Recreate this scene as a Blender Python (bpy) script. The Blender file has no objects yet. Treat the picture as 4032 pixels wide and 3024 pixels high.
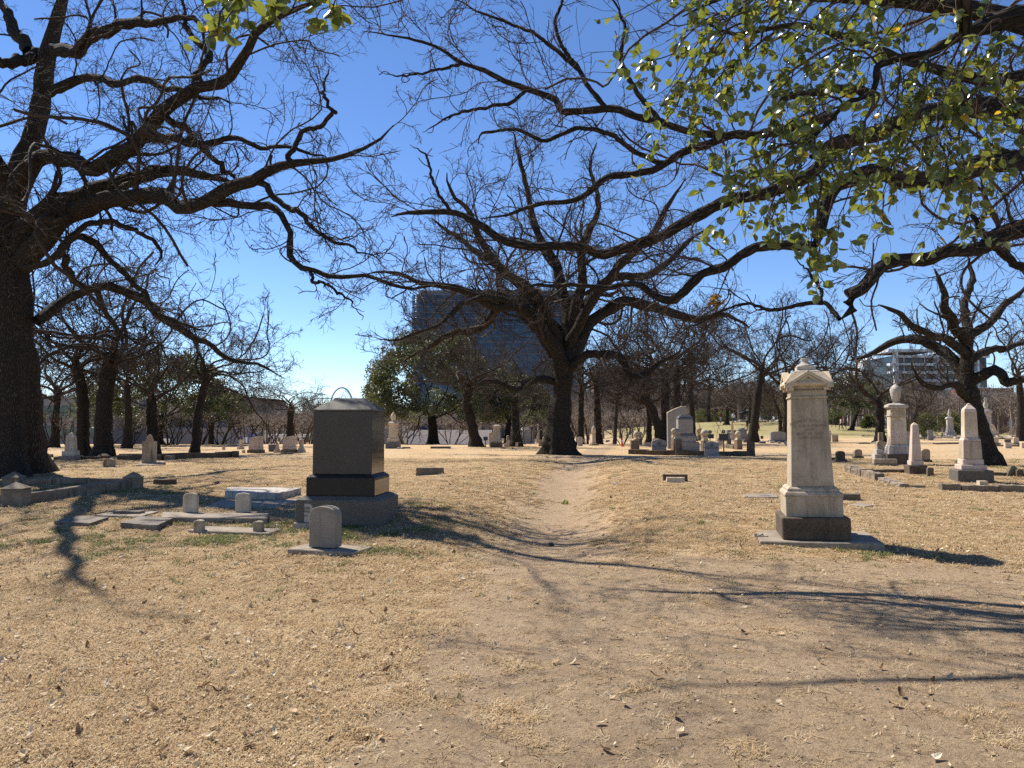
import bpy, bmesh, math, random
import numpy as np
from mathutils import Vector, Matrix

SC = bpy.context.scene
COL = SC.collection
R = math.radians
random.seed(11)
FPX = 2950.0
PITCH = R(3.26)
EYE = 1.6
SUN_EL, SUN_AZ = R(50), R(-49)          # azimuth from +Y, negative towards -X

# ------------------------------------------------------------------ camera, sky, sun, exposure
cd = bpy.data.cameras.new('camera'); cam = bpy.data.objects.new('camera', cd); COL.objects.link(cam)
cam.location = (0, 0, EYE); cam.rotation_euler = (R(90) + PITCH, 0, 0)
cd.sensor_width = 36; cd.lens = 36 * FPX / 4032; cd.clip_end = 6000; cd.clip_start = 0.05
SC.camera = cam
w = bpy.data.worlds.new('World'); SC.world = w; w.use_nodes = True
nt = w.node_tree; nt.nodes.clear()
sky = nt.nodes.new('ShaderNodeTexSky'); sky.sky_type = 'NISHITA'; sky.sun_disc = False
sky.sun_elevation = SUN_EL; sky.sun_rotation = SUN_AZ; sky.air_density = 0.8; sky.dust_density = 0.0; sky.ozone_density = 2.2
sky.altitude = 900
bg = nt.nodes.new('ShaderNodeBackground'); bg.inputs[1].default_value = 0.104
wo = nt.nodes.new('ShaderNodeOutputWorld')
hs = nt.nodes.new('ShaderNodeHueSaturation'); hs.inputs['Saturation'].default_value = 1.15; hs.inputs['Hue'].default_value = 0.506
nt.links.new(sky.outputs[0], hs.inputs['Color']); nt.links.new(hs.outputs[0], bg.inputs[0]); nt.links.new(bg.outputs[0], wo.inputs[0])
sl = bpy.data.lights.new('sun', 'SUN'); sl.energy = 5.0; sl.angle = R(0.53); sl.color = (1.0, 0.935, 0.84)
so = bpy.data.objects.new('sun', sl); COL.objects.link(so)
sdir = Vector((math.sin(SUN_AZ) * math.cos(SUN_EL), math.cos(SUN_AZ) * math.cos(SUN_EL), math.sin(SUN_EL)))
so.rotation_euler = sdir.to_track_quat('Z', 'Y').to_euler(); so.location = (-20, 20, 40)
SC.view_settings.view_transform = 'Standard'; SC.view_settings.look = 'None'
SC.view_settings.exposure = 0.80; SC.view_settings.gamma = 1.0; SC.view_settings.use_curve_mapping = False
SC.cycles.max_bounces = 5; SC.cycles.diffuse_bounces = 3; SC.cycles.glossy_bounces = 3
SC.cycles.transparent_max_bounces = 4; SC.cycles.use_denoising = False

# ------------------------------------------------------------------ numeric helpers
def ss(a, b, t):
    u = np.clip((t - a) / (b - a), 0, 1); return u * u * (3 - 2 * u)
def _hash(i, j, s):
    n = np.sin(i * 127.1 + j * 311.7 + s * 74.7) * 43758.5453
    return n - np.floor(n)
def vnoise(x, y, s=0):
    xi, yi = np.floor(x), np.floor(y); xf, yf = x - xi, y - yi
    u, v = xf * xf * (3 - 2 * xf), yf * yf * (3 - 2 * yf)
    a, b = _hash(xi, yi, s), _hash(xi + 1, yi, s); c, d = _hash(xi, yi + 1, s), _hash(xi + 1, yi + 1, s)
    return a + (b - a) * u + (c - a) * v + (a - b - c + d) * u * v
def fbm(x, y, s=0, o=4):
    t, amp, tot = 0, 1.0, 0
    for k in range(o):
        t = t + amp * vnoise(x * 2 ** k + 13.7 * k, y * 2 ** k - 7.3 * k, s + k); tot += amp; amp *= 0.5
    return t / tot
def path_x(y): return 0.03 * y + 0.0022 * y * y
def H(x, y):
    x = np.asarray(x, float); y = np.asarray(y, float)
    z = 0.40 * ss(5, 24, y)
    z = z - 0.33 * ss(48, 85, y) * ss(2, 12, x)
    lo = 1 - ss(2, 16, x - 0.03 * y)
    z = z - 2.3 * ss(50, 92, y) * lo
    z = z + 2.5 * np.exp(-((x - 42) / 25) ** 2 - ((y - 136) / 34) ** 2)
    xc = path_x(y)
    ch = ss(7.5, 12.5, y) * (1 - ss(21, 30, y))
    z = z - 0.25 * ch * np.exp(-((x - xc) / 1.0) ** 2)
    z = z + 0.12 * ch * np.exp(-((x - xc + 2.6) / 1.3) ** 2) + 0.07 * ch * np.exp(-((x - xc - 2.3) / 1.2) ** 2)
    z = z + 0.10 * (fbm(x * 0.25, y * 0.25, 3, 2) - 0.5) * ss(2, 7, y) * (1 - ss(30, 60, y))
    z = z + 0.025 * (fbm(x * 1.3, y * 1.3, 5, 3) - 0.5)
    z = z + 10.0 * ss(255, 400, y) - 9 * ss(700, 1800, y)
    return z
def dirt_mask(x, y):
    xc = path_x(y)
    d = np.exp(-(np.abs(x - xc) / (1.15 - 0.012 * y)) ** 3) * (0.92 - 0.25 * ss(30, 45, y))
    d = np.maximum(d, 0.92 * ss(-0.35, 1.0, x - 0.05 * (y - 3.5)) * (1 - ss(8.4, 10.4, y + 0.10 * x)))
    return d
def green_mask(x, y):
    g = 0.55 * np.exp(-((x + 5.2) / 3.2) ** 2 - ((y - 11.5) / 2.2) ** 2)
    g = g + 0.75 * np.exp(-((x + 2.3) / 1.6) ** 2 - ((y - 9.9) / 1.0) ** 2)
    g = g + 0.5 * np.exp(-((x + 11) / 5) ** 2 - ((y - 16) / 2.5) ** 2)
    g = g + 0.35 * np.exp(-((x - 3.4) / 1.6) ** 2 - ((y - 9.0) / 1.0) ** 2)
    g = g + 0.32 * ss(9, 13, x) * ss(16, 18, y) * (1 - ss(26, 30, y))
    g = g + 0.95 * ss(70, 95, y) * ss(8, 20, x)
    g = g + 0.3 * ss(36, 48, y) * (1 - ss(-2, 2, x))
    return g
def ray(px, py):
    xr, yr = (px - 2016) / FPX, (1512 - py) / FPX
    return np.array([xr, math.cos(PITCH) - yr * math.sin(PITCH), math.sin(PITCH) + yr * math.cos(PITCH)])
def at(px, py, Y):
    d = ray(px, py); return d * (Y / d[1]) + np.array([0, 0, EYE])
_ys = np.concatenate([np.arange(2, 60, 0.04), np.arange(60, 400, 0.25)])
def G(px, py):
    d = ray(px, py); t = _ys / d[1]
    x, z = d[0] * t, EYE + d[2] * t
    below = z < H(x, _ys)
    k = int(np.argmax(below)) if below.any() else len(_ys) - 1
    return np.array([x[k], _ys[k], float(H(x[k], _ys[k]))])
def gz(x, y): return float(H(x, y))

# ------------------------------------------------------------------ mesh helpers
def npmesh(name, V, F, attrs=None, smooth=True, uvs=None):
    me = bpy.data.meshes.new(name)
    V = np.ascontiguousarray(V, dtype=np.float32); F = np.ascontiguousarray(F, dtype=np.int32)
    me.vertices.add(len(V)); me.vertices.foreach_set('co', V.ravel())
    n, k = F.shape
    me.loops.add(n * k); me.loops.foreach_set('vertex_index', F.ravel())
    me.polygons.add(n); me.polygons.foreach_set('loop_start', np.arange(n, dtype=np.int32) * k)
    me.update(calc_edges=True)
    me.polygons.foreach_set('use_smooth', np.full(n, smooth, dtype=bool))
    for nm, kind, data in (attrs or []):
        a = me.attributes.new(nm, kind, 'POINT')
        data = np.ascontiguousarray(data, dtype=np.float32).ravel()
        a.data.foreach_set({'FLOAT': 'value', 'FLOAT_VECTOR': 'vector', 'FLOAT_COLOR': 'color'}[kind], data)
    me.update(); return me
def link(name, me, mat=None, parent=None, **props):
    o = bpy.data.objects.new(name, me); COL.objects.link(o)
    if mat is not None and me is not None and not me.materials: me.materials.append(mat)
    if parent is not None: o.parent = parent
    for k, v in props.items(): o[k] = v
    return o
FOOT = []
def thing(name, label, cat, loc, rz=0.0, group=None, tilt=(0, 0), foot=None):
    o = bpy.data.objects.new(name, None); COL.objects.link(o); o.empty_display_size = 0.2
    o.location = loc; o.rotation_euler = (tilt[0], tilt[1], rz)
    o['label'] = label; o['category'] = cat
    if group: o['group'] = group
    if foot: FOOT.append((loc[0], loc[1], rz, foot[0], foot[1]))
    return o
def bm_mesh(bm, name, bevel=0.0, smooth=False, seg=1):
    if bevel > 0:
        ed = [e for e in bm.edges if len(e.link_faces) == 2 and e.calc_face_angle(0) > 0.35]
        bmesh.ops.bevel(bm, geom=ed, offset=bevel, segments=seg, affect='EDGES', profile=0.6, clamp_overlap=True)
    me = bpy.data.meshes.new(name); bm.to_mesh(me); bm.free()
    if smooth:
        for p in me.polygons: p.use_smooth = True
    return me
def loft_rect(rings, bevel=0.006, off=None, rough=0.0, seed=0, cuts=0):
    """rings: (halfwidth, halfdepth, z) from bottom to top"""
    bm = bmesh.new(); rv = []
    for i, (a, b, z) in enumerate(rings):
        ox = 0 if off is None else off * z
        rv.append([bm.verts.new((sx * a + ox, sy * b, z)) for sx, sy in ((-1, -1), (1, -1), (1, 1), (-1, 1))])
    bm.faces.new(rv[0][::-1]); bm.faces.new(rv[-1])
    for p, q in zip(rv, rv[1:]):
        for k in range(4): bm.faces.new((p[k], p[(k + 1) % 4], q[(k + 1) % 4], q[k]))
    if cuts:
        bmesh.ops.subdivide_edges(bm, edges=bm.edges[:], cuts=cuts, use_grid_fill=True)
    if rough:
        r = random.Random(seed)
        for v in bm.verts: v.co += Vector((r.uniform(-1, 1), r.uniform(-1, 1), r.uniform(-1, 1))) * rough
        return bm_mesh(bm, 'stone', 0)
    bmesh.ops.recalc_face_normals(bm, faces=bm.faces)
    return bm_mesh(bm, 'stone', bevel)
def box(wd, dp, h, z0=0, taper=1.0, bevel=0.008, **k):
    return loft_rect([(wd / 2, dp / 2, z0), (wd / 2 * taper, dp / 2 * taper, z0 + h)], bevel, **k)
def prism(out, y0, y1, bevel=0.006):
    """outline (x,z) anticlockwise seen from the front (-Y), extruded y0..y1"""
    bm = bmesh.new()
    a = [bm.verts.new((x, y0, z)) for x, z in out]; b = [bm.verts.new((x, y1, z)) for x, z in out]
    bm.faces.new(a); bm.faces.new(b[::-1]); n = len(out)
    for i in range(n): bm.faces.new((a[(i + 1) % n], a[i], b[i], b[(i + 1) % n]))
    bmesh.ops.recalc_face_normals(bm, faces=bm.faces)
    return bm_mesh(bm, 'slab', bevel)
def lathe(prof, n=20, smooth=True):
    bm = bmesh.new(); rings = []
    for r, z in prof: rings.append([bm.verts.new((r * math.cos(2 * math.pi * k / n), r * math.sin(2 * math.pi * k / n), z)) for k in range(n)])
    bm.faces.new(rings[0][::-1]); bm.faces.new(rings[-1])
    for p, q in zip(rings, rings[1:]):
        for k in range(n): bm.faces.new((p[k], p[(k + 1) % n], q[(k + 1) % n], q[k]))
    me = bm_mesh(bm, 'turned', 0)
    if smooth:
        for p in me.polygons: p.use_smooth = len(p.vertices) == 4
    return me
def arch_out(wd, h, rise, n=10, shoulder=0.0):
    """tablet outline with a segmental arch of given rise"""
    a = wd / 2; pts = [(-a, 0), (a, 0), (a, h - rise)]
    if shoulder: a -= shoulder
    for i in range(n + 1):
        t = i / n; x = a - 2 * a * t; u = x / a
        pts.append((x, h - rise + rise * math.sqrt(max(0, 1 - u * u)) ** (1.0 if rise > 0.3 * wd else 0.9)))
    pts.append((-wd / 2, h - rise))
    out = [pts[0]]
    for p in pts[1:]:
        if abs(p[0] - out[-1][0]) + abs(p[1] - out[-1][1]) > 1e-4: out.append(p)
    return out

# ------------------------------------------------------------------ materials
def newmat(name):
    m = bpy.data.materials.new(name); m.use_nodes = True
    t = m.node_tree; b = t.nodes['Principled BSDF']; return m, t, b
def N(t, kind, **k):
    n = t.nodes.new(kind)
    for a, v in k.items():
        if a.startswith('i_'): n.inputs[int(a[2:])].default_value = v
        else: setattr(n, a, v)
    return n
def mixc(t, fac, a, b, mode='MIX'):
    n = t.nodes.new('ShaderNodeMix'); n.data_type = 'RGBA'; n.blend_type = mode
    for s, v in ((n.inputs[0], fac), (n.inputs[6], a), (n.inputs[7], b)):
        if hasattr(v, 'links') or isinstance(v, bpy.types.NodeSocket): t.links.new(v, s)
        elif isinstance(v, (tuple, list)): s.default_value = tuple(v) + ((1,) if len(v) == 3 else ())
        else: s.default_value = v
    return n.outputs[2]
def ramp(t, src, lo, hi, a=0.0, b=1.0):
    n = t.nodes.new('ShaderNodeMapRange'); n.interpolation_type = 'SMOOTHSTEP'
    t.links.new(src, n.inputs[0]); n.inputs[1].default_value = lo; n.inputs[2].default_value = hi
    n.inputs[3].default_value = a; n.inputs[4].default_value = b; return n.outputs[0]
def noise(t, vec, scale, detail=4, rough=0.55, out=0):
    n = t.nodes.new('ShaderNodeTexNoise'); n.inputs['Scale'].default_value = scale
    n.inputs['Detail'].default_value = detail; n.inputs['Roughness'].default_value = rough
    if vec is not None: t.links.new(vec, n.inputs['Vector'])
    return n.outputs[out]
def bump(t, b, src, dist, strength=1.0, chain=None):
    n = t.nodes.new('ShaderNodeBump'); n.inputs['Distance'].default_value = dist; n.inputs['Strength'].default_value = strength
    t.links.new(src, n.inputs['Height'])
    if chain is not None: t.links.new(chain, n.inputs['Normal'])
    t.links.new(n.outputs[0], b.inputs['Normal']); return n.outputs[0]
def coords(t, scale=(1, 1, 1), shift=True):
    tc = t.nodes.new('ShaderNodeTexCoord'); mp = t.nodes.new('ShaderNodeMapping'); mp.inputs['Scale'].default_value = scale
    t.links.new(tc.outputs['Object'], mp.inputs[0])
    if shift:
        oi = t.nodes.new('ShaderNodeObjectInfo'); mu = t.nodes.new('ShaderNodeMath'); mu.operation = 'MULTIPLY'; mu.inputs[1].default_value = 37.0
        t.links.new(oi.outputs['Random'], mu.inputs[0]); t.links.new(mu.outputs[0], mp.inputs['Location'])
    return mp.outputs[0]
def stone(name, c1, c2, stain, amt=0.5, rough=0.85, speckle=0.0, bmp=0.004, streak=0.5, spec=0.3):
    m, t, b = newmat(name)
    v = coords(t); vs = coords(t, (7, 7, 0.9))
    n1 = noise(t, v, 3.0, 6, 0.6); c = mixc(t, ramp(t, n1, 0.35, 0.65), c1, c2)
    n2 = noise(t, vs, 1.6, 5, 0.65); n3 = noise(t, v, 1.4, 4)
    mul = t.nodes.new('ShaderNodeMath'); mul.operation = 'MULTIPLY'
    t.links.new(ramp(t, n2, 0.42, 0.72, 0, streak), mul.inputs[0]); t.links.new(ramp(t, n3, 0.3, 0.6), mul.inputs[1])
    c = mixc(t, mul.outputs[0], c, stain)
    n4 = noise(t, v, 9.0, 6, 0.7); c = mixc(t, ramp(t, n4, 0.52, 0.72, 0, amt), c, stain)
    if speckle:
        sp = noise(t, v, 190, 2, 0.5); c = mixc(t, ramp(t, sp, 0.52, 0.62, 0, speckle), c, tuple(min(1, x * 2.6 + 0.05) for x in c1))
        sp2 = noise(t, v, 130, 2, 0.5); c = mixc(t, ramp(t, sp2, 0.55, 0.62, 0, speckle), c, tuple(x * 0.3 for x in c1))
    t.links.new(c, b.inputs['Base Color']); b.inputs['Roughness'].default_value = rough
    b.inputs['Specular IOR Level'].default_value = spec
    bn = noise(t, v, 26, 8, 0.7); bump(t, b, bn, bmp)
    return m
M = {}
M['marble'] = stone('marble', (0.60, 0.50, 0.37), (0.50, 0.40, 0.28), (0.24, 0.18, 0.12), 0.45, streak=0.55)
M['marble_warm'] = stone('marble_warm', (0.45, 0.37, 0.27), (0.36, 0.29, 0.20), (0.19, 0.145, 0.10), 0.5, streak=0.75)
M['marble_pink'] = stone('marble_pink', (0.58, 0.47, 0.38), (0.50, 0.39, 0.31), (0.30, 0.22, 0.17), 0.4)
M['marble_gray'] = stone('marble_gray', (0.50, 0.45, 0.38), (0.40, 0.35, 0.29), (0.16, 0.14, 0.13), 0.6, streak=0.9)
M['marble_stained'] = stone('marble_stained', (0.40, 0.33, 0.24), (0.30, 0.23, 0.15), (0.10, 0.07, 0.045), 0.6, streak=0.8)
M['sandstone'] = stone('sandstone', (0.20, 0.15, 0.095), (0.15, 0.105, 0.065), (0.07, 0.05, 0.035), 0.6, bmp=0.008)
M['arch_gray'] = stone('arch_gray', (0.24, 0.215, 0.175), (0.20, 0.178, 0.145), (0.11, 0.095, 0.075), 0.35, rough=0.8, speckle=0.25, bmp=0.002, streak=0.35)
M['brownstone'] = stone('brownstone', (0.12, 0.09, 0.06), (0.085, 0.062, 0.042), (0.04, 0.03, 0.022), 0.6, bmp=0.010)
M['concrete'] = stone('concrete', (0.30, 0.25, 0.19), (0.23, 0.18, 0.13), (0.11, 0.09, 0.065), 0.6, bmp=0.006)
M['kerbstone'] = stone('kerbstone', (0.26, 0.21, 0.15), (0.17, 0.13, 0.09), (0.06, 0.048, 0.035), 0.75, bmp=0.008, streak=0.7)
M['granite'] = stone('granite', (0.050, 0.041, 0.030), (0.043, 0.035, 0.025), (0.03, 0.027, 0.022), 0.2, rough=0.55, speckle=0.28, bmp=0.0006, streak=0.2, spec=0.4)
M['granite_base'] = stone('granite_base', (0.10, 0.088, 0.070), (0.085, 0.075, 0.06), (0.06, 0.053, 0.045), 0.3, rough=0.7, speckle=0.5, bmp=0.0015, streak=0.35)
M['granite_polished'] = stone('granite_polished', (0.026, 0.023, 0.019), (0.02, 0.018, 0.015), (0.03, 0.027, 0.024), 0.1, rough=0.09, speckle=0.5, bmp=0.0001, streak=0.0, spec=0.7)
M['granite_dark'] = stone('granite_dark', (0.022, 0.019, 0.015), (0.018, 0.015, 0.012), (0.012, 0.01, 0.008), 0.1, rough=0.42, speckle=0.2, bmp=0.0003, streak=0.0, spec=0.22)
M['gray_granite'] = stone('gray_granite', (0.25, 0.235, 0.21), (0.21, 0.195, 0.175), (0.12, 0.12, 0.12), 0.3, rough=0.6, speckle=0.4, bmp=0.001, streak=0.25)
M['dark_granite'] = stone('dark_granite', (0.10, 0.105, 0.115), (0.085, 0.09, 0.10), (0.05, 0.05, 0.055), 0.2, rough=0.4, speckle=0.3, bmp=0.001, streak=0.1)
M['rough_gray'] = stone('rough_gray', (0.20, 0.165, 0.125), (0.13, 0.105, 0.08), (0.06, 0.048, 0.036), 0.7, bmp=0.012)
M['boulder'] = stone('boulder', (0.42, 0.36, 0.28), (0.32, 0.26, 0.19), (0.13, 0.10, 0.07), 0.5, bmp=0.012)
def plain(name, c, rough=0.7, var=0.15, metal=0.0, scale=8, spec=0.5):
    m, t, b = newmat(name); v = coords(t)
    n1 = noise(t, v, scale, 4)
    c2 = tuple(x * (1 - var * 2) for x in c); col = mixc(t, n1, c, c2)
    t.links.new(col, b.inputs['Base Color']); b.inputs['Roughness'].default_value = rough; b.inputs['Metallic'].default_value = metal
    b.inputs['Specular IOR Level'].default_value = spec
    return m
M['black_metal'] = plain('black_metal', (0.02, 0.02, 0.022), 0.45)
M['orange'] = plain('cone_orange', (0.75, 0.10, 0.03), 0.5)
M['white_plastic'] = plain('white_band', (0.75, 0.74, 0.72), 0.5)
M['letter_dark'] = plain('letter_dark', (0.28, 0.225, 0.16), 0.9)
M['letter_gray'] = plain('letter_gray', (0.16, 0.15, 0.14), 0.9)
M['letter_pale'] = plain('letter_light', (0.46, 0.44, 0.42), 0.9)  # even pale gray for the plinth letters and plaque star
M['bronze'] = plain('bronze', (0.025, 0.028, 0.022), 0.4, metal=0.6)
def bark(name, c1, c2, sc=22.0, dist=0.03, lichen=0.35):
    m, t, b = newmat(name)
    a = t.nodes.new('ShaderNodeAttribute'); a.attribute_name = 'bark'
    mp = t.nodes.new('ShaderNodeMapping'); mp.inputs['Scale'].default_value = (1, 1, 0.28)
    t.links.new(a.outputs['Vector'], mp.inputs[0]); v = mp.outputs[0]
    nz = noise(t, v, sc * 0.4, 4, 0.6, out=1)
    add = t.nodes.new('ShaderNodeVectorMath'); add.operation = 'MULTIPLY_ADD'
    t.links.new(nz, add.inputs[0]); add.inputs[1].default_value = (0.05, 0.05, 0.05); t.links.new(v, add.inputs[2])
    vo = t.nodes.new('ShaderNodeTexVoronoi'); vo.feature = 'DISTANCE_TO_EDGE'; vo.inputs['Scale'].default_value = sc
    t.links.new(add.outputs[0], vo.inputs['Vector'])
    crack = ramp(t, vo.outputs['Distance'], 0.0, 0.30)
    n1 = noise(t, v, sc * 1.5, 5, 0.7); c = mixc(t, n1, c1, c2)
    c = mixc(t, ramp(t, crack, 0.0, 0.6, 0.75, 0.0), c, tuple(x * 0.28 for x in c2))
    ln = noise(t, a.outputs['Vector'], 7, 5, 0.7); c = mixc(t, ramp(t, ln, 0.60, 0.70, 0, lichen), c, (0.22, 0.22, 0.17))
    t.links.new(c, b.inputs['Base Color']); b.inputs['Roughness'].default_value = 0.95; b.inputs['Specular IOR Level'].default_value = 0.15
    h = t.nodes.new('ShaderNodeMath'); h.operation = 'ADD'; t.links.new(crack, h.inputs[0])
    sm = t.nodes.new('ShaderNodeMath'); sm.operation = 'MULTIPLY'; sm.inputs[1].default_value = 0.4; t.links.new(n1, sm.inputs[0]); t.links.new(sm.outputs[0], h.inputs[1])
    bump(t, b, h.outputs[0], dist)
    return m
M['bark'] = bark('oak_bark', (0.070, 0.056, 0.043), (0.044, 0.035, 0.027))
M['bark_dark'] = bark('live_oak_bark', (0.06, 0.048, 0.038), (0.04, 0.032, 0.026), lichen=0.15)
def twigmat(name, c1, c2):
    m, t, b = newmat(name); a = t.nodes.new('ShaderNodeAttribute'); a.attribute_name = 'bark'
    c = mixc(t, ramp(t, noise(t, a.outputs['Vector'], 6, 3), 0.35, 0.65), c1, c2)
    t.links.new(c, b.inputs['Base Color']); b.inputs['Roughness'].default_value = 0.9; b.inputs['Specular IOR Level'].default_value = 0.2
    return m
M['twig'] = twigmat('oak_twig', (0.062, 0.046, 0.035), (0.038, 0.029, 0.022))
M['twig_near'] = twigmat('oak_twig_near', (0.085, 0.058, 0.042), (0.045, 0.033, 0.025))
M['twig_pale'] = twigmat('myrtle_twig', (0.42, 0.36, 0.29), (0.22, 0.17, 0.13))
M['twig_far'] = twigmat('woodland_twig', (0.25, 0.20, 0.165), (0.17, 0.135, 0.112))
def leafmat(name, pal, rough=0.35, trans=0.4, spec=0.6):
    m, t, b = newmat(name)
    a = t.nodes.new('ShaderNodeAttribute'); a.attribute_name = 'tint'
    cr = t.nodes.new('ShaderNodeValToRGB'); e = cr.color_ramp.elements
    e[0].position = 0; e[0].color = pal[0] + (1,); e[1].position = 1; e[1].color = pal[-1] + (1,)
    for i, p in enumerate(pal[1:-1]):
        q = e.new((i + 1) / (len(pal) - 1)); q.color = p + (1,)
    t.links.new(a.outputs['Fac'], cr.inputs[0])
    t.links.new(cr.outputs[0], b.inputs['Base Color']); b.inputs['Roughness'].default_value = rough; b.inputs['Specular IOR Level'].default_value = spec
    tr = t.nodes.new('ShaderNodeBsdfTranslucent'); mx = t.nodes.new('ShaderNodeMixShader'); mx.inputs[0].default_value = trans
    tc = mixc(t, 1.0, cr.outputs[0], (1.6, 1.5, 0.5), 'MULTIPLY'); t.links.new(tc, tr.inputs[0])
    t.links.new(b.outputs[0], mx.inputs[1]); t.links.new(tr.outputs[0], mx.inputs[2])
    t.links.new(mx.outputs[0], t.nodes['Material Output'].inputs[0]); return m
M['leaf'] = leafmat('oak_leaf', [(0.07, 0.095, 0.032), (0.11, 0.14, 0.05), (0.15, 0.18, 0.07), (0.21, 0.22, 0.08), (0.42, 0.29, 0.05)], 0.24, 0.45)
M['evergreen'] = leafmat('evergreen_leaf', [(0.03, 0.042, 0.024), (0.055, 0.072, 0.038), (0.10, 0.115, 0.062), (0.15, 0.16, 0.09)], 0.5, 0.25, 0.4)
M['shrub'] = leafmat('shrub_leaf', [(0.05, 0.065, 0.025), (0.09, 0.105, 0.04), (0.17, 0.16, 0.06)], 0.6, 0.3, 0.3)
M['litter'] = leafmat('leaf_litter', [(0.06, 0.035, 0.02), (0.22, 0.13, 0.07), (0.40, 0.29, 0.17), (0.55, 0.43, 0.27), (0.62, 0.52, 0.36)], 0.7, 0.15, 0.3)
M['dry_leaf'] = leafmat('dry_leaf_clump', [(0.16, 0.09, 0.02), (0.35, 0.21, 0.05)], 0.6, 0.3, 0.3)

# ------------------------------------------------------------------ branch machinery (numpy)
def norm(v): return v / (np.linalg.norm(v, axis=-1, keepdims=True) + 1e-9)
def tangents(P):
    T = np.empty_like(P); T[:, 1:-1] = P[:, 2:] - P[:, :-2]; T[:, 0] = P[:, 1] - P[:, 0]; T[:, -1] = P[:, -1] - P[:, -2]
    return norm(T)
def tube(P, Rr, ns, off=0, seed=0, flare=None):
    n, K, _ = P.shape; T = tangents(P)
    mt = np.abs(norm(P[:, -1] - P[:, 0])); ref = np.eye(3)[np.argmin(mt, axis=1)][:, None, :]
    U = norm(np.cross(T, np.broadcast_to(ref, T.shape))); W = np.cross(T, U)
    th = np.arange(ns) * 2 * np.pi / ns
    c, s = np.cos(th), np.sin(th)
    rr = Rr[:, :, None] * np.ones(ns)
    if flare is not None: rr = rr * flare(n, K, ns, th)
    V = P[:, :, None, :] + rr[..., None] * (c[None, None, :, None] * U[:, :, None, :] + s[None, None, :, None] * W[:, :, None, :])
    arc = np.concatenate([np.zeros((n, 1)), np.cumsum(np.linalg.norm(P[:, 1:] - P[:, :-1], axis=2), axis=1)], 1)
    rng = np.random.default_rng(seed); arc = arc + rng.uniform(0, 50, (n, 1))
    B = np.stack([rr * c, rr * s, np.broadcast_to(arc[:, :, None], (n, K, ns))], -1)
    i = np.arange(n)[:, None, None] * K * ns + np.arange(K - 1)[None, :, None] * ns
    a = i + np.arange(ns); b_ = i + (np.arange(ns) + 1) % ns
    F = np.stack([a, b_, b_ + ns, a + ns], -1).reshape(-1, 4) + off
    return V.reshape(-1, 3), F, B.reshape(-1, 3)
def tubes_mesh(name, groups, mat=None, flare=None):
    Vs, Fs, Bs, off = [], [], [], 0
    for k, (P, Rr, ns) in enumerate(groups):
        V, F, B = tube(P, Rr, ns, off, seed=k, flare=flare); Vs.append(V); Fs.append(F); Bs.append(B); off += len(V)
    me = npmesh(name, np.concatenate(Vs), np.concatenate(Fs), [('bark', 'FLOAT_VECTOR', np.concatenate(Bs))])
    if mat: me.materials.append(mat)
    return me
def grow(rng, S0, D0, L, R0, K, wander, up=0.0, tip=0.35, knob=0):
    n = len(S0); P = np.empty((n, K, 3)); P[:, 0] = S0; d = norm(D0); cv = np.zeros((n, 3))
    for k in range(1, K):
        cv = 0.5 * cv + rng.normal(size=(n, 3)) * wander; cv[:, 2] += up
        d = norm(d + cv); P[:, k] = P[:, k - 1] + d * (L / (K - 1))[:, None]
    t = np.linspace(0, 1, K)[None]; Rr = R0[:, None] * (1 - (1 - tip) * t ** 0.12)
    if knob: Rr[:, -1] *= knob
    return P, Rr
def spawn(rng, P, Rr, L, n, t0, t1, ang, ratio, rr, rmin, upb=0.0, minl=0.05, drop=0.0, dens=None):
    N0, K, _ = P.shape; T = tangents(P)
    t = t0 + (t1 - t0) * (np.arange(n)[None] + rng.uniform(0, 1, (N0, n))) / n
    f = t * (K - 1); i = np.minimum(f.astype(int), K - 2); fr = (f - i)[..., None]
    I = np.arange(N0)[:, None]
    S0 = P[I, i] * (1 - fr) + P[I, i + 1] * fr; tt = norm(T[I, i] * (1 - fr) + T[I, i + 1] * fr)
    rp = Rr[I, i] * (1 - fr[..., 0]) + Rr[I, i + 1] * fr[..., 0]
    q = norm(np.cross(tt, rng.normal(size=tt.shape))); q[..., 2] += upb; q = norm(q)
    an = ang * rng.uniform(0.65, 1.3, (N0, n, 1)) * (1 - 0.35 * t[..., None])
    D = norm(tt * np.cos(an) + q * np.sin(an))
    Lc = np.maximum(minl, L[:, None] * ratio * rng.uniform(0.6, 1.35, (N0, n)) * (1.15 - 0.6 * t))
    Rc = np.maximum(rmin, np.minimum(rp * 0.85, rp * rr * rng.uniform(0.75, 1.2, (N0, n))))
    S0, D, Lc, Rc = S0.reshape(-1, 3), D.reshape(-1, 3), Lc.ravel(), Rc.ravel()
    if dens is not None:
        k = (rng.uniform(size=(N0, n)) < (L * dens / n)[:, None]).ravel(); k[0] = True; S0, D, Lc, Rc = S0[k], D[k], Lc[k], Rc[k]
    if drop > 0:
        k = rng.uniform(size=len(S0)) > drop; S0, D, Lc, Rc = S0[k], D[k], Lc[k], Rc[k]
    return S0, D, Lc, Rc
def plen(P): return np.linalg.norm(P[:, 1:] - P[:, :-1], axis=2).sum(1)
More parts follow.
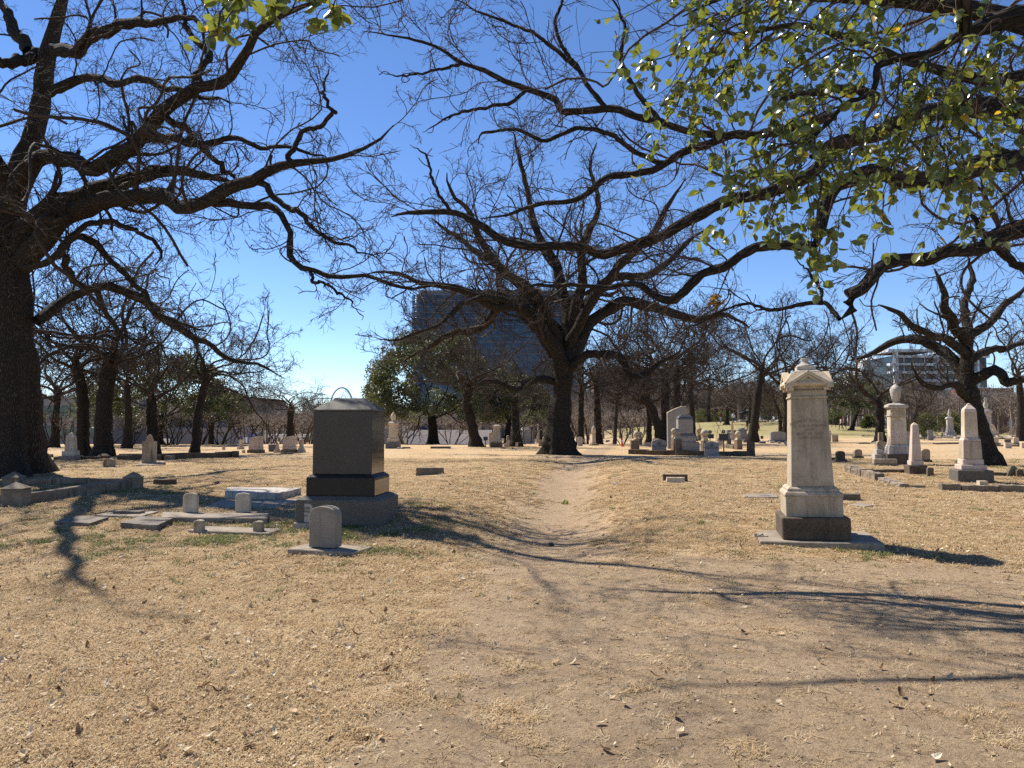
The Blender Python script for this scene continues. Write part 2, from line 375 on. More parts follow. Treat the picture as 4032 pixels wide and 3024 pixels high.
def spline(pts, radii, K, rng=None, jit=0.0):
    pts = np.asarray(pts, float); radii = np.asarray(radii, float); n = len(pts)
    p = np.vstack([2 * pts[0] - pts[1], pts, 2 * pts[-1] - pts[-2]])
    seg = np.linalg.norm(pts[1:] - pts[:-1], axis=1); s = np.concatenate([[0], np.cumsum(seg)]); s /= s[-1]
    out = []; ro = []
    for t in np.linspace(0, 1, K):
        i = min(int(np.searchsorted(s, t, side='right')) - 1, n - 2); u = (t - s[i]) / (s[i + 1] - s[i] + 1e-9)
        a, b, c, d = p[i], p[i + 1], p[i + 2], p[i + 3]
        out.append(0.5 * ((2 * b) + (-a + c) * u + (2 * a - 5 * b + 4 * c - d) * u * u + (-a + 3 * b - 3 * c + d) * u ** 3))
        ro.append(radii[i] * (1 - u) + radii[i + 1] * u)
    out = np.array(out); ro = np.array(ro)
    if rng is not None and jit:
        j = rng.normal(size=out.shape) * jit; j[0] = 0
        out[1:-1] += (j[:-2] + j[1:-1] + j[2:])[...] / 1.7
        ro[1:] *= rng.uniform(0.9, 1.12, K - 1)
    return out, ro
SPEC_NEAR = [(9, 0.15, 0.98, 0.95, 0.33, 0.50, 0.012, 12, 5, 0.20, 0.020), (8, 0.12, 1.0, 0.85, 0.42, 0.50, 0.006, 8, 4, 0.20, 0.015),
             (7, 0.15, 1.0, 0.80, 0.42, 0.6, 0.0042, 5, 3, 0.22, 0.0), (4, 0.2, 1.0, 0.8, 0.48, 0.7, 0.0032, 4, 3, 0.22, 0.0)]
DENS = (2.0, 3.6, 6.4, 9.5); RREF = (0.014, 0.009, 0.0062, 0.005)
def levels(rng, P, Rr, spec, upb=0.15):
    """spec rows: n, t0, t1, angle, ratio, rratio, rmin, K, ns, wander, up"""
    out = []; L = plen(P)
    for k, (n, t0, t1, ang, ratio, rr, rmin, K, ns, wn, up) in enumerate(spec):
        S0, D, Lc, Rc = spawn(rng, P, Rr, L, n, t0, t1, ang, ratio, rr, rmin, upb if k < 2 else 0.0, minl=min(0.9, 24 * rmin), dens=DENS[k] / (rmin / RREF[k]) ** 0.8)
        P, Rr = grow(rng, S0, D, Lc, Rc, K, wn, up); L = Lc
        Rr = np.maximum(Rr, rmin * 0.7)
        out.append((P, Rr, ns))
    return out
def trunk_flare(n, K, ns, th):
    k = np.linspace(0, 1, K)[None, :, None]; th = th[None, None, :]
    lob = 0.10 * np.sin(3 * th + 1) + 0.07 * np.sin(5 * th + 2.2) + 0.05 * np.sin(8 * th)
    return 1 + (lob * np.exp(-k * 7) * 2.6 + lob * 0.25) + 0 * k
def px_trunk(pts, Y, dY=None):
    """pts: (px, py, width_px); depth Y for each"""
    P = []; Rr = []
    for i, p in enumerate(pts):
        y = Y + (dY[i] if dY else 0); P.append(at(p[0], p[1], y)); Rr.append(p[2] / 2 * y / FPX)
    return np.array(P), np.array(Rr)
def oak(name_label, base_px, trunk, limbs, seed, Ybase, spec, K=26, mats=('bark', 'twig'), group=None, kw=0.03, base_flare=True, cat='tree'):
    """trunk: list (px,py,w[,Y]); limbs: lists of (px,py,w,Y). Everything is placed at its own depth."""
    rng = np.random.default_rng(seed)
    tp = np.array([at(p[0], p[1], p[3] if len(p) > 3 else Ybase) for p in trunk]); tr = np.array([p[2] / 2 * (p[3] if len(p) > 3 else Ybase) / FPX for p in trunk])
    bx, by = tp[0][0], tp[0][1]; bz = gz(bx, by) - 0.15
    tp[0][2] = bz
    root = thing('oak_tree', name_label, cat, (bx, by, bz), group=group, foot=(tr[0] * 1.3, tr[0] * 1.3)); o = np.array([bx, by, bz])
    if base_flare:
        h = tp[1] - tp[0]
        tp = np.vstack([tp[:1], tp[0] + h * min(0.5, 0.35 / np.linalg.norm(h)), tp[0] + h * min(0.7, 0.9 / np.linalg.norm(h)), tp[1:]])
        tr = np.concatenate([[tr[0] * 1.45, tr[0] * 1.16, tr[0] * 1.0], tr[1:]])
    P, Rr = spline(tp, tr, 40, rng, 0.008)
    link('trunk', tubes_mesh('trunk', [((P - o)[None], Rr[None], 28)], M[mats[0]], flare=trunk_flare), None, root)
    allP, allR = [], []
    for L in limbs:
        if L[0] == 'world': pp = np.array([q[:3] for q in L[1:]]); rr = np.array([q[3] for q in L[1:]])
        else: pp = np.array([at(q[0], q[1], q[3]) for q in L]); rr = np.array([q[2] / 2 * q[3] / FPX for q in L])
        rr[-1] *= 0.45
        P, Rr = spline(pp, rr, K, rng, kw * 1.0)
        link('limb', tubes_mesh('limb', [((P - o)[None], Rr[None], 12)], M[mats[0]]), None, root)
        allP.append(P - o); allR.append(Rr)
    lv = levels(rng, np.array(allP), np.array(allR), spec)
    link('crown', tubes_mesh('crown', lv, M[mats[1]]), None, root)
    return root

# ================================================================== GROUND
def sinh_axis(n, k, m): u = np.linspace(-1, 1, n); return m * np.sinh(k * u) / math.sinh(k)
gx = sinh_axis(251, 7.2, 1600.0); u = np.linspace(0, 1, 300); gy = -6 + 2300 * (np.sinh(7.4 * u) / math.sinh(7.4))
GX, GY = np.meshgrid(gx, gy)
V = np.stack([GX, GY, H(GX, GY)], -1).reshape(-1, 3)
nx, ny = len(gx), len(gy); i = (np.arange(ny - 1)[:, None] * nx + np.arange(nx - 1)).ravel()
F = np.stack([i, i + 1, i + nx + 1, i + nx], -1)
x, y = V[:, 0], V[:, 1]
me = npmesh('ground', V, F, [('dirt', 'FLOAT', dirt_mask(x, y)), ('green', 'FLOAT', green_mask(x, y))])
m, t, b = newmat('dry_lawn')
tc = t.nodes.new('ShaderNodeTexCoord'); v = tc.outputs['Object']
def attr(t, n): a = t.nodes.new('ShaderNodeAttribute'); a.attribute_name = n; return a.outputs['Fac']
def math_(t, op, a, b_=None):
    n = t.nodes.new('ShaderNodeMath'); n.operation = op
    for k, q in enumerate((a, b_)):
        if q is None: continue
        if isinstance(q, (int, float)): n.inputs[k].default_value = q
        else: t.links.new(q, n.inputs[k])
    return n.outputs[0]
n_big = noise(t, v, 0.35, 5, 0.6); n_mid = noise(t, v, 2.3, 6, 0.65); n_fine = noise(t, v, 45, 6, 0.75); n_vf = noise(t, v, 160, 3, 0.7)
straw = mixc(t, ramp(t, n_mid, 0.35, 0.65), (0.60, 0.44, 0.26), (0.53, 0.38, 0.22))
straw = mixc(t, ramp(t, n_big, 0.45, 0.62, 0, 0.6), straw, (0.52, 0.33, 0.155))
straw = mixc(t, ramp(t, n_fine, 0.30, 0.62, 0.65, 0.0), straw, (0.17, 0.11, 0.06))
straw = mixc(t, ramp(t, n_vf, 0.55, 0.68, 0, 0.45), straw, (0.60, 0.48, 0.30))
soil = mixc(t, ramp(t, n_mid, 0.3, 0.7), (0.43, 0.315, 0.20), (0.36, 0.255, 0.155))
soil = mixc(t, ramp(t, noise(t, v, 18, 8, 0.75), 0.46, 0.70, 0, 0.8), soil, (0.16, 0.105, 0.06))
soil = mixc(t, ramp(t, n_vf, 0.58, 0.68, 0, 0.35), soil, (0.48, 0.38, 0.25))
vo = t.nodes.new('ShaderNodeTexVoronoi'); vo.feature = 'DISTANCE_TO_EDGE'; vo.inputs['Scale'].default_value = 7; t.links.new(v, vo.inputs['Vector'])
soil = mixc(t, ramp(t, vo.outputs['Distance'], 0.0, 0.025, 0.35, 0.0), soil, (0.12, 0.08, 0.05))
dsum = math_(t, 'ADD', attr(t, 'dirt'), math_(t, 'MULTIPLY', math_(t, 'SUBTRACT', n_mid, 0.5), 1.5))
dsum = math_(t, 'ADD', dsum, math_(t, 'MULTIPLY', math_(t, 'SUBTRACT', n_fine, 0.5), 0.5))
df = ramp(t, dsum, 0.34, 0.62)
c = mixc(t, df, straw, soil)
gsum = math_(t, 'ADD', attr(t, 'green'), math_(t, 'MULTIPLY', math_(t, 'SUBTRACT', noise(t, v, 3.2, 5, 0.7), 0.5), 2.4))
gf = ramp(t, gsum, 0.35, 1.15, 0, 0.75)
c = mixc(t, gf, c, (0.21, 0.21, 0.07))
sx = t.nodes.new('ShaderNodeSeparateXYZ'); t.links.new(v, sx.inputs[0])
c = mixc(t, ramp(t, sx.outputs[1], 165, 190), c, (0.10, 0.085, 0.065))
t.links.new(c, b.inputs['Base Color']); b.inputs['Roughness'].default_value = 0.95; b.inputs['Specular IOR Level'].default_value = 0.1
hsum = math_(t, 'ADD', n_fine, math_(t, 'MULTIPLY', n_mid, 1.2)); bump(t, b, hsum, 0.035)
link('ground', me, m, kind='structure')

# ================================================================== TREES
def crown_variant(seed, nl, rad, spec, elev=(8, 62), K=22, wander=0.15, rlimb=0.17):
    rng = np.random.default_rng(seed)
    az = np.arange(nl) * 2 * np.pi / nl * 1.0 + rng.uniform(-0.4, 0.4, nl)
    el = np.radians(rng.uniform(elev[0], elev[1], nl)); el[::2] *= 0.55
    D = np.stack([np.cos(el) * np.cos(az), np.cos(el) * np.sin(az), np.sin(el)], -1)
    D = np.vstack([D, [[0.15, 0.1, 1.0]]]); L = rad * np.concatenate([rng.uniform(0.85, 1.15, nl), [0.75]])
    S0 = np.zeros((nl + 1, 3)); S0[:, 2] = rng.uniform(-0.6, 0.5, nl + 1); S0[-1, 2] = 0
    P, Rr = grow(rng, S0, D, L, np.full(nl + 1, rlimb) * np.linspace(0.8, 1.15, nl + 1), K, wander, 0.012, 0.22)
    return tubes_mesh('crown', [(P, Rr, 8)] + levels(rng, P, Rr, spec))
SPEC_MID = [(9, 0.18, 0.98, 0.95, 0.42, 0.52, 0.022, 10, 5, 0.22, 0.02), (8, 0.12, 1.0, 0.9, 0.50, 0.55, 0.013, 7, 4, 0.24, 0.01),
            (7, 0.12, 1.0, 0.9, 0.50, 0.6, 0.0095, 5, 3, 0.27, 0.0), (3, 0.2, 1.0, 0.9, 0.55, 0.7, 0.008, 3, 3, 0.3, 0.0)]
SPEC_FAR = [(8, 0.18, 0.98, 0.95, 0.45, 0.52, 0.03, 8, 4, 0.22, 0.02), (6, 0.12, 1.0, 0.85, 0.5, 0.55, 0.018, 6, 3, 0.22, 0.01), (6, 0.12, 1.0, 0.85, 0.5, 0.6, 0.014, 4, 3, 0.25, 0.0)]
CV = [crown_variant(21, 8, 6.2, SPEC_MID), crown_variant(34, 9, 6.2, SPEC_MID, (5, 55)), crown_variant(57, 7, 6.2, SPEC_MID, (15, 70))]
CF = [crown_variant(71, 7, 6.0, SPEC_FAR, (15, 70)), crown_variant(72, 7, 6.0, SPEC_FAR, (10, 65))]
for me_ in CV + CF: me_.materials.append(M['twig'])
def bare_tree(label, trunk, Y, crown, scale, rot, zs=1.0, cat='tree', seed=1, group='bare oaks among the graves'):
    """trunk: (px,py,width_px) from the base up to the fork; Y = distance"""
    rng = np.random.default_rng(seed); P, Rr = px_trunk(trunk, Y)
    bz = gz(P[0][0], P[0][1]) - 0.12; P[0][2] = bz; o = P[0].copy()
    Pp = np.vstack([P[:1], P[0] + (P[1] - P[0]) * min(0.4, 0.8 / np.linalg.norm(P[1] - P[0])), P[1:]]); Rp = np.concatenate([[Rr[0] * 1.5], [Rr[0]], Rr[1:]])
    if len(P) == 2: pass
    S, SR = spline(Pp, Rp, 24, rng, 0.012)
    root = thing('oak_tree', label, cat, tuple(o), group=group, foot=(Rr[0] * 1.3, Rr[0] * 1.3))
    link('trunk', tubes_mesh('trunk', [((S - o)[None], SR[None], 16)], M['bark'], flare=trunk_flare), None, root)
    c = link('crown', crown, None, root); c.location = Vector(S[-1] - o) - Vector((0, 0, 0.15 * scale)); c.scale = (scale, scale, scale * zs); c.rotation_euler = (0, 0, R(rot))
    return root

# --- the big oak beside the frame edge (trunk 20 m away)
A = 0.9114
def a_(pts): return [(q[0] * A, q[1] * A, q[2] * A, q[3]) for q in pts]
def c3(pts): return [(q[0] * 0.678, 750 + q[1] * 0.678, q[2] * 0.678, q[3]) for q in pts]
oakA_limbs = [
 a_([(60, 1120, 105, 20), (150, 960, 90, 19.6), (300, 870, 90, 19.2), (450, 815, 75, 18.8), (600, 760, 55, 18.4), (760, 735, 45, 18), (900, 760, 34, 17.6), (1020, 800, 26, 17.3)]),
 a_([(90, 1140, 105, 20), (250, 960, 90, 19), (400, 880, 85, 18.2), (560, 850, 72, 17.5), (680, 850, 66, 17), (780, 895, 60, 16.6), (900, 870, 55, 16.2), (1000, 810, 52, 15.8), (1100, 775, 46, 15.5), (1230, 720, 38, 15.2), (1350, 695, 30, 15), (1480, 680, 22, 14.7), (1620, 610, 14, 14.5), (1700, 540, 8, 14.3)]),
 a_([(20, 960, 95, 20), (70, 820, 80, 19.6), (160, 690, 75, 19), (320, 690, 66, 18.2), (390, 740, 70, 17.8), (480, 690, 66, 17.3), (590, 610, 60, 16.8), (700, 480, 56, 16.2), (830, 385, 50, 15.6), (950, 350, 46, 15), (1080, 230, 40, 14.4), (1130, 130, 34, 14), (1230, 70, 26, 13.6), (1350, 10, 18, 13.2), (1450, -60, 12, 13)]),
 a_([(780, 890, 50, 16.6), (900, 875, 40, 16.4), (1050, 880, 34, 16.0), (1160, 890, 32, 15.8), (1215, 930, 30, 15.6), (1262, 1020, 28, 15.4), (1252, 1085, 27, 15.3), (1310, 1160, 25, 15.1), (1450, 1190, 20, 14.9), (1600, 1200, 17, 14.7), (1800, 1240, 13, 14.4), (1990, 1250, 9, 14.1), (2150, 1290, 5, 13.9)]),
 a_([(1340, 1170, 16, 15.1), (1348, 1215, 15, 15), (1400, 1230, 12, 14.9), (1490, 1285, 10, 14.8), (1575, 1345, 4, 14.7)]),
 a_([(215, 400, 45, 19.8), (330, 350, 38, 19.2), (430, 330, 34, 18.6), (500, 352, 32, 18.2), (620, 340, 28, 17.6), (740, 378, 24, 17), (870, 410, 18, 16.5), (1000, 450, 11, 16)]),
 c3([(210, 760, 60, 20), (330, 660, 60, 20.6), (480, 580, 52, 21.2), (600, 555, 50, 21.7), (740, 590, 55, 22.2), (880, 680, 52, 22.8), (1000, 780, 44, 23.3), (1130, 870, 36, 23.8), (1200, 885, 32, 24), (1320, 980, 26, 24.5), (1500, 1010, 16, 25), (1650, 1090, 9, 25.4)]),
 c3([(130, 440, 40, 19.6), (280, 410, 38, 19.2), (400, 290, 34, 18.8), (540, 195, 32, 18.4), (690, 192, 28, 18), (800, 240, 25, 17.7), (880, 300, 24, 17.5), (930, 370, 22, 17.4), (905, 432, 14, 17.3)]),
 c3([(330, 380, 50, 19.4), (420, 270, 46, 19.2), (540, 290, 42, 19.2), (620, 390, 38, 19.3), (720, 480, 34, 19.5), (830, 580, 30, 19.8), (900, 700, 26, 20), (1050, 780, 20, 20.2), (1200, 820, 12, 20.4)]),
 c3([(380, 370, 40, 19.5), (390, 450, 36, 19.8), (450, 530, 34, 20.1), (560, 590, 30, 20.5), (640, 760, 26, 20.8), (720, 850, 20, 21), (860, 870, 10, 21.3)]),
 a_([(235, 215, 60, 19.5), (340, 215, 55, 18.6), (460, 120, 48, 17.8), (600, 100, 42, 17), (700, 90, 30, 16.4), (860, 100, 20, 15.8), (900, 240, 12, 15.5)]),
 a_([(130, 230, 60, 20), (60, 130, 46, 20.4), (20, 40, 36, 20.8), (-60, -40, 24, 21.2)]),
 a_([(170, 230, 50, 20), (60, 270, 45, 19.4), (-60, 260, 40, 18.8), (-200, 300, 25, 18)]),
 a_([(600, 600, 40, 16.8), (720, 580, 34, 16.5), (820, 625, 30, 16.2), (960, 600, 26, 15.9), (1100, 620, 20, 15.6), (1300, 650, 14, 15.2), (1420, 690, 8, 15)]),
 a_([(860, 380, 36, 15.6), (850, 320, 34, 15.7), (890, 230, 28, 15.8), (850, 160, 24, 15.9), (790, 60, 18, 16), (820, -40, 12, 16)]),
 a_([(1255, 700, 24, 15.1), (1260, 640, 24, 15.1), (1340, 560, 22, 15), (1440, 480, 18, 14.9), (1400, 400, 15, 14.9), (1420, 300, 10, 14.9)]),
 a_([(1090, 780, 30, 15.55), (1160, 815, 28, 15.4), (1240, 900, 26, 15.2), (1330, 940, 22, 15), (1400, 1020, 18, 14.8), (1500, 1060, 13, 14.6), (1640, 1130, 8, 14.4)]),
 a_([(700, 500, 30, 16.3), (820, 570, 26, 16.4), (900, 660, 24, 16.5), (980, 750, 22, 16.6), (1060, 800, 16, 16.6)]),
]
oakA_limbs += [
 ['world', (-13.4, 20, 6.0, 0.209), (-14.2, 18, 7.2, 0.174), (-14.6, 15.8, 7.6, 0.139), (-13.6, 13.8, 8.4, 0.104), (-13.0, 12.2, 8.6, 0.058), (-12.4, 10.8, 9.2, 0.029)],
 ['world', (-13.4, 20, 7.5, 0.197), (-13.2, 17.8, 9.4, 0.157), (-12.4, 15.9, 9.8, 0.116), (-11.6, 14.3, 10.8, 0.070), (-10.8, 13.2, 11.0, 0.035)],
 ['world', (-13.5, 20, 5.0, 0.197), (-16, 19, 6.2, 0.162), (-18, 17.6, 6.4, 0.128), (-19.4, 15.6, 7.4, 0.081), (-20, 13.6, 7.8, 0.035)],
 ['world', (-13.4, 20, 8.0, 0.174), (-15.6, 18.6, 10.2, 0.139), (-17.2, 16.8, 10.8, 0.093), (-18.0, 14.6, 11.8, 0.041)],
 ['world', (-14.4, 17.6, 7.4, 0.116), (-15.8, 15.6, 8.2, 0.093), (-16.2, 13.4, 8.0, 0.070), (-16.0, 11.4, 8.6, 0.029)]]
trA = [(-4, 1880, 280, 20), (14, 1700, 262, 20), (12, 1400, 236, 20), (14, 1180, 222, 20), (22, 1000, 165, 20), (28, 860, 120, 20), (85, 660, 85, 20), (130, 540, 72, 20), (160, 420, 70, 20), (180, 260, 64, 19.9), (210, 130, 56, 19.8), (245, -10, 44, 19.7), (300, -150, 30, 19.5)]
SPEC_A = [(14, 0.15, 1.0, 0.95, 0.26, 0.50, 0.014, 12, 5, 0.20, 0.022), (9, 0.10, 1.0, 0.9, 0.46, 0.50, 0.009, 9, 4, 0.22, 0.015),
          (7, 0.12, 1.0, 0.9, 0.48, 0.6, 0.0062, 5, 3, 0.25, 0.0), (3, 0.2, 1.0, 0.9, 0.52, 0.7, 0.005, 3, 3, 0.28, 0.0)]
oak('massive old oak with thick furrowed trunk standing behind the lot with pyramid capped posts', None, trA, oakA_limbs, 5, 20, SPEC_A, K=34, group=None, kw=0.035)

# --- the oak whose long limbs reach in from outside the frame, 8 m away
q8 = 0.8137
def b_(pts): return [(2232 + q[0] * q8, q[1] * q8, q[2] * q8, q[3]) for q in pts]
def b2(pts): return [(1100 + q[0] * q8, q[1] * q8, q[2] * q8, q[3]) for q in pts]
TB = (3300, 900)
oakB_limbs = [
 b_([(3300, 780, 190, 9.2), (2700, 720, 150, 9), (2212, 770, 112, 8.8), (2000, 800, 100, 8.6), (1850, 865, 90, 8.5), (1600, 865, 78, 8.3), (1500, 825, 74, 8.2), (1380, 870, 70, 8.1), (1290, 915, 66, 8), (1250, 1000, 62, 8), (1230, 1085, 60, 8), (1200, 1190, 62, 7.9)]),
 b_([(1200, 1190, 50, 7.9), (1060, 1188, 50, 8), (900, 1205, 48, 8.1), (770, 1280, 46, 8.2), (640, 1340, 44, 8.3), (520, 1450, 44, 8.4), (430, 1430, 34, 8.5), (340, 1368, 30, 8.6), (200, 1388, 26, 8.8), (0, 1380, 20, 9), (-180, 1385, 12, 9.2), (-320, 1420, 7, 9.4)]),
 b_([(1500, 650, 80, 8.4), (1330, 700, 74, 8.5), (1150, 860, 66, 8.6), (950, 940, 60, 8.7), (760, 975, 58, 8.8), (600, 1060, 56, 8.9), (450, 1140, 54, 9), (300, 1195, 52, 9.1), (170, 1235, 48, 9.2), (60, 1195, 46, 9.3), (-180, 1190, 42, 9.4), (-330, 1150, 38, 9.5), (-440, 1075, 34, 9.6), (-560, 1030, 30, 9.7), (-750, 1030, 24, 9.8), (-850, 1050, 12, 9.9)]),
 b_([(3300, 700, 150, 9.4), (2500, 560, 120, 9.2), (2000, 520, 100, 8.9), (1700, 560, 90, 8.6), (1500, 650, 80, 8.4), (1300, 690, 60, 8.3), (1180, 760, 50, 8.2)]),
 b_([(1500, 480, 50, 8.4), (1400, 435, 46, 8.3), (1290, 430, 42, 8.3), (1170, 462, 40, 8.3), (1050, 482, 38, 8.3), (1000, 590, 30, 8.4), (960, 700, 22, 8.4)]),
 b_([(1300, 560, 46, 8.4), (1000, 640, 44, 8.5), (800, 655, 42, 8.6), (650, 708, 40, 8.7), (530, 750, 38, 8.8), (400, 830, 36, 8.9), (200, 858, 32, 9), (100, 935, 28, 9.1), (0, 975, 26, 9.2), (-140, 990, 22, 9.3), (-300, 1040, 14, 9.4), (-420, 1060, 8, 9.5)]),
 b_([(800, 655, 34, 8.6), (600, 645, 34, 8.7), (450, 590, 34, 8.8), (330, 562, 36, 8.9), (200, 525, 36, 9), (0, 540, 34, 9.1), (-30, 545, 32, 9.1), (-60, 480, 30, 9.2), (-190, 432, 28, 9.3), (-340, 372, 26, 9.4), (-500, 308, 20, 9.6), (-600, 245, 17, 9.7), (-700, 200, 14, 9.8), (-890, 165, 9, 10), (-990, 150, 5, 10.1)]),
 b_([(3300, 1050, 130, 8.6), (2600, 1060, 105, 8.2), (2212, 1105, 92, 7.8), (2060, 1170, 84, 7.6), (2000, 1208, 70, 7.5), (1850, 1220, 62, 7.4), (1740, 1258, 60, 7.3), (1600, 1262, 60, 7.2), (1500, 1315, 62, 7.1), (1420, 1400, 60, 7), (1350, 1435, 62, 7), (1392, 1485, 56, 7), (1325, 1545, 14, 7)]),
 b_([(1320, 1545, 22, 7), (1230, 1470, 22, 7.2), (1100, 1480, 20, 7.4), (1000, 1500, 17, 7.6), (850, 1470, 14, 7.8), (700, 1530, 10, 8), (540, 1610, 6, 8.2)]),
 b_([(1235, 1470, 16, 7.2), (1225, 1400, 14, 7.3), (1180, 1330, 12, 7.4), (1100, 1240, 9, 7.5)]),
 b_([(200, 535, 26, 9), (120, 440, 24, 9), (60, 340, 22, 9.1), (-10, 250, 20, 9.2), (-60, 120, 18, 9.3), (-20, 0, 14, 9.4), (20, -120, 10, 9.5)]),
 b_([(-190, 432, 22, 9.3), (-280, 500, 19, 9.3), (-400, 520, 16, 9.4), (-560, 560, 12, 9.6), (-700, 640, 6, 9.8)]),
 b_([(60, 340, 20, 9.1), (-120, 190, 18, 9.3), (-260, 120, 15, 9.5), (-420, 60, 11, 9.7), (-560, -20, 8, 9.9)]),
 b_([(460, 792, 26, 8.87), (330, 735, 24, 8.9), (200, 650, 22, 9), (60, 620, 22, 9.1), (-100, 680, 20, 9.2), (-240, 630, 17, 9.3), (-400, 640, 13, 9.5), (-430, 700, 9, 9.6)]),
 b_([(450, 590, 26, 8.8), (330, 430, 24, 8.9), (260, 280, 20, 9), (280, 120, 17, 9.1), (200, -40, 12, 9.2)]),
 b_([(-560, 1030, 18, 9.7), (-640, 900, 15, 9.7), (-680, 760, 11, 9.7), (-760, 700, 6, 9.8)]),
 b_([(-500, 308, 16, 9.6), (-640, 340, 13, 9.7), (-800, 370, 9, 9.9), (-900, 350, 5, 10)]),
 b_([(2212, 1300, 40, 8.0), (2050, 1180, 30, 7.9), (1960, 1050, 24, 7.9), (1900, 930, 16, 8)]),
 b_([(3300, 500, 120, 9.6), (2600, 300, 90, 9.6), (2100, 380, 60, 9.4), (1750, 330, 44, 9.2), (1400, 200, 34, 9), (1100, 120, 26, 8.9), (800, 160, 18, 8.9), (600, 60, 12, 9)]),
]
SPEC_B = [(14, 0.20, 1.0, 0.85, 0.26, 0.42, 0.009, 12, 5, 0.17, 0.024), (8, 0.12, 1.0, 0.85, 0.50, 0.55, 0.0052, 9, 4, 0.18, 0.012),
          (6, 0.15, 1.0, 0.85, 0.45, 0.7, 0.0040, 5, 3, 0.20, 0.0), (3, 0.25, 1.0, 0.85, 0.35, 0.8, 0.0034, 3, 3, 0.2, 0.0)]
oak('oak with long sagging furrowed limbs reaching in over the tall inscribed marble monument', None,
    [(4900, 2260, 300, 9.3), (4900, 1700, 260, 9.3), (4860, 1200, 230, 9.3), (4850, 750, 190, 9.3), (4800, 300, 140, 9.4), (4700, -200, 100, 9.5)],
    oakB_limbs + [['world', (9.3, 9.0, 5.5, .2), (6, 9.3, 6.9, .12), (3, 9.0, 7.0, .085), (0, 8.9, 6.95, .055), (-2.2, 8.7, 7.0, .03), (-3.9, 8.6, 7.1, .01)]], 9, 9.3, SPEC_B, K=52, mats=('bark', 'twig_near'), kw=0.007)

# --- the central oak
oakD_limbs = [
 [(2215, 1500, 70, 33), (2190, 1380, 55, 32.6), (2120, 1270, 46, 32), (2030, 1210, 40, 31.2), (1920, 1190, 34, 30.5), (1800, 1130, 28, 30), (1680, 1110, 22, 29.5), (1560, 1080, 16, 29), (1440, 1080, 8, 28.6)],
 [(2180, 1400, 44, 33), (2060, 1200, 40, 33.5), (1960, 1220, 36, 34), (1880, 1290, 32, 34.5), (1760, 1320, 24, 35), (1660, 1380, 16, 35.4), (1580, 1430, 9, 35.8)],
 [(2230, 1440, 56, 33), (2240, 1250, 46, 33.4), (2200, 1080, 38, 33.8), (2120, 920, 30, 34.2), (2080, 760, 22, 34.5), (2040, 600, 14, 34.8), (2020, 520, 8, 35)],
 [(2240, 1300, 44, 33.4), (2290, 1130, 38, 32.8), (2300, 960, 30, 32.2), (2360, 820, 22, 31.8), (2330, 680, 15, 31.5), (2350, 560, 8, 31.2)],
 [(2245, 1420, 56, 33), (2330, 1280, 48, 33.6), (2450, 1190, 44, 34.2), (2590, 1220, 40, 35), (2720, 1260, 32, 35.6), (2840, 1240, 22, 36), (2950, 1290, 12, 36.4)],
 [(2240, 1360, 46, 33), (2340, 1180, 40, 32), (2440, 1050, 34, 31), (2560, 930, 26, 30.4), (2640, 800, 18, 30), (2700, 700, 9, 29.6)],
 [(2225, 1470, 40, 33), (2310, 1400, 34, 32.4), (2420, 1400, 30, 31.6), (2490, 1480, 24, 31), (2590, 1440, 18, 30.6), (2680, 1380, 10, 30.2)],
 [(2175, 1500, 34, 33), (2100, 1500, 28, 32), (2030, 1530, 24, 31), (1950, 1500, 18, 30.4), (1880, 1510, 10, 30)],
 [(2200, 1300, 40, 33.4), (2040, 1120, 34, 34.6), (1900, 1010, 26, 35.6), (1780, 920, 18, 36.4), (1700, 860, 9, 37)],
 [(2200, 1350, 40, 33), (2100, 1150, 36, 31.6), (1960, 1050, 30, 30.2), (1880, 900, 24, 29.4), (1800, 770, 16, 28.8), (1760, 680, 8, 28.4)],
 [(2240, 1250, 40, 33.4), (2420, 1100, 36, 34.8), (2560, 1080, 28, 35.8), (2700, 960, 20, 36.6), (2790, 900, 10, 37.2)],
 [(2030, 1210, 26, 31.2), (1900, 1170, 24, 30), (1780, 1230, 20, 29.2), (1700, 1290, 15, 28.6), (1560, 1330, 9, 28.2), (1480, 1330, 5, 28)],
]
SPEC_D = [(15, 0.12, 1.0, 0.95, 0.36, 0.50, 0.022, 12, 5, 0.21, 0.02), (9, 0.12, 1.0, 0.9, 0.46, 0.52, 0.013, 8, 4, 0.22, 0.012),
          (7, 0.12, 1.0, 0.9, 0.50, 0.6, 0.0095, 5, 3, 0.25, 0.0), (3, 0.2, 1.0, 0.9, 0.55, 0.7, 0.0078, 3, 3, 0.28, 0.0)]
oak('large spreading bare oak standing alone where the dirt path passes its flared trunk', None,
    [(2205, 1784, 106, 33), (2203, 1660, 88, 33), (2212, 1560, 78, 33), (2222, 1480, 72, 33), (2232, 1380, 60, 33.2), (2240, 1240, 44, 33.4)],
    oakD_limbs, 15, 33, SPEC_D, K=28, kw=0.05)

